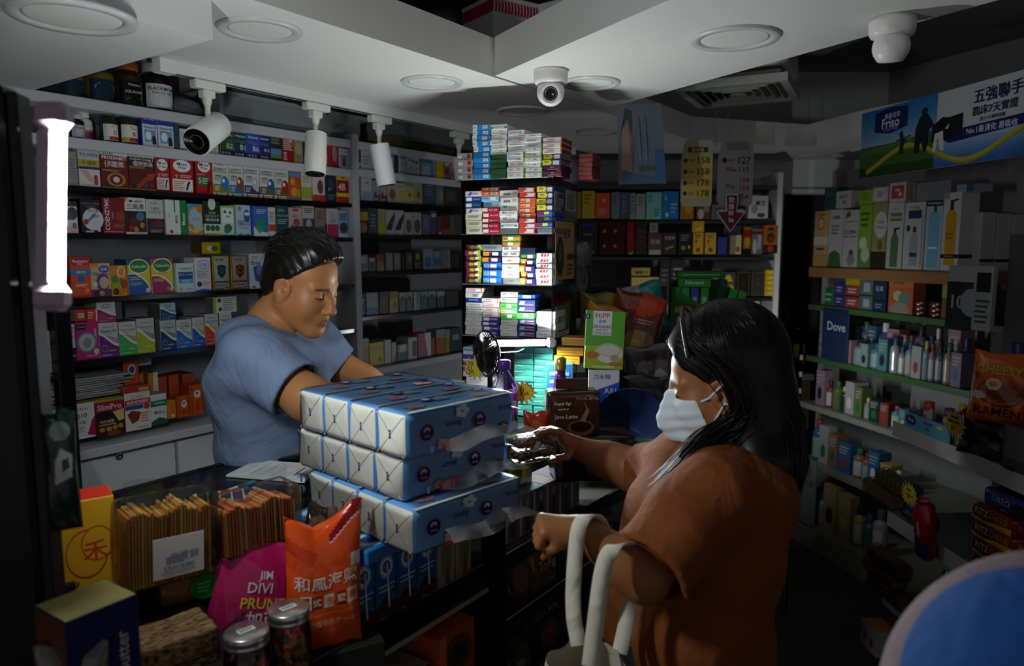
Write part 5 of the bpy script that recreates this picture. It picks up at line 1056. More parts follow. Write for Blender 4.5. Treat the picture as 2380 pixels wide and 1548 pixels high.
bw.chain([sL_, eL_, eL_.lerp(wL_, .3), wL_], [.056, .042, .041, .027], .02); bw.chain([sR_, eR_, eR_.lerp(wR_, .4), wR_], [.055, .05, .043, .027], .025)
b2 = upsample(bw, .0036, (-.1, 1.04, .88), (.75, 1.98, 1.62)); hw.build(b2)
# right hand round the nut packet, left hand closed in a fist
dh = (PD(1262, 985, 1.76)-wR_)
hand(b2, wR_, dh, (-.35, -.25, -.9), (.1, -1, .1), (.35, .4, .45, .5), .92, .1, ((-.5, -.55, -.75), (-.85, .1, -.2)))
hand(b2, wL_, (-.75, -.1, .12), (.1, .25, -.95), (.1, -1, -.1), 1.35, .85, 0, ((-.8, -.2, -.4), (-.4, .5, -.5)))
def paintw(v): return hw.paint(v, SKW, '9a5546', '1a1412')
body_mesh('body', b2, 'skin', paintw, RW, RWl)
ws = Body((.02, .98, .72), (.8, 2.02, 1.52), .0058)
for o in (lw*.075, lw*-.085):
    ws.chain([pb+o, lb+o, mb+o, ub+o, nbw+o*.7+Vector((.01, 0, -.05))], [.132, .124, .120, .104, .056], .035)
ws.ell(mb+Vector((-.075, .0, .05)), (.07, .11, .07), None, .05)
ws.cap(nbw+Vector((0, 0, -.045)), sL_, .065, .078, .05); ws.cap(nbw+Vector((0, 0, -.045)), sR_, .065, .075, .05)
hL = sL_.lerp(eL_, .93); hR = sR_.lerp(eR_, .72); dl, dr = (eL_-sL_).normalized(), (eR_-sR_).normalized()
ws.cap(sL_, hL+dl*.03, .086, .086, .035); ws.cap(sR_, hR, .077, .072, .03)
ws.ripple(.003, [((.5, .2, -.84), 36, .6, (.7, -.5, .3), 11), ((.86, .1, .45), 50, 2.1, (.1, .6, .6), 9)])
ws.ripple(.0042, [((.3, .4, .86), 24, 1.7, (.9, .1, -.2), 9)])
ws.plane(hL, dl, np.array(hL)-np.array([.10, .12, .11]), np.array(hL)+np.array([.07, .06, .1])); ws.plane(hR, dr, np.array(hR)-np.array([.1, .09, .1]), np.array(hR)+np.array([.05, .12, .1]))
ws.cap(hL-dl*.03, hL+dl*.12, .062, .068, .004, 'sub'); ws.cap(hR-dr*.03, hR+dr*.1, .058, .062, .004, 'sub')
nkw = Vector(hw.w(-.03, 0, -.05)); ws.cap(nbw+Vector((0, 0, -.01)), nkw, .06, .08, .008, 'sub'); ws.plane((0, 0, .80), (0, 0, -1))
tsh = body_mesh('t_shirt', ws, 'cloth', solid('80431a'), RW, RWl)
# shoulder and sleeve seams
def on_shirt(p, d, o=.0015):
    p = Vector(p)-RWl; d = Vector(d); r, loc, no, ix = tsh.ray_cast(p, d.normalized()); return (loc+no*o) if r else None
bpy.context.view_layer.update()
q = [on_shirt(PD(x, y, .6), ray(x, y)) for x, y in ((1742, 1062), (1728, 1080), (1712, 1100), (1694, 1124), (1676, 1150), (1664, 1166))]
q = [z for z in q if z]
if len(q) > 2: MB().tube(q, .002, '7a3f1e', 6).build('shoulder_seam', 'cloth', tsh)
q = [on_shirt(PD(x, y, .6), ray(x, y)) for x, y in ((1455, 1288), (1474, 1312), (1495, 1338), (1516, 1362))]; q = [z for z in q if z]
if len(q) > 2: MB().tube(q, .0012, '6a361a', 6).build('hem_stitching', 'cloth', tsh)
# mask and its ear loop
mk = Body(hw.O-.2, hw.O+.2, .0032); W = hw.w
for y in (-1, 1):
    mk.cap(W(.0, y*.058, -.05), W(.066, y*.018, -.098), .028*1.08, .026*1.08, .03); mk.ell(W(.05, y*.042, -.032), np.array((.034, .028, .034))*1.08, hw.R, .03)
mk.ell(W(.03, 0, -.035), np.array((.076, .072, .086))*1.05, hw.R, .02); mk.cap(W(.102, 0, -.008), W(.112, 0, -.05), .013, .02, .03); mk.cap(W(.112, 0, -.05), W(.09, 0, -.1), .02, .028, .04)
mk.ripple(.0012, [(hw.R@np.array([0, 0, 1.0]), 260, 0, hw.R@np.array([0, 1, 0.]), 14)])
mk.plane(W(.03, 0, .0), hw.R@np.array([-.28, 0, 1.0])); mk.plane(W(.038, 0, -.05), hw.R@np.array([-1.0, 0, .18])); mk.plane(W(0, 0, -.118), hw.R@np.array([.15, 0, -1.0]))
msk = body_mesh('face_mask', mk, 'cloth', solid('dfe6ee'), RW, RWl)
for z0 in (-.012, -.085): MB().tube([Vector(W(.042, .066, z0))-RWl, Vector(W(.022, .079, z0*.6+.002))-RWl, Vector(W(-.004, .088, .02+z0*.45))-RWl, Vector(W(-.02, .084, .024 if z0 > -.05 else -.03))-RWl], .0024, 'e2e6ea', 8).build('ear_loop', 'cloth', msk)
# long black hair
hh = Body((.2, 1.1, 1.05), (.85, 1.85, 1.72), .0058)
hh.ell(hw.w(-.02, 0, .05), np.array((.116, .096, .110))*hw.s, hw.R, .01)
B = [PD(1708, 815, 1.555), PD(1745, 940, 1.545), PD(1772, 1060, 1.51), PD(1778, 1150, 1.49), PD(1786, 1200, 1.48)]
hh.chain(B, [.095, .085, .07, .05, .016], .05); hh.chain([b+Vector((-.015, -.05, 0)) for b in B[:4]], [.07, .065, .05, .02], .04); hh.chain([b+Vector((-.02, .055, 0)) for b in B[:4]], [.07, .065, .05, .02], .04)
hh.plane(hw.w(.066, 0, .07), hw.R@np.array([.93, 0, -.36])); hh.ell(hw.w(.07, .06, -.03), (.075, .062, .09), hw.R, .01, 'sub'); hh.ell(hw.w(.085, -.05, -.03), (.07, .06, .09), hw.R, .01, 'sub'); hh.ell(hw.w(.085, 0, -.05), (.06, .07, .11), hw.R, .01, 'sub'); hh.ell(hw.w(.004, .1, -.008), (.034, .036, .044), hw.R, .006, 'sub')
hairw = body_mesh('hair', hh, 'hair', solid('100d0c'), RW, RWl, 1)
CRN = Vector(hw.w(.03, .0, .16))
def back_strand(rg, i):
    a = rg.uniform(-1.9, 1.9); pts = []; off = rg.uniform(-.012, .004)
    for t in range(13):
        s_ = t/12
        if s_ < .38:
            g = s_/.38*1.45; x = -.02+.118*math.cos(a)*-math.sin(g); y = .098*math.sin(a)*math.sin(g); z = .05+.113*math.cos(g); p = Vector(hw.w(x, y, z))
            if t == 0: base = None
            last = p
        else:
            k = (s_-.38)/.62*(3+rg.uniform(-.02, .02)); j = min(int(k), 3); q = B[1+min(j, 3)-0] if j >= 3 else B[j+1].lerp(B[min(j+2, 4)], k-j)
            r = (.088, .074, .052, .02)[min(j, 3)]; r2 = (.074, .052, .02, .008)[min(j, 3)]; rr = r+(r2-r)*(k-min(j, 3) if j < 3 else 0)+off
            sd = Vector((.97, .24, 0)); p = q+sd*(rr*math.cos(a))+lw*(rr*1.35*math.sin(a)); p.z = last.z+(p.z-last.z)
        pts.append(p-RWl+Vector((rg.gauss(0, .0015), rg.gauss(0, .0015), 0)))
    return pts
m = MB(); strands(m, 420, back_strand, .0017, '14100e', seed=8)
LOCK = [hw.w(.03, .07, .105), hw.w(-.03, .104, .04), hw.w(-.042, .104, -.05), PD(1652, 1000, 1.455), PD(1600, 1070, 1.44), PD(1545, 1120, 1.45), PD(1525, 1140, 1.45)]
def front_strand(rg, i):
    o = Vector((rg.gauss(0, .012), rg.gauss(0, .01), rg.gauss(0, .012))); pts = []; e = rg.uniform(-.25, .12)
    for t in range(17):
        k = t/16*5.99*(1+min(0, e)); j = min(int(k), 5); p = Vector(LOCK[j]).lerp(Vector(LOCK[j+1]), k-j); s_ = 1 if k < 2 else .9+.35*(k-2)/4
        pts.append(p+o*s_-RWl+Vector((.0, 0, .003*math.sin(t+i))))
    for _ in range(2): pts = [pts[0]]+[(pts[a-1]+pts[a]*2+pts[a+1])/4 for a in range(1, len(pts)-1)]+[pts[-1]]
    return pts
strands(m, 130, front_strand, .0014, '17120f', seed=3)
m.build('hair_strands', 'hair', hairw)
bnd = [hw.w(.035+.004*math.sin(t), .101*math.sin(t), .05+.1135*math.cos(t)) for t in [x*.2-1.3 for x in range(14)]]
MB().tube([Vector(p)-RWl for p in bnd], .0045, '241d1c', 8).build('headband', 'plastic', hairw)
tr = Body((.2, 1.0, 0), (.95, 1.95, 1.0), .011)
for sg in (1, -1):
    h = pb+lw*sg*.095+Vector((0, 0, .02)); k_ = Vector((.54, 1.47, .5))+lw*sg*.1; an = Vector((.56, 1.47, .09))+lw*sg*.1; tr.chain([h, k_, an], [.135, .085, .065], .03)
tr.cap(pb+Vector((0, 0, .06)), pb+Vector((0, 0, -.03)), .15, .15, .04)
body_mesh('trousers', tr, 'cloth', solid('1c1e24'), RW, RWl)
for sg in (1, -1):
    q = Vector((.54, 1.47, .042))+lw*sg*.1; so = Body(np.array(q)-np.array([.25, .2, .05]), np.array(q)+np.array([.2, .2, .12]), .008); so.cap(q+Vector((.06, 0, 0)), q+Vector((-.14, .03, -.005)), .042, .036, .02); so.plane((0, 0, .002), (0, 0, -1)); body_mesh('shoe', so, 'matte', solid('202024'), RW, RWl)
# what she holds: a clear tray of nuts, and a canvas tote on her forearm
ctr = PD(1238, 1026, 1.73); o = root('nut_packet', 'clear packet of brown nuts in the customer\'s hand', 'packet', ctr, (.05, -.08, .35))
rg = random.Random(2); m = MB()
def blob(m, c, r, col, n=6):
    m.lathe([(r*.02, -r*.9), (r*.7, -r*.6), (r, 0), (r*.7, r*.6), (r*.02, r*.9)], col, n, c)
for k in range(2):
    for i in range(9):
        for j in range(4): blob(m, (-.042+i*.0105+rg.gauss(0, .001), -.018+j*.012, -.03+k*.031+rg.gauss(0, .002)), .0085, rg.choice(['8a6038', '7a5230', '9a7048', '5f3f24']), 7)
m.build('nuts', 'food', o)
m = MB()
for k in range(2): rbox(m, (-.05, .05, -.027, .027, -.044+k*.031, -.0145+k*.031), .006, lambda *a: 'ccc', 6, .001, 3+k)
m.build('clear_tray', 'film', o)
MB().box(-.006, .006, -.0295, -.0285, -.012, .008, 'd8d4cc').build('price_sticker', 'card', o, None, (0, .5, 0))
tb = root('tote_bag', 'off-white canvas tote bag hanging from the customer\'s forearm', 'bag', (.22, 1.25, .7))
T0 = tb.location
pa, pb_ = PD(1358, 1196, 1.29), PD(1440, 1270, 1.255)
def strap(m, pts, w, side):
    pts = [Vector(p)-T0 for p in pts]
    for _ in range(3):
        q = [pts[0]]
        for i in range(len(pts)-1): q += [pts[i]*.75+pts[i+1]*.25, pts[i]*.25+pts[i+1]*.75]
        pts = q+[pts[-1]]
    vs = []
    for i, p in enumerate(pts):
        t = (pts[min(i+1, len(pts)-1)]-pts[max(i-1, 0)]).normalized(); s_ = Vector(side); s_ = (s_-t*s_.dot(t)).normalized(); nn = t.cross(s_)*.0014
        vs += [p-s_*w/2-nn, p+s_*w/2-nn, p+s_*w/2+nn, p-s_*w/2+nn]
    fs = [(4*i+k, 4*i+(k+1) % 4, 4*i+4+(k+1) % 4, 4*i+4+k) for i in range(len(pts)-1) for k in range(4)]
    m.add(vs, fs+[(0, 1, 2, 3), tuple(len(vs)-4+k for k in range(4))], 'd8cfc0', True); return m
m = strap(MB(), [PD(1345, 1500, 1.22), PD(1330, 1420, 1.235), PD(1336, 1290, 1.25), PD(1345, 1215, 1.255), PD(1370, 1193, 1.28), PD(1392, 1206, 1.32), PD(1405, 1240, 1.345), PD(1400, 1330, 1.345), PD(1385, 1480, 1.32)], .026, (1, -.2, .1)); m.build('strap', 'cloth', tb)
m = strap(MB(), [PD(1372, 1548, 1.19), PD(1385, 1440, 1.195), PD(1400, 1320, 1.205), PD(1420, 1275, 1.21), PD(1450, 1262, 1.225), PD(1470, 1275, 1.30), PD(1478, 1310, 1.36), PD(1465, 1400, 1.36), PD(1440, 1520, 1.30)], .028, (1, -.1, .3)); m.build('strap', 'cloth', tb)
top = [PD(1270, 1535, 1.20), PD(1300, 1500, 1.26), PD(1345, 1482, 1.30), PD(1400, 1495, 1.31), PD(1442, 1512, 1.29), PD(1450, 1560, 1.22), PD(1400, 1590, 1.15), PD(1320, 1580, 1.14)]
vs = []; n = 48; R_ = 9
for r in range(R_):
    for i in range(n):
        k = i/n*8; j = int(k); p = Vector(top[j % 8]).lerp(Vector(top[(j+1) % 8]), k-j); c = sum((Vector(q) for q in top), Vector())/8
        z = r/(R_-1); q = c+(p-c)*(1+.35*math.sin(z*2.6)); q.z = p.z-z*.36+.003*math.sin(i*.8)*(1-z); q += (p-c).normalized()*.006*math.sin(i*.7+r*.4); vs.append(q-T0)
m = MB(); m.add(vs, [(r*n+i, r*n+(i+1) % n, (r+1)*n+(i+1) % n, (r+1)*n+i) for r in range(R_-1) for i in range(n)]+[tuple((R_-1)*n+i for i in range(n))], 'd6ccbc', True)
m.build('bag_body', 'cloth', tb)
# ------------------------------------------------------------ bags, jars and cartons on the ledge in front
def in_poly(x, y, q):
    r = False; n = len(q)
    for i in range(n):
        (x0, y0), (x1, y1) = q[i], q[i-1]
        if (y0 > y) != (y1 > y) and x < (x1-x0)*(y-y0)/(y1-y0)+x0: r = not r
    return r
def paint_cell(dsl, x, y, base):
    c = base; x *= 100; y *= 100
    for el in dsl:
        k = el[0]
        if k == 'r':
            if el[1] <= x <= el[3] and el[2] <= y <= el[4]: c = el[5]
        elif k == 'c':
            if ((x-el[1])/el[3])**2+((y-el[2])/el[4])**2 < 1: c = el[5]
        elif k == 'p' and in_poly(x, y, el[2]): c = el[1]
    return c
def bag(name, label, cat, loc, rot, w, h, t, base, art='', back=None, fin='bag', group=None, n=44, gus=.16, crimp=.05, seed=1, rip=.004, top=None, lean=0, vee=0):
    """A filled film bag: front and back skins bulging apart, sealed at the ends, print following the skin."""
    rg = random.Random(seed); ph = [(rg.uniform(0, 6), rg.uniform(3, 9), rg.uniform(3, 9)) for _ in range(6)]
    sh = []; tx = []
    for el in art.split(';'):
        q = el.strip().split(' ')
        if q[0] in 'rc' and len(q) > 5: sh.append((q[0], *[float(z) for z in q[1:5]], q[5]))
        elif q[0] == 'p': z = [float(a) for a in q[2:]]; sh.append(('p', q[1], list(zip(z[::2], z[1::2]))))
        elif q[0]: tx.append(el.strip())
    def S(x, y, side, l=0):
        ex = 1-abs(2*x-1)**4; ey = (1-abs(2*y-1)**3.2)
        d = t/2*max(0, ex)**.6*max(0, ey)**.65*(1.12-.35*y)
        s_ = sum(math.sin(f[0]+f[1]*x*2+f[2]*y*2) for f in ph)*rip/4*(1-.5*ex)
        wx = (x-.5)*w; z = y*h*(1-vee*max(0, 1-abs(x-.36)*2)*y)
        return (wx*(1-.05*ey), -(d+s_*(1 if side > 0 else .4))*side-l*side+lean*y*y, z+.004*math.sin(x*9+seed)*(y > .95))
    m = MB()
    for side in (1, -1):
        vs = [S(i/n, j/n, side) for j in range(n+1) for i in range(n+1)]
        for j in range(n):
            for i in range(n):
                f = (j*(n+1)+i, j*(n+1)+i+1, (j+1)*(n+1)+i+1, (j+1)*(n+1)+i)
                m.f.append(tuple(k+len(m.v) for k in (f if side > 0 else f[::-1]))); m.sm.append(True)
                x, y = (i+.5)/n, (j+.5)/n
                c = paint_cell(sh, x, y, base) if side > 0 else (back or base)
                if y > 1-crimp or y < crimp*.7: c = top or c
                m.c.append(lin(c))
        m.v += vs
    if tx: m.art(';'.join(tx), lambda x, y, l: S(min(max(x, 0), 1), min(max(y, 0), 1), 1, l), w, h, True, .0018)
    return tag(m.build(name, fin, None, loc, rot), label, cat, group)
ZL = .8505
def onl(px, py, z=ZL): return PZ(px, py, z)
# dark blue box with a cream lid and the red and yellow box behind it
A_ = PD(150, 1448, .9); A2 = Vector((math.cos(.99), math.sin(.99), 0)); A3 = Vector((-math.sin(.99), math.cos(.99), 0))
q = A_+A2*.046
carton('cookie_box', 'dark blue box with a cream top standing nearest on the counter', 'box', (q.x, q.y, .95), .99, .092, A_.z-.95, .08, '1c1c58', 'T 74 56 18 70 c8c0b8 Peanut Butter;T 56 50 10 50 a8a8a8 Sesame;p c08a3a 18 60 34 66 40 8 24 4;p 8a3a1a 22 56 30 60 36 10 28 8', '6a3a2a', 'c0b06a', 'card', 'boxes at the near end of the counter')
tag(MB().box(-.1, .1, -.05, .12, 0, .95, '1a1a1e', .004).build('pedestal', 'board', None, (q.x, q.y, 0), (0, 0, .99)), 'dark pedestal under the dark blue box', 'pedestal')
a = PD(205, 1250, 1.22)
carton('snack_box', 'tall yellow and red box with a round red character mark', 'box', (a.x, a.y, ZL), .62, .082, .385, .07, 'd09a1c', 'p c02418 100 30 100 72 74 44 50 30;c 46 76 38 11 b8341c;c 46 76 35.5 10.2 d09a1c;c 66 80 30 8 b8341c;c 66 80 27.5 7.3 d09a1c;t 62 77 44 18 b8341c 禾', 'b07a14', 'd8341c', 'card', 'boxes at the near end of the counter')
p = PD(150, 1360, .90); bag('snack_bag', 'small clear grey snack bag beside the black post', 'bag', (p.x-.01, p.y+.02, 1.02+.0), (0, 0, .3), .085, .13, .05, '77706a', 'c 50 40 30 20 8a847e;c 40 70 24 14 5a544e', None, 'bag', 'snack bags on the front ledge', 20)
# cracker packs in clear film
def crackers(label, px0, py0, px1, py1, dd, h, n, cols, tilt, lab, dep=.065):
    a, b = PD(px0, py0, dd[0]), PD(px1, py1, dd[1]); v = b-a; rz = math.atan2(v.y, v.x); L_ = math.hypot(v.x, v.y)
    o = root('cracker_pack', label, 'cracker pack', (a.x, a.y, a.z), (tilt, -math.asin(max(-1, min(1, v.z/v.length))), rz), 'clear packs of crackers'); rg = random.Random(int(px0))
    for i in range(n):
        x = L_*i/n; dz = rg.gauss(0, .0025)+.006*math.sin(i*.5)
        MB().box(x, x+L_/n*.72, rg.gauss(0, .0015), dep+rg.gauss(0, .0015), 0, h+dz, rg.choice(cols), .0012).build('cracker', 'food', o)
    m = MB(); rbox(m, (-.012, L_+.012, -.006, dep+.006, -.004, h+.02), .012, lambda *q: 'ccc', 12, .004, 3); f = m.build('clear_wrap', 'film', o)
    m = MB(); vs = [(x*L_/9, dep*.5+.008*math.sin(x*1.3)*(j/3), h+.016+j*.012) for x in range(10) for j in range(4)]
    m.add(vs, [(x*4+j, x*4+4+j, x*4+5+j, x*4+1+j) for x in range(9) for j in range(3)], 'ccc', True); m.build('wrap_seam', 'haze_film', f)
    if lab:
        m = MB(); m.box(L_*.26, L_*.88, -.0092, -.0078, h*.10, h*.66, 'b4aeaa', .0004); m.art(lab, lambda x, y, l: (L_*(.26+.62*x), -.0093-l, h*(.1+.56*y)), L_*.62, h*.56); m.build('paper_label', 'card', o)
    return o
crackers('clear pack of upright golden crackers with a white label', 300, 1378, 492, 1330, (1.20, 1.29), .125, 26, ['b8843a', 'a8742e', 'c49a50', 'b06a2c'], 0, 'r 24 36 60 52 778;t 60 50 70 22 778 雲霄餅;t 50 26 60 14 667 CRACKERS;l 16 8 80 18 2 777')
crackers('clear pack of red flecked crackers beside the calculator', 532, 1300, 692, 1246, (1.30, 1.40), .085, 24, ['b8703a', 'a85a30', 'c08a52', 'a04a30'], 0, '')
# peanut candy bars in film, bottom edge of the picture
p = PD(378, 1500, 1.16); o = root('candy_pack', 'clear pack of chunky peanut candy bars beside the dark blue box', 'candy pack', (p.x, p.y+.03, .95), (0, 0, .75))
rg = random.Random(6)
for k in range(4):
    for j in range(2):
        m = MB(); rbox(m, (-.06, .06, -.045+k*.023, -.024+k*.023, j*.045, j*.045+.042), .004, lambda *q: rg.choice(['9a7448', '7c5630', 'b08a5c', '5c3c20', 'c09a6c']), 16, .006, k*3+j); m.build('candy_bar', 'food', o)
m = MB(); rbox(m, (-.065, .065, -.05, .052, -.002, .095), .012, lambda *q: 'ccc', 10, .004, 8); m.build('clear_wrap', 'film', o)
p = PD(432, 1395, 1.16); o = root('wafer_pack', 'small brown wafer pack with a green dot, behind the prune bag', 'snack pack', (p.x-.085, p.y+.09, 1.035), (0, 0, .6))
m = MB(); rbox(m, (0, .11, 0, .03, 0, .055), .006, lambda *q: '7a5230', 8, .002, 3); m.art('c 64 40 22 40 1f8a34;l 54 20 74 60 3 6c8', lambda x, y, l: (x*.11, -.003-l, y*.055), .11, .055); m.build('wafer_wrap', 'bag', o)
m = MB(); m.box(-.08, .07, -.06, .14, 0, .13, '2a2622'); tag(m.build('storage_crate', 'board', None, (p.x, p.y, ZL), (0, 0, .6)), 'brown crate under the wafer pack', 'crate')
# the prune bag and the orange snack bag
p = PD(590, 1500, 1.20)
tag(MB().box(-.2, .17, -.05, .09, 0, .055, '2a2826', .002).build('display_riser', 'board', None, (PD(670, 1500, 1.36).x, PD(670, 1500, 1.36).y, ZL), (0, 0, .5)), 'low dark riser under the prune bag and orange bag', 'riser')
p = PD(580, 1500, 1.33)
bag('prune_bag', 'glossy magenta stand-up bag of prunes leaning on the orange bag', 'bag', (p.x, p.y, ZL+.058), (-.14, .24, .5), .185, .205, .06, 'a51450', 'p 4a1030 14 30 34 46 30 14 16 12;c 84 66 11 16 4a1a50;c 88 52 10 12 5a2058;p 3a8a52 76 78 86 86 92 74 88 60 78 62;t 48 74 34 9 d8c0cc JIM;t 44 64 40 9 d8c0cc DIVI;t 52 51 50 11 d8b41c PRUNES;t 60 37 60 15 dccccc 加西梅;t 34 20 50 15 dccccc 加州', '8a1040', group='bags on the front ledge', seed=3, rip=.007, n=76)
p = PD(755, 1502, 1.27)
p = PD(752, 1505, 1.37)
bag('snack_bag', 'shiny orange zip bag of sea salt crackers', 'bag', (p.x, p.y, ZL+.058), (-.08, .05, .48), .145, .27, .06, 'd84a10', 'p 7a1420 54 88 100 104 100 94 54 82;p d8b0a0 54 82 100 94 100 92.6 54 80.6;p c03408 0 84 40 78 30 66 0 74;t 50 52 84 14 e0c8bc 和風海鹽;t 22 38 16 10 dcc8bc 日;r 30 33 43 43 8a2018;t 36.5 38 11 8 dca 式;r 46 33 59 43 dcc8bc;t 52.5 38 11 8 d84a10 海;r 62 33 75 43 8a2018;t 68.5 38 11 8 dca 鹽;r 78 33 92 43 dcc8bc;t 85 38 11 8 d84a10 餅;t 56 22 64 7 e0a080 海塩牛乳ケーキ;r 4 28 96 28.6 d8702c;r 4 12 96 12.6 d8702c;r 82 58 97 66 d8d8d4', 'c03c0c', group='bags on the front ledge', seed=5, rip=.008, n=80, vee=.17)
p = PD(735, 1290, 1.46)
bag('biscuit_bag', 'dark brown chocolate biscuit bag with a cookie picture', 'bag', (p.x, p.y, p.z), (-.5, .4, .5), .075, .10, .025, '2e1c14', 'c 34 54 26 22 7a4c28;c 30 58 8 7 4a2a18;c 40 48 7 6 4a2a18;r 58 50 100 100 6a4a46;t 50 14 80 10 ccc BISCUIT', '2e1c14', group='bags on the front ledge', seed=7, n=30)
p = PD(640, 1268, 1.33); tag(MB().box(-.055, .055, -.006, .006, 0, .018, '8a6a2a', .003).art('t 50 50 90 60 3a2a10 SNACK STRIP', lambda x, y, l: (-.055+x*.11, -.006-l, y*.018), .11, .018).build('wafer_strip', 'bag', None, (p.x, p.y, 1.0), (0, -.05, .4)), 'narrow gold wrapped wafer strip before the flecked crackers', 'wafer') if 0 else None
# nut jars with metal lids
def jar(label, px, py, d, s):
    q = PD(px, py, d); h = q.z-ZL; r = .037*s; o = root('nut_jar', label, 'jar', (q.x, q.y, ZL), (0, 0, .3), 'jars of mixed nuts with metal lids'); rg = random.Random(int(px))
    m = MB(); m.lathe([(r*.9, .001), (r, .006), (r, h-.032), (r*.88, h-.022), (r*.86, h-.018)], 'ccc', 28); m.build('glass_body', 'acrylic', o)
    for k in range(70):
        g, rr, z = rg.uniform(0, 6.28), r*.82*math.sqrt(rg.random()), .012+(h-.055)*rg.random()
        b = MB(); blob(b, (0, 0, 0), .0085, rg.choice(['b87a44', 'a06430', 'e0702a', 'd85a24', '8a7a48', 'b88a5c', '5a6a44']), 8); x = b.build('nut', 'food', o, (rr*math.cos(g), rr*math.sin(g), z), (rg.random()*3, rg.random()*3, 0)); x.scale = (1, .75, 1.1)
    m = MB(); m.lathe([(r*.93, h-.022), (r*.96, h-.020), (r*.96, h-.016), (r*.92, h-.014), (r*.96, h-.011), (r*.96, h-.002), (r*.9, h), (0, h)], 'c4c2c0', 32); l = m.build('lid', 'metal', o)
    MB().box(-.014, .014, -.007, .007, h+.0003, h+.0012, 'e8e8e4', .0003).art('l 8 20 92 80 2 777', lambda x, y, q_: (-.014+x*.028, -.007+y*.014, h+.0013+q_), .028, .014).build('price_sticker', 'card', l, None, (0, 0, .5)); return o
jar('nut jar with a metal lid, the nearer and lower of two', 572, 1465, 1.18, 1.0); jar('nut jar with a metal lid, standing close to the orange bag', 670, 1412, 1.26, 1.0)
# milk cartons under the tissue packs
rg = random.Random(12)
MILK = 'r 0 62 100 100 1f62b0;c 50 78 34 13 7ab0dc;c 50 78 28 10 d8e4ec;c 50 78 20 7 2a5a9a;t 50 78 30 5 ccd DUTCH;r 0 0 100 34 4a2a26;p 3a221e 0 34 40 44 100 34;l 10 50 90 60 2 9bd;t 50 20 70 10 c8b0a8 Choco'
for k in range(4):
    for j in range(2):
        q = UW(.962+k*.062, -1.042-j*.062, ZL); o = root('milk_carton', f'blue and brown milk carton, {ORD[k+1]} along the {"front" if j == 0 else "back"} row of the ledge', 'carton', q, (0, 0, RZ1), 'milk cartons on the front ledge')
        m = MB(); hh_ = .222; m.box(-.029, .029, 0, .058, 0, hh_-.03, '2a5a94', .002); m.art(MILK, lambda x, y, l: (-.029+x*.058, -l, y*(hh_-.03)), .058, hh_-.03); m.art(MILK, lambda x, y, l: (-.029-l, (1-x)*.058, y*(hh_-.03)), .058, hh_-.03)
        m.add([(-.029, 0, hh_-.03), (.029, 0, hh_-.03), (.029, .058, hh_-.03), (-.029, .058, hh_-.03), (-.029, .026, hh_-.006), (.029, .026, hh_-.006), (.029, .032, hh_-.006), (-.029, .032, hh_-.006)], [(0, 1, 5, 4), (2, 3, 7, 6), (1, 2, 6, 5), (3, 0, 4, 7), (4, 5, 6, 7)], '2a70bc'); m.build('carton_body', 'gloss', o)
        MB().box(-.029, .029, .026, .032, hh_-.006, hh_, 'c8c8c4', .001).build('top_seal', 'card', o); 
        m = MB(); m.tube([(.0, -.003, hh_*.72), (.004, -.003, hh_*.28)], .0022, 'ccd', 6); m.build('straw', 'plastic', o)
for k in range(5):
    q = UW(1.012+.062*k+.2, -1.04, ZL)
    if k < 2:
        carton('drink_carton', f'pale slim drink carton, {ORD[k+1]} past the milk cartons', 'carton', q, RZ1, .055, .20, .058, '98928c', 'r 0 84 100 100 7a1a2a;c 50 50 34 24 6a7a5a;p 8a3a2a 40 20 70 20 60 50;l 10 4 90 14 2 654', None, None, 'gloss', 'slim drink cartons on the front ledge')
# flat drink multipacks lying on the cartons beside the tissue stack
for i, (px, py, z, c, t, art) in enumerate([(745, 1185, 1.085, '3a7ab8', 'pale blue drink multipack lying behind the orange bag', 'c 30 60 24 24 8ac;c 30 60 18 18 cde;r 60 30 92 76 ccd;l 62 34 90 72 4 333'), (800, 1215, 1.075, '5a3a34', 'brown chocolate drink pack lying beside the tissues', 'r 52 20 90 60 ccd;l 54 24 88 56 4 333;c 24 50 18 30 8a6a5a'), (820, 1240, 1.062, 'c8c8c4', 'white drink pack with a green leaf lying flat', 'r 52 50 86 90 222;p 5a9a3a 20 20 40 40 60 24 40 10;l 54 54 84 86 4 ccc'), (868, 1250, 1.078, '2a72bc', 'blue milk pack with a round emblem lying on the cartons', 'c 40 50 36 40 9cdc;c 40 50 30 33 d8e8f0;c 40 50 20 22 2a62a8'.replace('9cdc', '9cd'))]):
    q = PZ(px, py, z); m = MB(); m.box(-.055, .055, -.04, .04, -.03, 0, c, .003); m.art(art, lambda x, y, l: (-.055+x*.11, -.04+y*.08, l), .11, .08)
    tag(m.build('drink_pack', 'gloss', None, (q.x, q.y, z), (0, 0, RZ1+[.1, -.05, .12, .0][i])), t, 'drink pack', 'drink packs lying by the tissue stack')
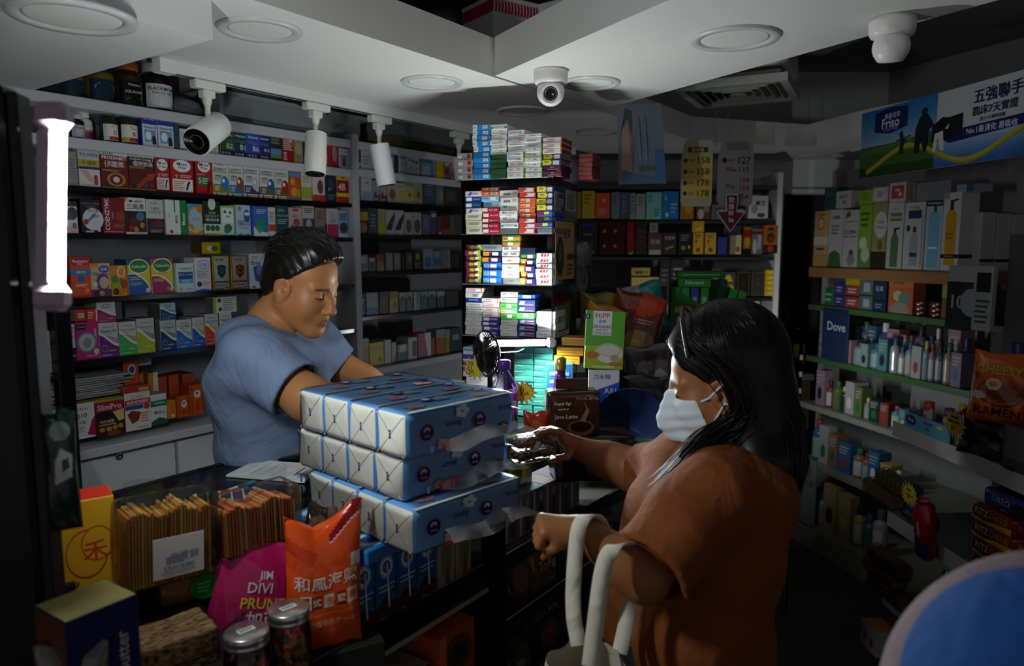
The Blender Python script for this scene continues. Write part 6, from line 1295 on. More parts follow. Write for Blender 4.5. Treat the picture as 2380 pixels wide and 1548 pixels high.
# boxes on the lower ledge
for px, py, z, w, h, c, t, art, rz in [(1085, 1460, .60, .13, .20, 'a8501c', 'orange boxed tea on the lower ledge by the black post', 'c 50 82 40 14 5a3a1a;c 50 82 26 8 2a2a1a;T 66 46 20 50 3a2a1a 涼茶;p d06a2c 0 0 20 0 20 100 0 100', .0), (1015, 1510, .58, .11, .16, '9a8e88', 'pale grey box with a dark red top on the lower ledge', 'r 0 80 100 100 4a1820;c 60 44 28 24 7a6e6a;p 3a302c 20 20 40 50 50 20', .05), (935, 1530, .56, .12, .14, 'c08048', 'light orange box with a round emblem on the lower ledge', 'c 80 70 10 12 8a4a1a;t 30 50 40 20 4a5a7a 黑芝麻;r 0 86 100 100 b87038', -.05)]:
    u = {1085: 1.235, 1015: 1.09, 935: .95}[px]; carton('snack_box', t, 'box', UW(u, -1.03, .4355), RZ1+rz, w, h+.14, .12, c, art, 'd8601c' if 'tea' in t else None, None, 'card', 'boxes on the lower ledge')

p = PD(138, 1120, 1.02); bag('hanging_pouch', 'dark green packet with a white mitten mark hung beside the black post', 'packet', (p.x, p.y, p.z-.07), (0, 0, .5), .05, .17, .02, '14302a', 'p c4c8c8 40 40 84 46 88 64 60 70 44 60;p 222 60 50 80 54 78 62 62 60;c 60 84 26 8 8a928e', None, 'bag', None, 64)
# ------------------------------------------------------------ rack and counter goods towards the back
def U(px, py, w): p = PW(px, py, w); return p.x*D1[0]+p.y*D1[1]
# shrink-wrapped packs on the rack's top shelf
rg = random.Random(21)
for r_, (zz, n, h, w_) in enumerate([(.886, 7, .115, -1.06), (1.002, 4, .13, -1.10)]):
    for i in range(n):
        c = ['7a7270', '6e6a72', '7c746a', '5e666e'][(i+r_) % 4] if r_ == 0 else ['6a6a3a', '8a7a34', '5a5c34'][i % 3]
        o = carton('drink_pack', f'{"grey shrink wrapped" if r_ == 0 else "olive yellow"} drink pack, {ORD[i+1]} from the black post, {"lower" if r_ == 0 else "upper"} layer', 'drink pack', UW(1.42+i*.066, w_, zz), RZ1+rg.uniform(-.03, .03), .063, h, .09, c, 'p ccc 20 4 34 4 30 96 18 96;r 60 10 92 60 445;c 76 76 14 12 a99' if r_ == 0 else 'p c8b84a 20 8 60 8 50 90 30 90;c 70 40 16 24 7a8a3a;l 8 4 92 14 2 aa8', None, None, 'bag', 'drink packs on the rack shelf')
GB = 'bags on the display rack'
for px, w_, z, c, t, wd, h, art in [(1260, -1.04, .716, '6a4a22', 'brown and yellow toffee bag on the second rack shelf', .15, .15, 'p 8a6a2a 0 60 100 80 100 100 0 100;t 56 52 70 18 c8b88a Toffee;r 70 40 80 52 c8c83a;t 60 22 50 12 a89a7a Candy'), (1205, -1.04, .716, '3c3026', 'dark snack bag with pink disc next to the black post', .11, .13, 'c 50 60 34 28 8a5a50;r 0 0 100 26 3a4a2a'),
      (1330, -1.04, .716, '2a4048', 'teal edged dark bag further along the rack', .14, .15, 'r 0 60 100 84 2a6a68;c 40 40 26 20 5a6a5a'), (1400, -1.05, .716, '30343a', 'black bag with pale lettering on the rack', .14, .14, 't 50 60 76 16 889 COFFEE;c 60 30 24 18 665'),
      (1260, -1.04, .521, '15181c', 'large black coffee bag on the third rack shelf', .19, .17, 't 56 78 70 18 777 NESCAFE;c 60 36 26 26 3a5a34;c 56 40 14 14 8a3a34'), (1205, -1.03, .521, '1c2a20', 'dark green bag on the third rack shelf', .12, .13, 'c 50 50 36 30 3a5a2a;c 40 40 16 12 8a8a5a'), (1320, -1.04, .521, '20242a', 'dark glossy bag farther along the third shelf', .17, .16, 'c 40 50 30 24 4a2a2a;l 50 20 90 50 3 666'), (1240, -1.03, .301, '3a3c2c', 'olive bag on the lowest rack shelf', .16, .15, 'c 50 50 36 30 6a6a3a')]:
    bag('candy_bag', t, 'bag', UW(U(px, 1300, w_), w_, z), (-.12, 0, RZ1), wd, h, .05, c, art, None, 'bag', GB, 26, seed=int(px+z*99))
# coffee packs beside the customer's hand
p = PD(1325, 985, 2.02); z0 = 1.1
def coffee(label, p, rz, w, h, d, base, front, sidea):
    o = root('coffee_pack', label, 'coffee pack', p, (0, 0, rz), 'coffee packs beside the tower'); m = MB()
    rbox(m, (-w/2, w/2, 0, d, 0, h), .012, lambda *q: base, 10, .003, 5); m.art(front, lambda x, y, l: (-w/2+x*w, -.0022-l, y*h), w, h); m.art(sidea, lambda x, y, l: (-w/2-.0022-l, (1-x)*d, y*h), d, h); m.build('pack_body', 'bag', o)
    m = MB(); m.box(-w*.32, w*.3, d*.46, d*.52, h, h+.03, base, .001); m.build('top_seal', 'bag', o); return o
zc = PZ(1345, 1003, 1.103)
base = PD(1330, 1010, 2.05); ZN = base.z
coffee('brown Java latte coffee pack on top of the dark coffee packs', (base.x+.005, base.y-.01, ZN), .10, .148, .125, .075, '3a2218', 'p 20130e 6 52 44 60 48 84 10 76;t 27 72 32 14 d8ccbc Kopal Api;t 29 60 20 7 d8ccbc INSTANT;t 34 42 44 13 d0c0b0 Java Latte;c 62 18 26 18 6a4a34;c 62 20 20 12 2a1610;p 8a6a50 60 34 72 60 66 80 78 56 70 30;t 74 84 44 6 a89880 TOTAL BETAL', 'r 14 6 86 46 c8c0b4;l 20 10 80 42 6 655;c 50 74 24 18 c8b8a8;p d8d0c4 36 84 64 84 58 58 42 58')
m = MB(); rbox(m, (-.11, .12, 0, .12, 0, ZN-1.003), .012, lambda *q: '22141a', 12, .003, 4); m.art('t 42 86 60 16 998 NESCAFE;t 12 80 8 16 aaa 6;c 60 36 24 26 4a3a30;c 60 40 17 18 241210;t 70 14 30 9 a86a5a Gold', lambda x, y, l: (-.11+x*.23, -.0025-l, y*(ZN-1.003)), .23, ZN-1.003)
tag(m.build('coffee_pack', 'bag', None, (base.x+.06, base.y-.03, 1.003), (0, 0, .12)), 'dark maroon coffee multipack under the Java latte pack', 'coffee pack', 'coffee packs beside the tower')
# purple bottles, yellow boxes, blue box, cereal, powder drink
def vbottle(label, p, s, full):
    o = root('drink_bottle', label, 'bottle', p, (0, 0, .1)); h = .20*s; r = .034*s
    m = MB(); m.lathe([(r*.8, 0), (r, .008), (r*.94, h*.1), (r, h*.14), (r, h*.28), (r*.92, h*.3), (r, h*.34), (r, h*.62), (r*.8, h*.74), (r*.38, h*.86), (r*.38, h*.9)], 'dde', 28); m.build('bottle_body', 'acrylic', o)
    m = MB(); m.art('r 0 0 100 100 a85ae0;t 52 56 62 46 e8e0f0 vita;l 30 12 72 22 1 ccd;r 0 92 100 100 9a6ac8', cyl_map(r+.0006, h*.34, h*.27, 4.6), r*4, h*.27, True); m.build('label_sleeve', 'gloss', o)
    MB().lathe([(r*.42, h*.885), (r*.45, h*.89), (r*.45, h*.985), (r*.4, h), (0, h)], '5a2a8a', 24).build('cap', 'plastic', o)
q = PD(1172, 890, 2.09); vbottle('clear water bottle with purple label beside the black fan', (q.x, q.y, 1.1015), 1.16, 1)
q = PD(1302, 905, 2.22); o = root('drink_bottle', 'dark purple tapered bottle with a yellow topped gold cap', 'bottle', (q.x, q.y, 1.1015), (0, 0, 0)); h = PD(1302, 828, 2.22).z-1.1015
MB().lathe([(.030, 0), (.032, .01), (.030, h*.4), (.0165, h*.74), (.0145, h*.82)], '4a1a5c', 24).build('bottle_body', 'gloss', o); m = MB(); m.art('T 50 50 40 80 c8b0d0 COOKING WINE;l 20 10 34 90 4 a8c', cyl_map(.0285, h*.32, h*.34, 1.2), .04, h*.34); 
MB().lathe([(.0165, h*.82), (.018, h*.83), (.018, h*.97), (.016, h*.985), (.0, h*.985)], 'a89a5a', 20).build('cap', 'foil', o); MB().lathe([(.011, h*.9855), (.011, h), (0, h)], 'c8d81c', 16).build('cap_sticker', 'card', o)
for i, (px, py, dx) in enumerate([(1300, 858, 0), (1310, 838, .0), (1318, 818, .01), (1328, 795, .02)]):
    q = PD(px, py, 2.32); carton('medicine_box', f'golden yellow box, {ORD[i+1]} up the leaning pile beside the tower', 'box', (q.x+dx*0+.01, q.y, q.z-.012), -.25+[.1, -.1, .06, -.05][i], .085, .026, .06, 'c8901c', 'l 8 20 92 80 2 a06a10', 'a8741a', None, 'card', 'golden yellow boxes by the tower')
q = PD(1300, 905, 2.30); carton('medicine_box', 'sky blue box propped under the golden yellow pile', 'box', (q.x, q.y, 1.1015), -.15, .085, PD(1300, 845, 2.3).z-1.1015, .05, '3a84c4', 'r 0 0 100 30 2a5a8a;l 14 50 86 90 3 9cd', None, None, 'card')
a, b = PD(1366, 850, 2.24), PD(1440, 850, 2.24); q = PD(1402, 858, 2.24)
o = carton('cereal_box', 'green and white baby rice cereal box leaning by the blue cart', 'box', (q.x, q.y, q.z), 0, .118, PD(1402, 722, 2.24).z-q.z, .045, '9ab83a', 'p 5aa83a 0 40 100 40 100 100 0 100;r 18 58 66 100 dcdcdc;t 42 92 46 9 c23a5a HiPP;t 42 82 22 6 4a8ac8 喜寶;t 42 73 52 6 556 ORGANIC;t 42 62 42 5 6a8ab0 100% Rice;l 26 66 58 69 1 888;r -6 86 10 94 223a6a;t 3 90 8 6 ddd 4;c 62 28 36 17 d8d4cc;c 62 33 32 11 b8b4a8;c 62 33 29 9 d0ccc0;c 78 20 14 7 c8c0b0;c 78 20 11 5.5 a89a8a;c 20 24 18 6 b8742a;c 80 10 18 4 b8742a;r 20 2 80 6 c8cc8a', '4a5a4a', None, 'card', None, (-.06, .04, -.06))
q = PD(1395, 950, 2.26); carton('powder_drink_box', 'blue and white powder drink box behind the Java latte', 'box', (q.x+.01, q.y, q.z), -.12, .095, PD(1395, 858, 2.26).z-q.z, .04, 'd0d4da', 'p 1f5ab4 0 0 100 0 100 70 0 40;t 44 82 70 14 2a4a94 力水特;t 70 46 54 15 e0e4ea ARI;t 70 28 50 15 e0e4ea AT;p 1f5ab4 0 16 100 20 100 14 0 8;r 0 0 100 12 d0d4da', '2a3a5a', None, 'card')
m = MB(); m.box(-.2, .2, -.1, .14, 0, .055, '3c4044', .003); q = PD(1390, 955, 2.3); tag(m.build('display_plinth', 'board', None, (q.x, q.y, 1.046), (0, 0, RZ1)), 'low dark plinth under the powder drink box', 'plinth') if 0 else None
# small black fan with a round cage
q = PD(1131, 822, 2.15); o = root('desk_fan', 'small black round fan standing beside the purple labelled bottle', 'fan', (q.x, q.y, 1.1015), (0, 0, -.95)); zc_ = q.z-1.1015; R_ = .066
m = MB()
for k in range(48):
    g = k*math.pi/24; m.tube([(0.014*math.cos(g), -.022, zc_+.014*math.sin(g)), (R_*.6*math.cos(g+.1), -.02, zc_+R_*.6*math.sin(g+.1)), (R_*math.cos(g+.12), -.006, zc_+R_*math.sin(g+.12))], .0019, '08090a', 4)
m.build('front_grille', 'plastic', o)
m = MB()
for k in range(24):
    g = k*math.pi/12; m.tube([(0.014*math.cos(g), .022, zc_+.014*math.sin(g)), (R_*math.cos(g), .006, zc_+R_*math.sin(g))], .0012, '08090a', 4)
m.build('back_grille', 'plastic', o)
m = MB(); m.tube([(R_*math.cos(t*.2618), 0, zc_+R_*math.sin(t*.2618)) for t in range(25)], .0035, '0a0b0c', 8); m.build('rim', 'plastic', o)
MB().tube([(0, -.024, zc_), (0, .03, zc_)], .017, '0a0b0c', 20).build('motor', 'plastic', o)
for k in range(5):
    g = k*1.2566; m = MB(); m.add([(.012*math.cos(g), -.006, zc_+.012*math.sin(g)), (.054*math.cos(g-.4), -.008, zc_+.054*math.sin(g-.4)), (.056*math.cos(g+.6), .006, zc_+.056*math.sin(g+.6)), (.014*math.cos(g+.7), .006, zc_+.014*math.sin(g+.7))], [(0, 1, 2, 3)], '141518'); m.build('blade', 'plastic', o)
MB().tube([(0, .012, 0), (0, .012, zc_-R_)], .008, '0a0b0c', 10).build('stand', 'plastic', o); MB().lathe([(.04, 0), (.04, .008), (.012, .014)], '0a0b0c', 24, (0, .01, 0)).build('base', 'plastic', o)
# starburst price tags
def burst(label, p, rz, s, txt, cols='d8c01c', tilt=-.1):
    m = MB(); n = 15
    def star(r0, r1, y, c): m.add([((r0 if k % 2 == 0 else r1)*(1+.12*math.sin(k*2.7))*math.cos(k*math.pi/n), y, (r0 if k % 2 == 0 else r1)*(1+.12*math.sin(k*2.7))*.86*math.sin(k*math.pi/n)) for k in range(2*n)], [tuple(range(2*n))], c)
    star(s, s*.68, 0, 'd8d4cc'); star(s*.95, s*.63, -.0004, '4a1a5a'); star(s*.87, s*.57, -.0008, cols)
    m.art(txt, lambda x, y, l: ((x-.5)*s*1.7, -.001-l, (y-.5)*s*1.4), s*1.7, s*1.4)
    star2 = m.build('price_tag', 'card', None, p, (tilt, 0, rz)); so = star2.modifiers.new('thick', 'SOLIDIFY'); so.thickness = .0006; so.offset = 1
    return tag(star2, label, 'price tag', 'yellow starburst price tags')
q = PD(1106, 855, 2.16); burst('yellow starburst price tag half behind the black fan', q, .1, .042, 't 30 72 26 20 222 10;t 24 50 24 20 222 £1;t 32 30 40 20 222 30.')
q = PD(1216, 912, 2.12); burst('yellow starburst price tag at the foot of the teal boxes', q, -.1, .042, 't 44 66 40 20 222 £1;t 56 44 50 20 222 $ 25')
# red flower-like crisp bag and the back pile
q = PD(1245, 960, 2.02); bag('snack_bag', 'small orange red bag tip behind the packet hand', 'bag', (q.x, q.y, 1.1015), (0, 0, 0), .07, .10, .03, 'c83a1c', 'c 50 60 20 20 d86a3a', None, 'bag', None, 20)
PB = 'snack bags heaped beside the tower'
for px, py, d, w_, h, t_, c, lab, art, rot in [
    (1385, 770, 2.62, .15, .16, .06, 'a8741c', 'golden snack bag behind the cereal box', 't 50 60 60 14 ccb 10倍;c 40 36 26 20 6a7a7a;p 7a9a9a 0 30 60 44 50 20', (-.1, .3, 0)),
    (1460, 800, 2.75, .20, .26, .07, '6a2a18', 'large red brown potato snack bag', 'p b8401c 40 60 100 80 100 100 50 100;t 36 78 40 13 c83a34 Day;l 40 56 80 64 2 a98;c 60 30 30 18 8a7040;c 50 26 14 9 a08a50', (-.1, .2, -.1)),
    (1515, 745, 2.9, .17, .22, .06, '1c6a68', 'teal and white bag, upper right of the heap', 'p 8a8c90 0 40 40 60 50 100 0 100;p 1a7a78 50 40 100 60 100 100 60 100', (-.1, -.25, -.1)),
    (1470, 860, 2.5, .15, .13, .05, '70641a', 'yellow topped dark bag low in the heap', 'p a89a1c 20 60 90 70 90 100 30 100;r 0 0 100 50 2a2a2a', (-.1, .1, 0)),
    (1515, 880, 2.45, .16, .17, .05, '4a4a4c', 'grey patterned crisp bag beside the hair', 'c 40 60 18 12 777;c 70 40 16 12 888;p 6a6a6a 20 20 40 40 60 16;r 40 70 90 90 3a2a2a', (-.1, -.1, 0)),
    (1500, 960, 2.4, .18, .18, .05, '202022', 'black bag low beside the customer\'s mask', 'c 60 60 26 18 2e2e30;l 20 20 80 40 3 444', (-.1, 0, 0)),
    (1390, 720, 2.78, .14, .13, .05, '8a7420', 'dull gold bag at the back of the heap', 'c 50 50 30 24 5a5a40', (-.1, 0, .1)),
    (1340, 700, 2.9, .12, .30, .05, '34343a', 'clear bag with drink sachets hung behind the tower', 'r 0 70 100 100 555c5c;c 50 50 36 14 4a4c44', (0, 0, 0))]:
    q = PD(px, py+40, d); bag('snack_bag', lab, 'bag', q, rot, w_, h, t_, c, art, None, 'bag', PB, 30, seed=px)
# shelf that carries the heap, cart with blue bin
q = PD(1440, 960, 2.7); sf = root('goods_stand', 'dark stand holding the heap of snack bags', 'stand', (q.x, q.y, 0), (0, 0, .0))
MB().box(-.10, .22, -.12, .3, 1.02, 1.06, '24262a').build('stand_top', 'board', sf); MB().box(-.10, .22, .26, .3, 1.06, 1.5, '222428').build('back_panel', 'board', sf)
for sx in (-.09, .19): MB().box(sx, sx+.03, -.11, .29, 0, 1.02, '1c1e20').build('side_panel', 'board', sf)
q = PD(1462, 872, 2.12); o = root('round_bin', 'dark blue round lidded bin beside the cereal box', 'bin', (q.x+.01, q.y+.03, .96), (0, 0, 0))
m = MB(); m.tube([(0, 0, .16), (0, .04, .16)], .115, '14204a', 32); m.build('disc_lid', 'plastic', o, None, (-.1, 0, -.35)); MB().lathe([(.06, 0), (.075, .12), (.075, .13)], '14402c', 24).build('bin_body', 'plastic', o)
# green plaster dispenser
q = PD(1640, 760, 3.0); gd = root('plaster_display', 'green counter display of pain relief plasters', 'display box', (q.x, q.y, 1.22), (0, 0, -.1)); k_ = 1/1700*3.0
m = MB(); m.prism([(-.14, 0), (.10, 0), (.10, .12), (-.14, .12)], 0, .13, '123f1c'); m.add([(-.14, -.001, .13), (-.14, -.001, .27), (.10, -.001, .13)], [(0, 1, 2)], '1c6a2a'); m.add([(-.14, -.001, .0), (.10, -.001, 0), (.10, -.001, .13), (-.14, -.001, .13)], [(0, 1, 2, 3)], '1f7030')
m.art('r 6 84 34 96 c8b01c;t 20 90 24 9 222 點!;t 36 68 64 16 dde 撒隆巴斯;t 34 46 60 16 dde Salonpas;t 30 20 30 16 dde 貼', lambda x, y, l: (-.14+x*.24, -.0015-l, y*.2), .24, .2); m.build('display_tray', 'card', gd)
m = MB(); m.box(-.14, .10, .10, .12, .13, .30, '154a20'); m.build('display_back', 'card', gd)
PLASTER = 'T 50 50 50 84 dde 撒隆巴斯'
for i, (x, z, a) in enumerate([(-.118, .13, 0), (-.083, .13, 0), (-.045, .13, 0), (-.008, .13, .02), (.075, .13, .28), (.112, .12, .26)]):
    p = Matrix.Rotation(-.1, 3, 'Z') @ Vector((x, .012, z)); carton('plaster_box', f'upright {"green" if i != 2 else "violet"} plaster box, {ORD[i+1]} from the tower side in the dispenser', 'box', (q.x+p.x, q.y+p.y, 1.22+p.z), 0, .032, .14, .07, '2f9a34' if i != 2 else '3a4ab0', PLASTER, '1f1f24' if i > 3 else '1f6a28', None, 'card', 'plaster boxes in the green dispenser', (0, a, -.1))
carton('plaster_box', 'green plaster box lying across the top of the dispenser', 'box', (q.x-.05, q.y+.0, 1.22+.272), 0, .13, .035, .07, '2f8a34', 't 50 50 80 60 cec Salonpas', '1c5a24', None, 'card', 'plaster boxes in the green dispenser', (0, 0, -.1))
carton('plaster_box', 'longer dark green plaster box on the very top', 'box', (q.x-.02, q.y+.02, 1.22+.308), 0, .19, .028, .07, '1f6a28', 'l 10 30 90 70 1 6a6', '1c4a20', None, 'card', 'plaster boxes in the green dispenser', (0, 0, -.1))
# ------------------------------------------------------------ back wall shelf
YS = 3.98
def PY(x, y, Y): return PL(x, y, (0, Y), (0, 1))
bs = root('wall_shelf', 'white edged shelf unit on the rear wall beside the doorway', 'shelf unit', (0, 0, 0))
ZB = [PY(1600, y, YS).z for y in (440, 512, 597, 692, 790)]
XR = PY(1812, 600, YS).x
MB().box(XR-.028, XR, YS-.01, YS+.44, 0, ZB[0]+.09, 'dcdcdc', .002).build('side_panel', 'paint', bs)
MB().box(.2, XR-.03, YS+.42, YS+.44, .3, ZB[0]+.08, '9a9aa0').build('back_panel', 'paint', bs)
MB().box(.2, XR, YS, YS+.43, ZB[0], ZB[0]+.02, '3a3a3e').build('shelf', 'board', bs)
for z in ZB[1:]: MB().box(.2, XR-.03, YS, YS+.42, z-.018, z, '2c2c30', .001).build('shelf', 'board', bs)
MB().box(.2, XR-.03, YS+.02, YS+.42, 0, .9, '50504e').build('base', 'paint', bs)
def row2(zs, where, group, lines, plane, rz, name='product_box', dep=(.05, .09), cat='box'):
    q0, nn = plane; ux = (math.cos(rz), math.sin(rz)); rg = random.Random(where)
    for i, ln in enumerate(x for x in lines.strip().split('\n') if x.strip()):
        q = [z.strip() for z in ln.split('|')]; x0, x1, yt = [float(z) for z in q[0].split()]; base, side = (q[1].split(',')+[None])[:2]
        look = q[2]; art = q[3] if len(q) > 3 else ''; op = (q[4] if len(q) > 4 else '').split(); off = 0; z = zs
        for o in op:
            if o[0] == 'z': z = PL((x0+x1)/2, float(o[1:]), q0, nn).z
            if o[0] == 'w': off = float(o[1:])
        a, b = PL(x0, yt+30, q0, nn), PL(x1, yt+30, q0, nn); h = max(.012, PL((x0+x1)/2, yt, q0, nn).z-z); w = math.hypot(b.x-a.x, b.y-a.y)-.001
        c = ((a.x+b.x)/2-nn[0]*(.012-off), (a.y+b.y)/2-nn[1]*(.012-off), z+.0005); lab = f'{look}, {ORD[i+1]} along {where}'
        if 'B' in op:
            cols = side.split('/'); r = w/2*.96; cc = (c[0]-nn[0]*r, c[1]-nn[1]*r, c[2])
            bottle('toiletry_bottle', lab, 'bottle', cc, rz, r, h, base, cols[0], art, cols[1], group, neck=.4, caph=.2, lz=(.1, .72))
        else: carton(name, lab, cat, c, rz, w, h, rg.uniform(*dep), base, art, side, None, 'foil' if 'F' in op else 'card', group)
PB_ = ((0, YS), (0, 1))
MT = 'r 10 70 90 90 {0};l 14 12 86 60 5 {1}'
row2(ZB[1], 'the top rear shelf', 'boxes on the rear wall shelf', '''
1330 1350 446|8a7a1a|olive yellow box||z508
1352 1382 444|b89a1a|yellow box behind the tower|l 20 50 70 90 3 7a6a14|z508
1383 1417 449|c8501c|orange box|c 60 70 10 8 e8a;l 20 12 80 40 3 e8a|z508
1420 1440 447|6a7488|grey blue box|l 20 50 60 90 4 445|z509
1441 1462 447|4a5264|slate box|l 20 20 60 90 4 778|z509
1463 1476 449|8a8a88|slim pale grey box|l 20 20 80 90 5 555|z510
1477 1499 451|9a9a98|white grey box|l 20 50 80 90 3 667|z510
1501 1537 447|7ab8b8|aqua box|l 14 60 40 92 4 467;l 50 10 90 40 3 467|z510
1538 1576 445|1f78bc|bright blue box|T 20 76 14 34 bde 維他;l 50 20 90 60 3 8bd;c 30 16 10 8 ade|z510
1580 1612 452|a8741c|golden box|c 60 50 30 26 c89a3a|z510
1616 1650 470|5a3a2a|brown box with pale picture|c 34 30 22 30 b8a898;c 70 60 20 20 8a7a6a|z510
1652 1700 476|6a6460|grey brown box, partly behind the arrow|l 14 20 86 80 3 444|z510
1738 1784 455|cfcfd0,aaa|white box with black brush characters|t 60 66 50 34 222 靈芝;c 30 40 16 20 999;c 64 14 20 10 7a3a4a|z508
''', PB_, 0)
row2(ZB[2], 'the middle rear shelf', 'boxes on the rear wall shelf', '''
1348 1388 516|2c2c2e|black iridescent box|p d83a1a 10 8 60 22 70 10 30 2;p 3a8a3a 62 12 86 10 80 2;r 10 86 70 92 2a3a8a;r 20 60 70 64 2a8a7a|z592 F
1392 1452 516|3a1c18|dark red double box with orange glints|r 0 49 100 51 1a0c0a;c 20 72 6 5 d8582a;c 62 72 6 5 d8582a;c 20 26 6 5 d8582a;c 62 26 6 5 d8582a|z592 F
1456 1475 516|7a1a24|crimson foil box|r 20 0 80 100 8a2430;p 3ac83a 20 4 90 10 60 0|z592 F
1476 1503 516|341a1e|maroon box|l 20 30 80 80 3 5a2a2e|z592
1505 1538 542|5a3a2c|brown box with cream foot|t 50 60 66 30 b8a088 花旗;r 10 0 90 22 a8a29a|z592
1539 1571 541|3a2c28|dark box with pale script|t 50 76 80 20 a8a29a 花旗參;p 8a8078 20 20 80 34 80 44 20 30|z592
1574 1607 540|1c1a1a|black box with gold flecks|l 20 60 80 90 3 777;c 40 30 16 10 8a7a4a;c 80 34 8 8 c8a84a|z592
1609 1634 541|c8962a|gold box with green drops|c 30 60 8 10 4a5a2a;c 50 20 20 10 6a3a1a;l 20 74 70 92 2 5a4a1a|z591
1637 1663 541|c8962a|gold box beside its twin|c 30 60 8 10 4a5a2a;c 50 20 20 10 6a3a1a;l 20 74 70 92 2 5a4a1a|z591
1666 1688 551|2a3a8a|blue box|p 3a4a5a 40 20 80 30 60 90|z591
1695 1721 547|8a7a5a|tan box with red fruit picture|r 50 0 100 100 c8b88a;c 70 26 20 16 b8483a|z591
1726 1744 528|c8741c|orange yellow striped box|r 0 60 100 90 b8281c;c 50 44 36 20 d8b82a;r 0 0 100 20 2a2a2a|z591 F
1745 1771 532|8a8a8a|silver foil box|r 0 78 100 90 a8281c;r 54 20 84 76 ccc;c 30 30 20 30 ddd|z591 F
1773 1806 524|c8581c|orange box with a roaring tiger head|c 50 60 40 26 8a6a1a;c 50 56 26 18 3a2a14;c 50 52 16 8 b8241c;p 2a1a14 20 80 40 92 60 92 80 80 50 84;r 0 0 100 30 2a2420;c 50 16 20 12 b8481c|z589
''', PB_, 0)
row2(ZB[2], 'the raised layer of the middle rear shelf', 'boxes on the rear wall shelf', '''
1607 1635 514|c89a1c|bright gold box on its neighbour|p e8e0c0 20 20 80 40 70 24|z540
1508 1528 518|8a8078|pale small box on top|l 20 20 80 80 2 555|z541
''', PB_, 0)
row2(ZB[3], 'the lower rear shelf', 'boxes on the rear wall shelf', '''
1466 1510 622|b0984a|tan tea box, upper of its stack|c 30 40 10 18 4a3a1a;c 50 40 10 18 4a3a1a;l 66 30 92 60 2 6a5a2a|z641
1466 1530 644|c8a85a|cream tea box, lower of its stack|l 20 30 60 60 2 6a5a2a;c 80 50 10 10 8a4a1a|z690
1532 1556 606|2a2422|black carton|l 20 40 80 80 3 665|z690
1557 1590 602|242224|dark carton under the shelf|l 20 40 80 80 3 888|z690
1652 1672 622|4a3430|brown box|l 20 40 80 80 3 987|z690
1674 1708 632|3a3a3e|charcoal box with gold moon|p c8a01c 20 60 80 60 66 84 50 90 34 84;c 60 30 30 20 b8901c;c 48 34 20 14 3a3a3e|z688
1710 1742 630|5a4a38|gold framed brown box|r 6 4 94 96 8a7238;r 10 7 90 93 3a3434;T 50 56 24 34 a83a34 高麗蔘;c 50 20 6 6 a83a34|z688 F
1744 1776 630|6a5a48|gold framed pale box|r 6 4 94 96 8a7238;r 10 7 90 93 5a5450;T 50 56 24 34 a86a64 高麗蔘;c 50 20 6 6 a83a34|z688 F
''', PB_, 0)
for i in range(5):
    a, b = PY(1777, 650, YS), PY(1800, 650, YS); zz = PY(1788, 688-12.2*i, YS).z
    carton('product_box', f'small bright yellow box, {ORD[i+1]} up the pile against the white side panel', 'box', ((a.x+b.x)/2, YS+.01, zz), 0, b.x-a.x, .0275, .08, 'd8b01c', 'r 40 20 90 80 e8c84a', None, None, 'card', 'yellow boxes on the rear shelf')
row2(ZB[4], 'the lowest rear shelf', 'boxes on the rear wall shelf', '''
1690 1715 698|2a2826|dark box with white letters|t 50 70 80 20 aaa KINOTO;r 0 0 100 30 3a3430|z742
1721 1744 697|3a3a38|black packet with pale drop|c 50 84 30 10 999;c 40 40 20 24 8a9a8a|z742
1746 1768 697|33302a|black packet with gold plant|c 50 84 30 10 aaa;c 50 44 36 24 a8985a;c 50 44 16 14 4a3a1a|z742
''', PB_, 0)
for i in range(3):
    q = PY(1776, 812-i*16, YS); m = MB(); m.lathe([(.03, 0), (.047, .008), (.047, .03), (.03, .034)], '5a342c', 20)
    tag(m.build('food_tub', 'plastic', None, (q.x, YS+.05, q.z-.02)), f'reddish brown tub, {ORD[i+1]} up its stack on the rear shelf', 'tub', 'brown tubs on the rear shelf')
led_bar('LED bar lamp standing on a stool before the rear shelf, behind the customer', PD(1768, 890, 3.3), (.0, .0, math.pi+.5), LED_REAR)  # unseen lamp, added behind the customer to brighten the rear shelf and wall
pst = root('display_stand', 'dark stand under the green plaster display', 'stand', (PD(1640, 760, 3.0).x, PD(1640, 760, 3.0).y, 0))
MB().box(-.2, .22, -.1, .22, 1.18, 1.219, '24262a').build('stand_top', 'board', pst)
for sx in (-.19, .19): MB().box(sx, sx+.03, -.09, .2, 0, 1.18, '1c1e20').build('side_panel', 'board', pst)
q = PD(1768, 890, 3.3); st = root('stool', 'dark stool carrying the lamp before the rear shelf', 'stool', (q.x, q.y, 0)); zs_ = q.z-.1165
MB().box(-.13, .13, -.13, .13, zs_-.03, zs_-.001, '22201e', .01).build('seat', 'board', st)
for sx in (-.11, .11):
    for sy in (-.11, .11): MB().tube([(sx, sy, 0), (sx*.85, sy*.85, zs_-.03)], .014, '22201e', 8).build('leg', 'plastic', st)
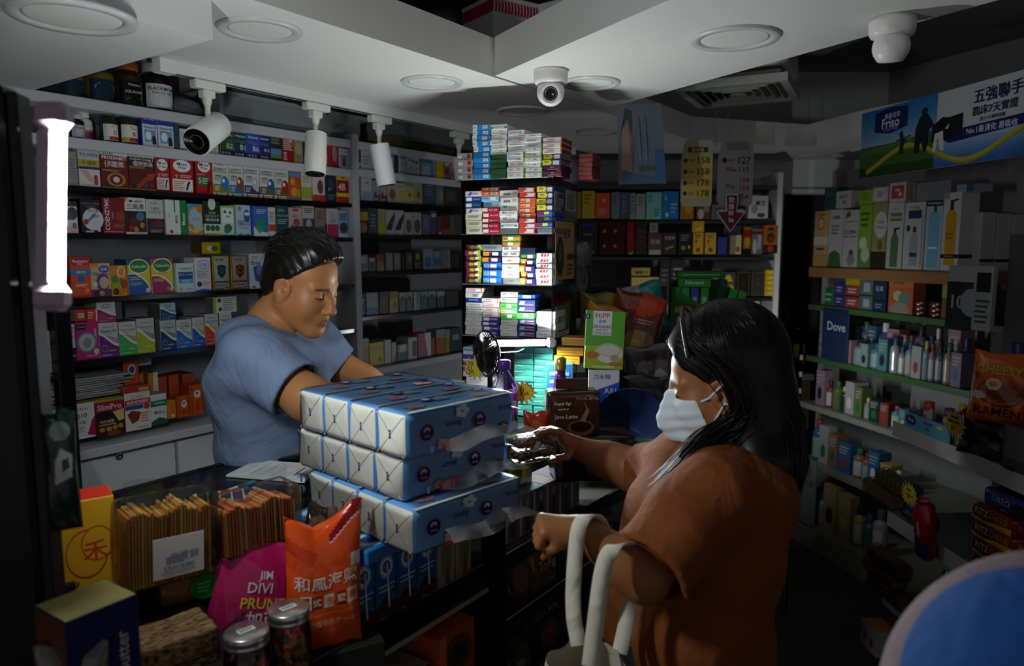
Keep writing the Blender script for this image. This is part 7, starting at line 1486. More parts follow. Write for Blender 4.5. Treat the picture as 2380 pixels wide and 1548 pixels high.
# store room seen through the doorway
def yb(name, px0, px1, y0, y1, Y, c, label, cat, dep=.3, fin='card', art=''):
    a, b = PY(px0, y1, Y), PY(px1, y0, Y); m = MB(); m.box(-(b.x-a.x)/2, (b.x-a.x)/2, 0, dep, 0, b.z-a.z, c, .004); m.art(art, lambda x, y, l: (a.x-(a.x+b.x)/2+x*(b.x-a.x), -l, y*(b.z-a.z)), b.x-a.x, b.z-a.z)
    return tag(m.build(name, fin, None, ((a.x+b.x)/2, Y, a.z)), label, cat)
yb('storage_box', 1812, 1850, 660, 700, 5.2, '4a4a24', 'olive carton high in the store room', 'box'); yb('washing_drum', 1810, 1835, 690, 770, 5.0, '2a4a34', 'green appliance with a round dark door in the store room', 'appliance', .3, 'plastic', 'c 50 50 40 34 8a9a90;c 50 50 26 22 1a2420')
yb('storage_box', 1822, 1872, 800, 845, 4.9, '8a6424', 'brown carton in the doorway', 'box'); yb('work_table', 1815, 1895, 870, 885, 4.85, '8a8a7c', 'pale topped table in the doorway', 'table', .5, 'paint'); yb('table_leg', 1845, 1885, 886, 1000, 4.9, '6a5a3a', 'tan cabinet under the table in the doorway', 'cabinet')
yb('cloth_bag', 1808, 1838, 845, 890, 4.3, '8c8c88', 'crumpled white bag with yellow label in the doorway', 'bag', .1, 'matte', 'p b8b84a 60 10 90 20 80 60 56 50')
o = root('trolley', 'black tube trolley in the doorway', 'trolley', PY(1830, 1000, 4.25)); o.location.z = 0
m = MB(); x0 = 0
for x in (-.06, .06): m.tube([(x, 0, 0), (x, 0, 1.18)], .012, '111', 8)
m.tube([(-.06, 0, 1.17), (.06, 0, 1.19)], .012, '111', 8); m.build('frame', 'metal', o); MB().box(-.06, .06, -.05, .1, .55, .57, '181818').build('shelf', 'metal', o)
for z in (1.0, .9, .8): MB().box(.05, .066, -.014, -.0125, z, z+.03, 'ccc').build('price_tag', 'card', o)
o = yb('wall_dispenser', 1800, 1822, 752, 772, 4.3, 'c8c8c4', 'white dispenser box fixed by the doorway post', 'dispenser', .08, 'plastic')

# ------------------------------------------------------------ far gondola along the right wall
ga, gb_ = PD(1888, 615, 4.0), PD(2236, 640, 3.06); gv = Vector((gb_.x-ga.x, gb_.y-ga.y)).normalized(); RZG = math.atan2(gv.y, gv.x); GN = (math.sin(RZG), -math.cos(RZG)); PG = ((ga.x, ga.y), GN)
GL = math.hypot(gb_.x-ga.x, gb_.y-ga.y)
gd = root('gondola_shelf', 'shelving along the right wall with a wooden upper shelf', 'shelf unit', (ga.x, ga.y, 0), (0, 0, RZG))
MB().box(-.03, GL+.01, 0, .36, 1.495, 1.549, '8a5f3c', .003).build('wooden_shelf', 'matte', gd)
MB().box(-.35, GL+1.6, .37, .385, 0, 2.1, '8a8a86').build('back_panel', 'paint', gd)
GZ = [1.345, 1.06, .80, .485, .135]
for i, z in enumerate(GZ):
    MB().box(-.02 if i < 4 else -.12, GL+.25, .0 if i < 2 else -.03, .36, z-.03, z, ['3a5a34', '3a5a34', '7c7c74', '7c7c70', '8a8a7c'][i], .002).build('shelf', 'board', gd)
MB().box(-.12, GL+.25, -.03, .36, 0, .104, '7c7c70', .003).build('plinth', 'paint', gd)
WB = 'the wooden shelf by the doorway'
row2(1.5495, WB, 'lotion boxes on the wooden shelf', '''
1889 1920 491|b8906a|peach box with a round emblem|t 50 94 60 5 7a3a2a DERMA;c 50 78 26 12 8a5a3a;c 50 78 20 9 c8a07a;r 0 40 100 54 c8b8a8;r 20 30 80 34 3a3a5a;c 30 14 14 6 8a4a2a;r 0 0 100 22 a8804a
1923 1954 487|a8a8a4|white box with leaves at its foot|t 50 86 60 8 444 冷霜膏;l 20 56 80 74 3 666;p 3a5a34 0 0 100 0 90 24 50 30 10 24
1956 1991 488|a8a4a4|white eczema wash box with a baby|p 4a5a2a 10 84 50 90 40 98 20 96;t 56 80 70 8 4a4a3a Eczema Care;t 50 62 84 9 333 ECZEMA;t 50 54 80 6 7a3a3a BODY WASH;c 60 24 14 8 4a3a34;c 60 14 26 10 777
1993 2022 476|7a9a2a|lime green box with kiwi picture|r 0 0 100 30 5a7a3a;c 40 40 30 10 b8c8a8;c 60 22 34 12 a8b898;l 14 64 86 90 3 3a5a1a
2024 2057 470|8a8058|tan box with a white disc|c 60 66 46 20 b8b4a8;t 60 70 66 7 5a4a2a Daily;t 60 63 70 7 5a4a2a Choice;c 60 36 18 8 6a5a1a;r 0 0 100 26 2a2a1c
2059 2096 470|aca8a8|white box with a green pump bottle|t 50 90 60 4 7a9a6a SKIN;r 16 72 88 84 5a6a4a;t 52 78 70 7 ccd Dutchcare;p 4a6a44 26 4 74 4 76 46 60 54 40 54 28 46;r 44 54 58 62 222;p 222 44 62 80 62 80 60 44 58
2098 2145 470|aca8aa|white box with a white pump bottle|t 50 92 50 5 555 TONIK;r 20 76 84 88 2a2a5a;c 22 62 10 5 4a2a1a;p 8a9098 34 6 72 6 72 48 60 56 46 56 34 48;r 46 56 62 64 4a2a1a;r 34 20 72 26 2a3a5a;r 88 4 94 80 888
2148 2186 466|9aa8b0|white box with a pale blue bottle|p 6a9ab4 18 4 84 4 86 78 70 84 34 84 18 78;r 46 84 66 96 2a4a4a;r 0 92 100 100 1c1c1c;t 50 96 84 5 bbb Neutrogena;l 24 30 78 36 1 cde
2188 2229 447|b4b0b0|white box with an orange pump bottle|p b8841c 20 8 80 8 80 72 66 78 34 78 20 72;r 40 78 60 86 222;p 222 40 90 86 92 86 90 60 88 60 86 40 86;r 0 17 100 22 141414;t 50 19.5 60 3 999 Neutrogena;l 24 40 70 50 2 8a5a14
''', PG, RZG, dep=(.09, .1))
row2(1.7, 'the layer over the lotion boxes', 'boxes stacked over the lotion boxes', '''
1911 1936 436|2a4a4a|dark teal carton pile|r 0 48 100 52 162a2a;r 20 60 70 80 456|z487
1938 1972 444|a8a0a0|white box with black lettering|t 50 66 60 30 333 GOAT;t 60 34 30 24 333 W|z484
1990 2022 442|7a9a2a|lime green upper box|l 20 30 80 80 3 4a6a1a|z475
2023 2058 435|a8a0a0|white box with a flower ring|c 50 50 44 40 b8b4b0;c 50 50 30 28 a09a98;c 50 50 10 10 777|z469
2062 2100 424|b0a4a4|white box with a red square|r 14 16 88 84 a83a34;t 50 60 60 16 ccb;p ccb 56 30 76 30 70 56|z469
2104 2122 424|6a6464|grey slim box|l 30 10 70 90 6 433|z469
2124 2203 422|707074|wide grey carton||z466
2216 2256 428|8a8e94|pale box with blue end|r 60 0 100 100 2a4a6a;t 28 50 40 30 445 Uriage|z446
'''.replace('16 ccb;p', '16 ccb 妊娠;p'), PG, RZG, dep=(.08, .1))
ex = (-GN[0], -GN[1])
for i in range(3):
    q = Vector((gb_.x, gb_.y))+Vector(ex)*(.085+.08*i)+gv*.0; carton('product_box', f'white lotion carton seen from its side, {ORD[i+1]} behind the orange pump box', 'box', (q.x+ex[0]*.0+gv.x*-.04, q.y-gv.y*.04*0, 1.5495), RZG-math.pi/2, .075, .25-.004*i, .07, 'a4a4a8', 'r 0 17 100 22 141414;p 6a6a6c 10 40 12 40 90 30 88 29', None, None, 'card', 'white lotion cartons at the shelf end', (0, 0, RZG+math.pi/2-math.pi)) if 0 else carton('product_box', f'white lotion carton seen from its side, {ORD[i+1]} behind the orange pump box', 'box', (q.x-gv.x*.04, q.y-gv.y*.04, 1.5495), RZG, .075, .25-.004*i, .075, 'a4a4a8', '', 'a4a4a8', None, 'card', 'white lotion cartons at the shelf end', None, 'r 0 17 100 22 141414;p 6a6a6c 10 40 12 40 90 30 88 29')
row2(GZ[0], 'the green edged shelf', 'goods on the green edged shelf', '''
1912 1932 670|2a5a3a|green drum box|l 10 20 80 80 2 6a8
1934 1958 632|34346a|indigo box pile|r 0 32 100 34 111;r 0 66 100 68 111;l 30 10 80 28 2 99b;l 30 42 80 60 2 99b
1960 1993 646|8a3a3a|red and yellow topped pile|r 0 76 100 100 a89a1c;r 0 38 100 42 111;l 20 10 80 30 2 caa;l 20 48 80 68 2 caa
1994 2023 650|4a6a5a|green white pile|r 0 46 100 50 111;r 30 10 80 36 99a;r 30 60 80 90 99a
2025 2055 644|22304a|navy pile|t 50 66 60 16 9ac 愛樂;r 0 30 100 33 111;l 20 8 70 24 2 789
2061 2118 640|a8583a|orange snack display box|r 0 70 100 90 b8683a;t 40 80 50 12 4a1a14 QUAKER;c 40 46 20 14 a8a878;c 64 40 22 16 5a7a6a;c 50 10 40 20 8a7a78
2184 2212 660|6a4a24|brown sachet box|r 0 60 100 100 8a8a3a
2214 2262 650|8a3a1c|orange stick packets box|l 10 10 90 90 7 b85a2a
''', PG, RZG)
for j, px in enumerate((2125, 2163)):
    for i in range(3):
        q = PL(px, 704-i*11, *PG); m = MB(); m.lathe([(.034, 0), (.036, .004), (.036, .018), (.034, .022), (0, .022)], '8a6058', 20); tag(m.build('food_tin', 'metal', None, (q.x+.05, q.y+.02, GZ[0]+.001+i*.0225)), f'pinkish tin, {ORD[i+1]} up the {"left" if j == 0 else "second"} stack on the green edged shelf', 'tin', 'tins on the green edged shelf')
q = PL(2310, 735, *PG); carton('display_poster', 'black and white mask poster printed 10 at the gondola end', 'poster', (q.x-.2, q.y-.15, GZ[0]), RZG, .20, .24, .02, '9a9a9c', 't 24 40 30 20 ccc 10;r 0 0 60 74 2a2a2e;t 26 42 34 22 aaa 10;c 56 42 24 22 8a9a9a;r 66 60 96 90 222;l 66 10 96 50 5 444', None, None, 'card')
q = PL(1940, 765, *PG); sg = carton('brand_sign', 'dark blue sign with white cursive lettering on the gondola', 'sign', (q.x, q.y, 1.056), RZG, .20, PL(1940, 716, *PG).z-1.056, .012, '1c2c4c', 't 56 66 70 30 b8bcc4 Dove', None, None, 'card')
q = PL(2090, 715, *PG); carton('shelf_tray', 'cream counter tray with faces and small red pots', 'tray', (q.x-.02, q.y-.02, GZ[0]-.0), RZG, .30, .035, .03, 'a8a098', 'c 14 50 6 40 6a5a58;c 28 50 5 36 777;r 40 20 74 80 8a6a5a;c 46 50 3 30 a83a34;c 54 50 3 30 a83a34;c 62 50 3 30 a83a34', None, None, 'card') if 0 else None
def clutter(zs, where, group, x0, x1, hp, cols, yfun, seed, off=0, sp=17):
    rg = random.Random(seed); ls = []; x = x0; k = 0
    while x < x1 and k < 24:
        w = rg.uniform(.75, 1.3)*sp; h = hp*rg.uniform(.72, 1.08); c, cn = rg.choice(cols); cap, capn = rg.choice([('c8c8c4', 'white'), ('1c2a24', 'dark'), ('2a4a7a', 'blue'), ('8a3a3a', 'red'), ('2a6a3a', 'green'), ('b8a84a', 'yellow')]); y = yfun(x)
        if rg.random() < .62: ls.append(f'{x:.0f} {x+w:.0f} {y-h:.0f}|{c},{cap}/{rg.choice(["b4b4b0", "8a9a9a", "a8988a", c])}|{cn} bottle with {capn} cap|l 20 20 80 80 3 667|B w{off}')
        else: ls.append(f'{x:.0f} {x+w*1.25:.0f} {y-h:.0f}|{c}|{cn} toiletry box|l 14 60 86 90 3 999;c 50 34 26 18 {cap}|w{off}'); x += w*.25
        x += w+1; k += 1
    row2(zs, where, group, '\n'.join(ls), PG, RZG)
PC = [('7a8a8c', 'grey'), ('4a7a84', 'teal'), ('9a7078', 'pink'), ('98989a', 'white'), ('3a5a7a', 'blue'), ('6a5a7a', 'violet')]
clutter(GZ[1], 'the second green edged shelf', 'bottles on the second green edged shelf', 1898, 2215, 62, PC, lambda x: 832+(x-1890)*.11, 5)
clutter(GZ[1], 'the back row of the second green edged shelf', 'bottles on the second green edged shelf', 1906, 2200, 84, PC[2:], lambda x: 826+(x-1890)*.11, 6, -.09, 19)
clutter(GZ[2], 'the grey edged shelf', 'bottles on the grey edged shelf', 1892, 2110, 66, [('1c3a28', 'dark green'), ('8a7080', 'mauve'), ('4a7a8a', 'aqua'), ('5a6a3a', 'olive'), ('7a3a34', 'red'), ('98989a', 'white')], lambda x: 928+(x-1885)*.40, 8)
clutter(GZ[3], 'the fourth gondola shelf', 'boxes on the fourth gondola shelf', 1878, 2075, 92, [('8a5a4a', 'terracotta'), ('2a7a84', 'teal'), ('6a2a24', 'dark red'), ('2a5a8a', 'blue'), ('a8944a', 'gold'), ('9a9a94', 'white')], lambda x: 1056+(x-1870)*.58, 11, 0, 20)
clutter(GZ[4], 'the lowest gondola deck', 'bottles on the lowest gondola deck', 1862, 2030, 104, [('3a5a4a', 'green'), ('6a8a9a', 'pale blue'), ('a08a5a', 'tan'), ('8a8a88', 'grey'), ('2a5a6a', 'petrol')], lambda x: 1198+(x-1838)*.56, 14, 0, 26)
q = PL(1868, 1140, *PG); carton('shelf_sign', 'pale arched sign with a blue water drop and Korean writing', 'sign', (q.x-.03, q.y-.06, .136), RZG, .20, .36, .012, '7a8084', 't 70 84 30 16 34383c 참;t 74 66 40 14 34383c 이슬;t 28 80 40 10 5a8aa0 JINRO;c 36 48 18 14 3a7a9a', None, None, 'card')
# ------------------------------------------------------------ near gondola end with white lips
na, nb2 = PD(2075, 985, 2.75), PD(2370, 1110, 2.10); nv2 = Vector((nb2.x-na.x, nb2.y-na.y)).normalized(); RZN = math.atan2(nv2.y, nv2.x); NN = (math.sin(RZN), -math.cos(RZN)); PN = ((na.x, na.y), NN); NL = 1.15
ng = root('gondola_shelf', 'near gondola with white shelf lips stacked with biscuits and noodles', 'shelf unit', (na.x, na.y, 0), (0, 0, RZN))
ZN_ = [.995, .645, .33]
for z in ZN_:
    MB().box(0, NL, .004, .40, z-.02, z, '5a5a5a').build('shelf', 'board', ng)
    MB().box(0, NL, 0, .004, z-.045, z+.012, 'b4aeae', .001).build('shelf_lip', 'paint', ng)
MB().box(0, NL, .40, .415, 0, 1.7, '50504e').build('back_panel', 'board', ng)
MB().box(0, NL, .02, .40, 0, .12, '6a6a66').build('plinth', 'paint', ng)
def NP(px, py, off=.0): p = PL(px, py, PN[0], NN); return Vector((p.x-NN[0]*off, p.y-NN[1]*off, p.z))
q = NP(2312, 955, .02)
RAM = 't 40 78 66 12 c8c81c CHEESY;p b8b81c 84 70 92 80 98 76 96 66 88 64;c 46 47 34 20 7a2c10;c 46 48 31 18 b8642a;c 50 48 26 13 8a3a14;c 34 58 12 8 d8d0b0;c 34 58 6 4 d8701c;c 14 40 12 5 c8c4b8;c 6 66 5 4 8a2420;t 44 20 66 13 3a1a14 RAMEN;r 60 10 86 14 b8501c'
bag('noodle_multipack', 'orange cheesy ramen noodle multipack, nearer of two faces showing', 'noodle pack', (q.x+.0, q.y, .998+.125), (0, .06, -.7), .185, .215, .09, 'd8641a', RAM, 'b8501a', group='noodle packs on the near gondola', seed=2, rip=.006, crimp=.03)
q = NP(2405, 985, .02); bag('noodle_multipack', 'orange ramen noodle multipack cut by the picture edge', 'noodle pack', (q.x+.07, q.y+.02, .998+.115), (0, .06, -.75), .18, .215, .09, 'c85c18', RAM, 'b8501a', group='noodle packs on the near gondola', seed=4, rip=.006, crimp=.03)
q = NP(2265, 1070, .0); bag('seaweed_bag', 'black snack bag of seaweed under the orange noodles', 'bag', (q.x+.03, q.y, .999), (0, .08, -.8), .16, .14, .06, '141614', 'p 3a4a2a 20 4 80 4 84 26 60 36 34 30;c 12 26 8 8 555', '141614', seed=6, rip=.005, n=30)
q = NP(2365, 1080, .0); carton('snack_carton', 'grey text covered packet beside the black seaweed bag', 'packet', (q.x, q.y, .999), RZN, .13, .14, .08, '4a4a50', 'l 10 30 90 96 12 777;r 10 4 40 14 5a1c24', None, None, 'bag')
q = NP(2258, 985, -.055); burst('yellow starburst price tag on the black seaweed bag', q, RZN, .058, 't 50 76 52 13 222 天然制作;t 50 58 76 14 222 韓國生蠔仔;t 46 34 36 18 222 35', 'c8a81c', 0)
q = NP(2180, 1148, -.10); burst('yellow starburst price tag above the digestive biscuits', q, RZN, .05, 't 50 72 54 12 222 麥維他;t 46 44 34 26 222 18;t 72 46 20 14 222 oo', 'c8a81c', 0)
q = NP(2155, 1000, -.006); m = MB(); m.box(-.13, .13, 0, .004, 0, .055, '5a9ab4', .001); m.art('c 16 56 12 34 1c2060;t 16 58 14 24 ccd Vinda;t 54 70 36 22 1c3a6a 殺菌消毒;t 54 34 22 20 1c4a4a 99%;p c8c83a 80 60 86 66 86 80 80 86 74 80 74 66', lambda x, y, l: (-.13+x*.26, -l, y*.055), .26, .055); tag(m.build('shelf_strip', 'card', None, (q.x, q.y, 1.008), (0, 0, RZN)), 'pale blue tissue brand strip along the upper white lip', 'sign')
q = NP(2215, 870, .12); carton('shelf_sign', 'pale blue hanging sign behind the noodle pack', 'sign', (q.x, q.y, 1.15), RZN, .12, .12, .004, '4a80a0', 't 50 50 60 20 1c3a5a 殺菌', None, None, 'card') if 0 else None
rg = random.Random(31)
for i, (px, c, t) in enumerate([(2140, 'c8461c', 'orange'), (2188, '4a2a7a', 'purple'), (2212, 'a81c4a', 'crimson')]):
    q = NP(px, 950, .03); o = root('baby_pouch', f'white baby food pouch with {t} cap', 'pouch', (q.x, q.y, .996), (0, 0, RZN+rg.uniform(-.2, .2)), 'baby food pouches on the near gondola')
    x = bag('pouch', '', '', (0, 0, 0), (0, 0, 0), .07, .095, .03, '9a9896', 't 50 70 50 16 8a2a4a HiPP;c 50 34 30 22 8a8a5a;c 40 30 14 12 4a4a4a', None, 'bag', None, 16); x.parent = o
    for kk in ('label', 'category'): del x[kk]
    x.name = 'pouch_body'; MB().lathe([(.016, .092), (.018, .096), (.016, .118), (0, .122)], c, 14).build('cap', 'plastic', o)
for i in range(12):
    q = NP(2150+i*9, 905-(i % 3)*9, .14+.02*(i % 2)); m = MB(); m.lathe([(.013, 0), (.014, .004), (.012, .02), (0, .024)], ['c8a81c', 'c8a01c', 'a8202c', 'b8901c'][i % 4], 12); m.lathe([(.02, -.09), (.024, -.04), (.010, -.006), (.010, 0)], '8a8886', 12)
    tag(m.build('baby_pouch', 'plastic', None, (q.x, q.y, .996+.09)), f'baby pouch with {["yellow", "amber", "red", "ochre"][i % 4]} cap, {ORD[i+1]} along the back row behind the white pouches', 'pouch', 'back row of baby pouches')
q = NP(2372, 830, .1); bag('snack_bag', 'crimson bag with a ring mark at the picture edge', 'bag', (q.x, q.y, 1.24), (0, 0, RZN), .13, .24, .06, 'a01428', 'c 40 70 10 6 c8a8a8;c 40 70 8 4.6 a01428;c 60 40 8 6 c8a8a8;c 60 40 6 4 a01428', None, 'bag', None, 24)
q = NP(2285, 775, .12); bottle('drink_bottle', 'orange drink bottle with a blue cap behind the noodles', 'bottle', (q.x, q.y, 1.0), 0, .03, .36, 'b84a1c', '24307a', 'l 10 10 90 90 3 d86', 'b84a1c')
q = NP(2250, 800, .2); bag('clear_bag', 'clear crackling bag with pink sweets behind the noodle pack', 'bag', (q.x, q.y, 1.0), (-.1, 0, RZN), .2, .30, .08, '4a3a40', 'c 40 40 20 20 7a3a4a;c 64 60 16 16 8a8a8a', None, 'bag', None, 24)
# biscuits
for i in range(4):
    q = NP(2302, 1275-i*43, .01); m = MB(); w, h, d = .175, .05, .085; rbox(m, (-w/2, w/2, 0, d, 0, h), .006, lambda *a: '8a2414', 8, .0015, i)
    m.art('p c8a01c 20 0 100 0 100 40 60 30;p b89018 0 26 30 10 24 0 0 0;c 26 58 24 40 4a1410;t 26 60 34 46 c8b8a8 RITZ;t 68 64 46 34 c8a02a CHEESE;c 88 80 5 8 b8601c', lambda x, y, l: (-w/2+x*w, -.0018-l, y*h), w, h); m.art('t 50 50 60 50 9a8a80 RITZ', lambda x, y, l: (w/2+.0018+l, x*d, y*h), d, h)
    tag(m.build('biscuit_box', 'bag', None, (q.x, q.y, .646+i*.0535), (0, 0, RZN)), f'red and yellow cheese cracker box, {ORD[i+1]} up the stack of four', 'biscuit box', 'cheese cracker boxes on the near gondola')
q = NP(2330, 1120, .01); m = MB(); rbox(m, (-.10, .10, 0, .07, 0, .06), .02, lambda *a: '1c3a7a', 10, .002, 4); m.art('t 44 60 40 34 a8b0c4 OREO;c 80 46 14 38 1c1a1c;c 80 46 11 30 2c2624;t 50 22 14 12 9ac mini', lambda x, y, l: (-.1+x*.2, -.002-l, y*.06), .2, .06)
tag(m.build('biscuit_pack', 'bag', None, (q.x, q.y, .862), (0, .0, RZN)), 'blue sandwich cookie pack on top of the cracker boxes', 'biscuit pack', 'cookie packs on the near gondola')
q = NP(2112, 1205, .01); m = MB(); rbox(m, (-.085, .085, 0, .06, 0, .055), .018, lambda *a: '1c3a6a', 10, .002, 5); m.art('t 40 60 40 34 7a9ab8 OREO;c 82 40 14 34 1c1a1c', lambda x, y, l: (-.085+x*.17, -.002-l, y*.055), .17, .055)
tag(m.build('biscuit_pack', 'bag', None, (q.x, q.y, .658), (0, 0, RZN)), 'dark blue cookie pack on the lower white shelf', 'biscuit pack', 'cookie packs on the near gondola')
q = NP(2178, 1262, -.03); m = MB(); m.tube([(0, 0, 0), (0, 0, .012), (0, 0, .02), (0, 0, .20), (0, 0, .21), (0, 0, .225)], [.018, .018, .034, .034, .02, .022], '8a1424', 20); m.art('r 0 0 100 30 1c1c5a;p 1c1c5a 0 30 50 44 100 30;T 36 62 24 36 c8b8b8 McVITIES;T 66 60 20 34 c8b8b8 Digestive', cyl_map(.0345, .02, .18, 2.4), .07, .18, True)
tag(m.build('biscuit_roll', 'bag', None, (q.x, q.y, .60), (.2, .12, RZN)), 'red and navy roll of digestive biscuits hanging over the lip', 'biscuit roll')
for j, (px, py, z, n, cc, t) in enumerate([(2095, 1140, .76, 14, ['5a4a30', '6a5a3a'], 'clear pack of dark wafers on the upper wafer stack'), (2065, 1170, .70, 14, ['6a5430', '7a6034'], 'clear pack of tan wafers sticking out to the aisle'), (2075, 1300, .45, 14, ['6a3428', '5a2c24'], 'clear pack of reddish crackers in the low pile'), (2065, 1335, .40, 16, ['7a5a34', '8a6a3c'], 'clear pack of golden crackers in the low pile'), (2075, 1370, .345, 12, ['5a4a28', '6a562c'], 'clear pack of olive crackers at the pile foot')]):
    q = NP(px, py, -.04); o = root('cracker_pack', t, 'cracker pack', (q.x, q.y, z), (.05, .12, RZN+.15), 'clear cracker packs on the near gondola')
    for i in range(n): MB().box(-.08+i*.16/n, -.08+(i+.75)*.16/n, 0, .05, .0, .048, cc[i % 2]).build('cracker', 'food', o)
    m = MB(); rbox(m, (-.095, .10, -.006, .056, -.004, .055), .01, lambda *a: 'ccc', 8, .005, j); m.build('clear_wrap', 'film', o)
q = NP(2200, 1330, .0); bag('snack_bag', 'dark green bag printed Style Flavor low on the near gondola', 'bag', (q.x, q.y, .332), (-.1, .2, RZN), .19, .22, .06, '141a18', 't 34 76 50 10 5a7a6a se Style;t 40 60 56 10 5a7a6a le Flavor;c 66 70 20 18 1c3a2c;t 30 30 20 14 888 餅', None, 'bag', None, 26)
q = NP(2255, 1320, .02); bag('snack_bag', 'dark orange snack bag tip behind the blue hood', 'bag', (q.x, q.y, .332), (-.1, -.1, RZN), .12, .24, .06, '5a2c10', 'c 60 60 30 20 7a3a14', None, 'bag', None, 20)
q = NP(2045, 1520, -.05); carton('snack_carton', 'small white carton with pink print on the floor deck', 'box', (q.x, q.y, .10), RZN, .12, .10, .08, '8a8488', 'c 30 50 16 24 8a3a5a;c 70 40 12 20 8a3a5a', None, 'a8641c', 'card')
# hand-lettered strip: blurred person at the lower corner: a blue hood with a pale brim
hp = root('person', 'blurred person in a blue cap with a pale pinkish brim', 'person', PD(2330, 1700, .62)); hp.location.z = 0
c = PD(2440, 1640, .70); T_ = hp.location; c2 = PD(2470, 1655, .595)
hb = Body(np.array(c)-.3, np.array(c)+.3, .009); hb.ell(c+Vector((.01, 0, -.05)), (.10, .11, .11), None, .02); hb.cap(c+Vector((-.0, 0, -.1)), c+Vector((0, 0, -.27)), .07, .09, .03)
body_mesh('head', hb, 'skin', solid('8a6a54'), hp, T_)
hb = Body(np.array(c2)-.3, np.array(c2)+.3, .007); hb.ell(c2, (.118, .118, .112), None, .02)
body_mesh('cap', hb, 'cloth', solid('16488c'), hp, T_)
hb = Body(np.array(c)-.33, np.array(c)+.33, .008); hb.ell(c, (.158, .10, .15), None, .02); hb.cap(c+Vector((-.13, -.05, .10)), c+Vector((.10, -.05, .16)), .02, .02, .03)
body_mesh('cap_brim', hb, 'cloth', solid('87757a'), hp, T_)
hb = Body(np.array(c)+np.array([-.35, -.3, -.75]), np.array(c)+np.array([.4, .3, -.1]), .012); hb.cap(c+Vector((-.1, 0, -.32)), c+Vector((.18, 0, -.32)), .1, .1, .05); hb.cap(c+Vector((.03, 0, -.3)), c+Vector((.03, 0, -.68)), .15, .14, .05)
body_mesh('jacket', hb, 'cloth', solid('22242c'), hp, T_)
# ------------------------------------------------------------ overhead: banner, poster, price cards, grille, stored boxes
a, b = PD(2005, 265, 3.0), PD(2380, 185, 2.25); v = b-a; L_ = v.xy.length*1.32; HB = .262; rz = math.atan2(v.y, v.x)
m = MB(); m.box(0, L_, 0, .012, 0, HB, 'b4b8bc', .001); BU = L_/1.32
def ban(x, y, l): return (x*BU, -l, y*HB)
sky = ';'.join(f'r 0 {46+i*5.4:.1f} 54 {51.6+i*5.4:.1f} {c}' for i, c in enumerate(('8aa0b8', '7a9ab8', '6a94b8', '5c8cb4', '5086b2', '4680ae', '3c7aaa', '3474a8', '2c6ea4', '2868a0')))
sea = ';'.join(f'r 54 {i*4.5:.1f} 132 {i*4.5+4.6:.1f} {c}' for i, c in enumerate(('2a5a9a', '3462a0', '3e6aa4', '4c76aa', '5a82b0', '6a8eb6', '7a9abc', '8ca8c4', '9cb4ca')))
curve = lambda o, c: 'p '+c+' '+' '.join(f'{x:.0f} {o+22+16*math.sin(x*.085-1.5):.1f}' for x in range(6, 131, 4))+' '+' '.join(f'{x:.0f} {o+17+16*math.sin(x*.085-1.5):.1f}' for x in range(130, 5, -4))
m.art(f'r 0 0 54 46 3c5a24;{sky};p 4a6a2c 0 40 54 52 54 46 0 30;r 0 0 54 14 26401a;{sea};p 1c2258 11 66 35 66 35 94 23 98 11 94;p 1c2258 11 66 23 60 35 66;t 24 86 14 8 b8bcd0 美素佳兒;t 23 76 16 14 d0d4e0 Friso;t 23 67 12 6 8a8ab0 GOLD 金裝;p 20242c 30 26 33 28 34 44 36 42 33 50 32 60 30 58 31 44;p 20242c 28 46 38 50 38 52 28 48;p 16202e 41 24 44 24 45 44 47 24 49 24 50 54 53 58 50 70 48 76 45 76 43 70 41 56;c 46.5 80 2 5 3a2a24;p 16181c 52 34 64 36 66 62 58 66 52 56;p c8c4bc 53 22 55 22 56 40 58 22 60 22 59 48 54 46;p c8c4bc 60 50 64 48 64 60;p 16181c 61 34 70 40 70 66 63 64', ban, BU, HB)
m.art(curve(0, '8a801c')+';'+curve(3, 'a89a3a')+';t 88 82 48 18 1c2450 五強聯手;t 87 64 46 12 1c2450 臨床7天實證;t 86 53 46 5 1c2450 減少3大腸胃問題;p 1c2058 60 34 63 30 108 38 111 42 108 50 63 46 60 42;t 86 41 40 9 d0d4e0 No.1易消化 易吸收', ban, BU, HB, False, .003)
tag(m.build('advert_banner', 'card', None, (a.x, a.y, a.z-HB), (0, 0, rz)), 'long milk powder banner with a farmer, cows and a gold ribbon', 'banner')
q = PD(1480, 428, 2.68); PWd, PHt = .168, .285; m = MB(); n = 14; vs = []
for j in range(n+1):
    for i in range(2): vs.append(((i-.5)*PWd*(1.02-.06*j/n)+.03*(1-j/n)**2*0+.02*(1-j/n), .02*math.sin(j/n*3), j/n*PHt))
m.add(vs, [(2*j, 2*j+1, 2*j+3, 2*j+2) for j in range(n)], '4c5668', True); m.add([(x, y+.002, z) for x, y, z in vs], [(2*j, 2*j+2, 2*j+3, 2*j+1) for j in range(n)], '5a6070', True)
m.art('p 8a6a5a 6 20 30 14 34 60 24 78 10 70;p 1c1a1e 6 60 20 96 34 92 32 64 24 84 14 74;r 80 2 100 44 1f4a74;r 44 30 50 84 555c6c;r 58 30 64 84 555c6c;c 50 20 6 4 3a3a40;c 64 20 6 4 3a3a40;c 78 20 6 4 3a3a40;p 3a4a6a 6 0 80 0 80 8 6 16', lambda x, y, l: ((x-.5)*PWd*(1.02-.06*y)+.02*(1-y), .02*math.sin(y*3)-.002-l, y*PHt), PWd, PHt)
tag(m.build('hanging_poster', 'card', None, (q.x, q.y, q.z), (0, 0, -.25)), 'curled blue poster of a dark haired woman hung from the ceiling', 'poster')
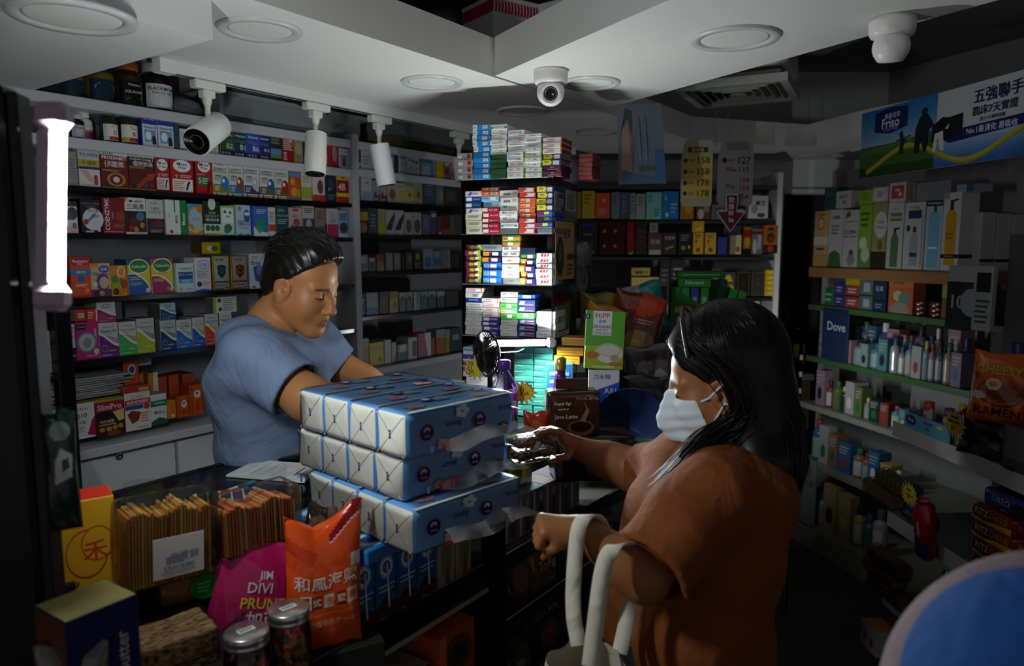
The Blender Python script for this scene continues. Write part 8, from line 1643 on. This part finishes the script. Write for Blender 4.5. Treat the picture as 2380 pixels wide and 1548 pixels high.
def card(label, px, py, d, w, h, base, art, rz=0, shape=None):
    q = PD(px, py, d); m = MB(); poly = shape or [(-w/2*.82, 0), (w/2*.9, 0), (w/2, h*.05), (w/2, h*.78), (w/2*.9, h), (-w/2*.8, h), (-w/2, h*.72), (-w/2, h*.08)]; k = len(poly)
    m.add([(x, 0, z) for x, z in poly]+[(x, .003, z) for x, z in poly], [tuple(range(k))[::-1], tuple(range(k, 2*k))]+[(i, (i+1) % k, k+(i+1) % k, k+i) for i in range(k)], base)
    m.art(art, lambda x, y, l: ((x-.5)*w, -l, y*h), w, h); o = tag(m.build('price_card', 'card', None, q, (0, 0, rz)), label, 'price card', 'handwritten price cards hung from the ceiling'); return o, q
card('yellow handwritten price card hanging beside the white one', 1617, 480, 3.0, .125, .265, 'a8a08a', 'r 8 12 98 78 c8a84a;r 20 82 84 90 3a2a14;t 52 86 54 6 d8a84a 幫寶適;c 14 70 6 3.5 222;c 14 53 6 3.5 222;c 14 36 6 3.5 222;c 14 20 6 3.5 222;t 34 70 20 5 443 30片;t 34 53 20 5 443 26片;t 34 36 20 5 443 22片;t 34 20 20 5 443 20片;t 72 70 40 10 332 158;t 72 53 40 10 332 158;t 72 36 40 10 332 178;t 72 20 40 10 332 178', -.15)
card('white price card with black and red handwriting above the arrow', 1707, 478, 3.0, .15, .26, '8c8686', 'c 18 70 7 4 222;t 36 70 24 5 443 76片;t 74 70 40 11 222 127;t 36 56 28 9 8a1a30 特價;t 74 56 36 9 8a1a30 115;t 76 40 34 8 8a1a30 154;t 36 30 26 9 8a1a30 特價;t 76 28 34 8 8a1a30 154;t 76 14 34 8 8a1a30 154;r 20 86 84 98 6a7470', .1)
card('dark red arrow sign with white characters pointing down', 1697, 540, 2.98, .12, .155, 'a8a0a0', 'p 5a1024 34 96 70 96 68 52 94 50 50 5 6 52 38 54;T 50 62 18 0 ccc;t 51 84 20 15 c8bcbc 勁;t 51 67 20 15 c8bcbc 爆;t 51 50 20 15 c8bcbc 新;t 51 33 20 15 c8bcbc 價'.replace('T 50 62 18 0 ccc;', ''), 0, [(0, 0), (.062, .083), (.045, .095), (.026, .09), (.028, .155), (-.024, .155), (-.02, .09), (-.04, .092), (-.06, .08)])
m = MB(); 
for px in (1664, 1692): p0, p1 = PD(px, 340, 3.0), PD(px, 260, 3.0); m.tube([p0, p1], .0012, '777', 5)
tag(m.build('suspension_string', 'plastic', None), 'thin strings holding the handwritten price cards', 'string')
# square air grille and foil duct
lA, lB, lC = [PZ(x, y, 2.25) for x, y in ((1556, 214), (1650, 250), (1872, 231))]; ctr = (lA+lC)/2; sz = .205; rz = math.atan2((lC-lB).y, (lC-lB).x)
o = root('air_vent', 'square white air grille hanging below the foil duct', 'vent', (ctr.x, ctr.y, 2.25), (0, 0, rz))
def ring(r0, r1, z0, z1, c, m): m.add([(sx*r, sy*r, z) for r, z in ((r0, z0), (r1, z1)) for sx, sy in ((-1, -1), (1, -1), (1, 1), (-1, 1))], [(k, (k+1) % 4, 4+(k+1) % 4, 4+k) for k in range(4)], c); return m
m = ring(sz, sz*.86, 0, 0, 'a8a8a0', MB()); ring(sz, sz, 0, .03, 'a8a8a0', m); ring(sz*.86, sz*.86, 0, .05, '888880', m); m.build('frame', 'plastic', o)
for k, r in enumerate((.74, .58, .42, .27)):
    m = ring(sz*r, sz*(r+.11), .002, .035, '98988e', MB()); ring(sz*r, sz*(r+.015), .002, .002, 'b0b0a6', m); m.build('louvre', 'plastic', o)
MB().box(-sz*.14, sz*.14, -sz*.14, sz*.14, .0, .003, 'a8a8a0').build('louvre', 'plastic', o)
MB().box(-sz*.85, sz*.85, -sz*.85, sz*.85, .05, .06, '222').build('plenum', 'board', o)
m = MB(); rbox(m, (-.19, .2, -.19, .18, .055, .30), .04, lambda *q: 'd0d0d0', 26, .016, 9); m.build('foil_duct', 'crinkle', o)
q = PD(1585, 240, 3.05); carton('storage_box', 'dark green carton on the ceiling ledge by the grille', 'box', (q.x, q.y, ZT+.001), .5, .22, .12, .12, '1c4a24', 'r 0 0 100 20 777', None, None, 'card') if 0 else None
# boxes stored up on the dropped ceiling
q = PD(1200, 86, 2.5)
o = carton('storage_box', 'white carton with wavy red stripes up on the dropped ceiling', 'box', (q.x+.03, q.y, ZT+.001), .62, .26, .2, .2, 'd8d4d4', 'r 0 72 100 92 b81c40;'+';'.join(f'p d8d4d4 {i*5} 72 {i*5+1.6} 72 {i*5+3} 82 {i*5+1.6} 92 {i*5} 92 {i*5+1.4} 82' for i in range(20))+';t 70 46 50 14 8a1a30 KAFFETRON;r 0 0 16 6 b81c40', None, None, 'card', 'boxes stored on the dropped ceiling')
q = PD(1300, 40, 2.45); carton('storage_box', 'second white carton with green print, half hidden by the recess edge', 'box', (q.x+.16, q.y+.06, ZT+.001), .9, .25, .2, .2, 'd0cecc', 'r 40 40 90 60 1f6a5a;l 10 10 80 30 2 888', None, None, 'card', 'boxes stored on the dropped ceiling')
q = PD(1060, 40, 2.7); bag('wrapped_bundle', 'black plastic wrapped bundle up in the ceiling recess', 'bundle', (q.x, q.y+.1, ZT+.001), (0, 0, .2), .5, .34, .25, '15171a', 'p 2a2c30 20 20 40 20 50 90 30 80;c 80 80 20 20 1c3030', None, 'bag', 'boxes stored on the dropped ceiling', 30, rip=.02)
lp = led_bar('upright LED bar lamp shining white on the black post', PD(106, 482, .95), (.02, .085, 1.45), LED_POST); lp.scale = (1.0, 1.0, 1.16)
q = PD(34, 900, .97); pp = MB(); pp.box(-.09, .0, 0, .06, 0, 1.86, '121318', .006); pp.box(.0, .014, .01, .05, 0, 1.85, '1c1e26', .002)
pr_ = root('display_post', 'black metal post in the blurred foreground carrying the lamp', 'post', (q.x+.012, q.y, 0), (0, 0, .2)); pp.build('profile', 'plastic', pr_)
rl = (Matrix.Rotation(.12, 3, 'Z') @ Matrix.Rotation(math.pi/2, 3, 'Y') @ Matrix.Rotation(-.1, 3, 'Z')).to_euler()
led_bar('LED bar lamp lying across the foot of the box tower', PD(1205, 797, 2.3), rl, LED_TOWER)
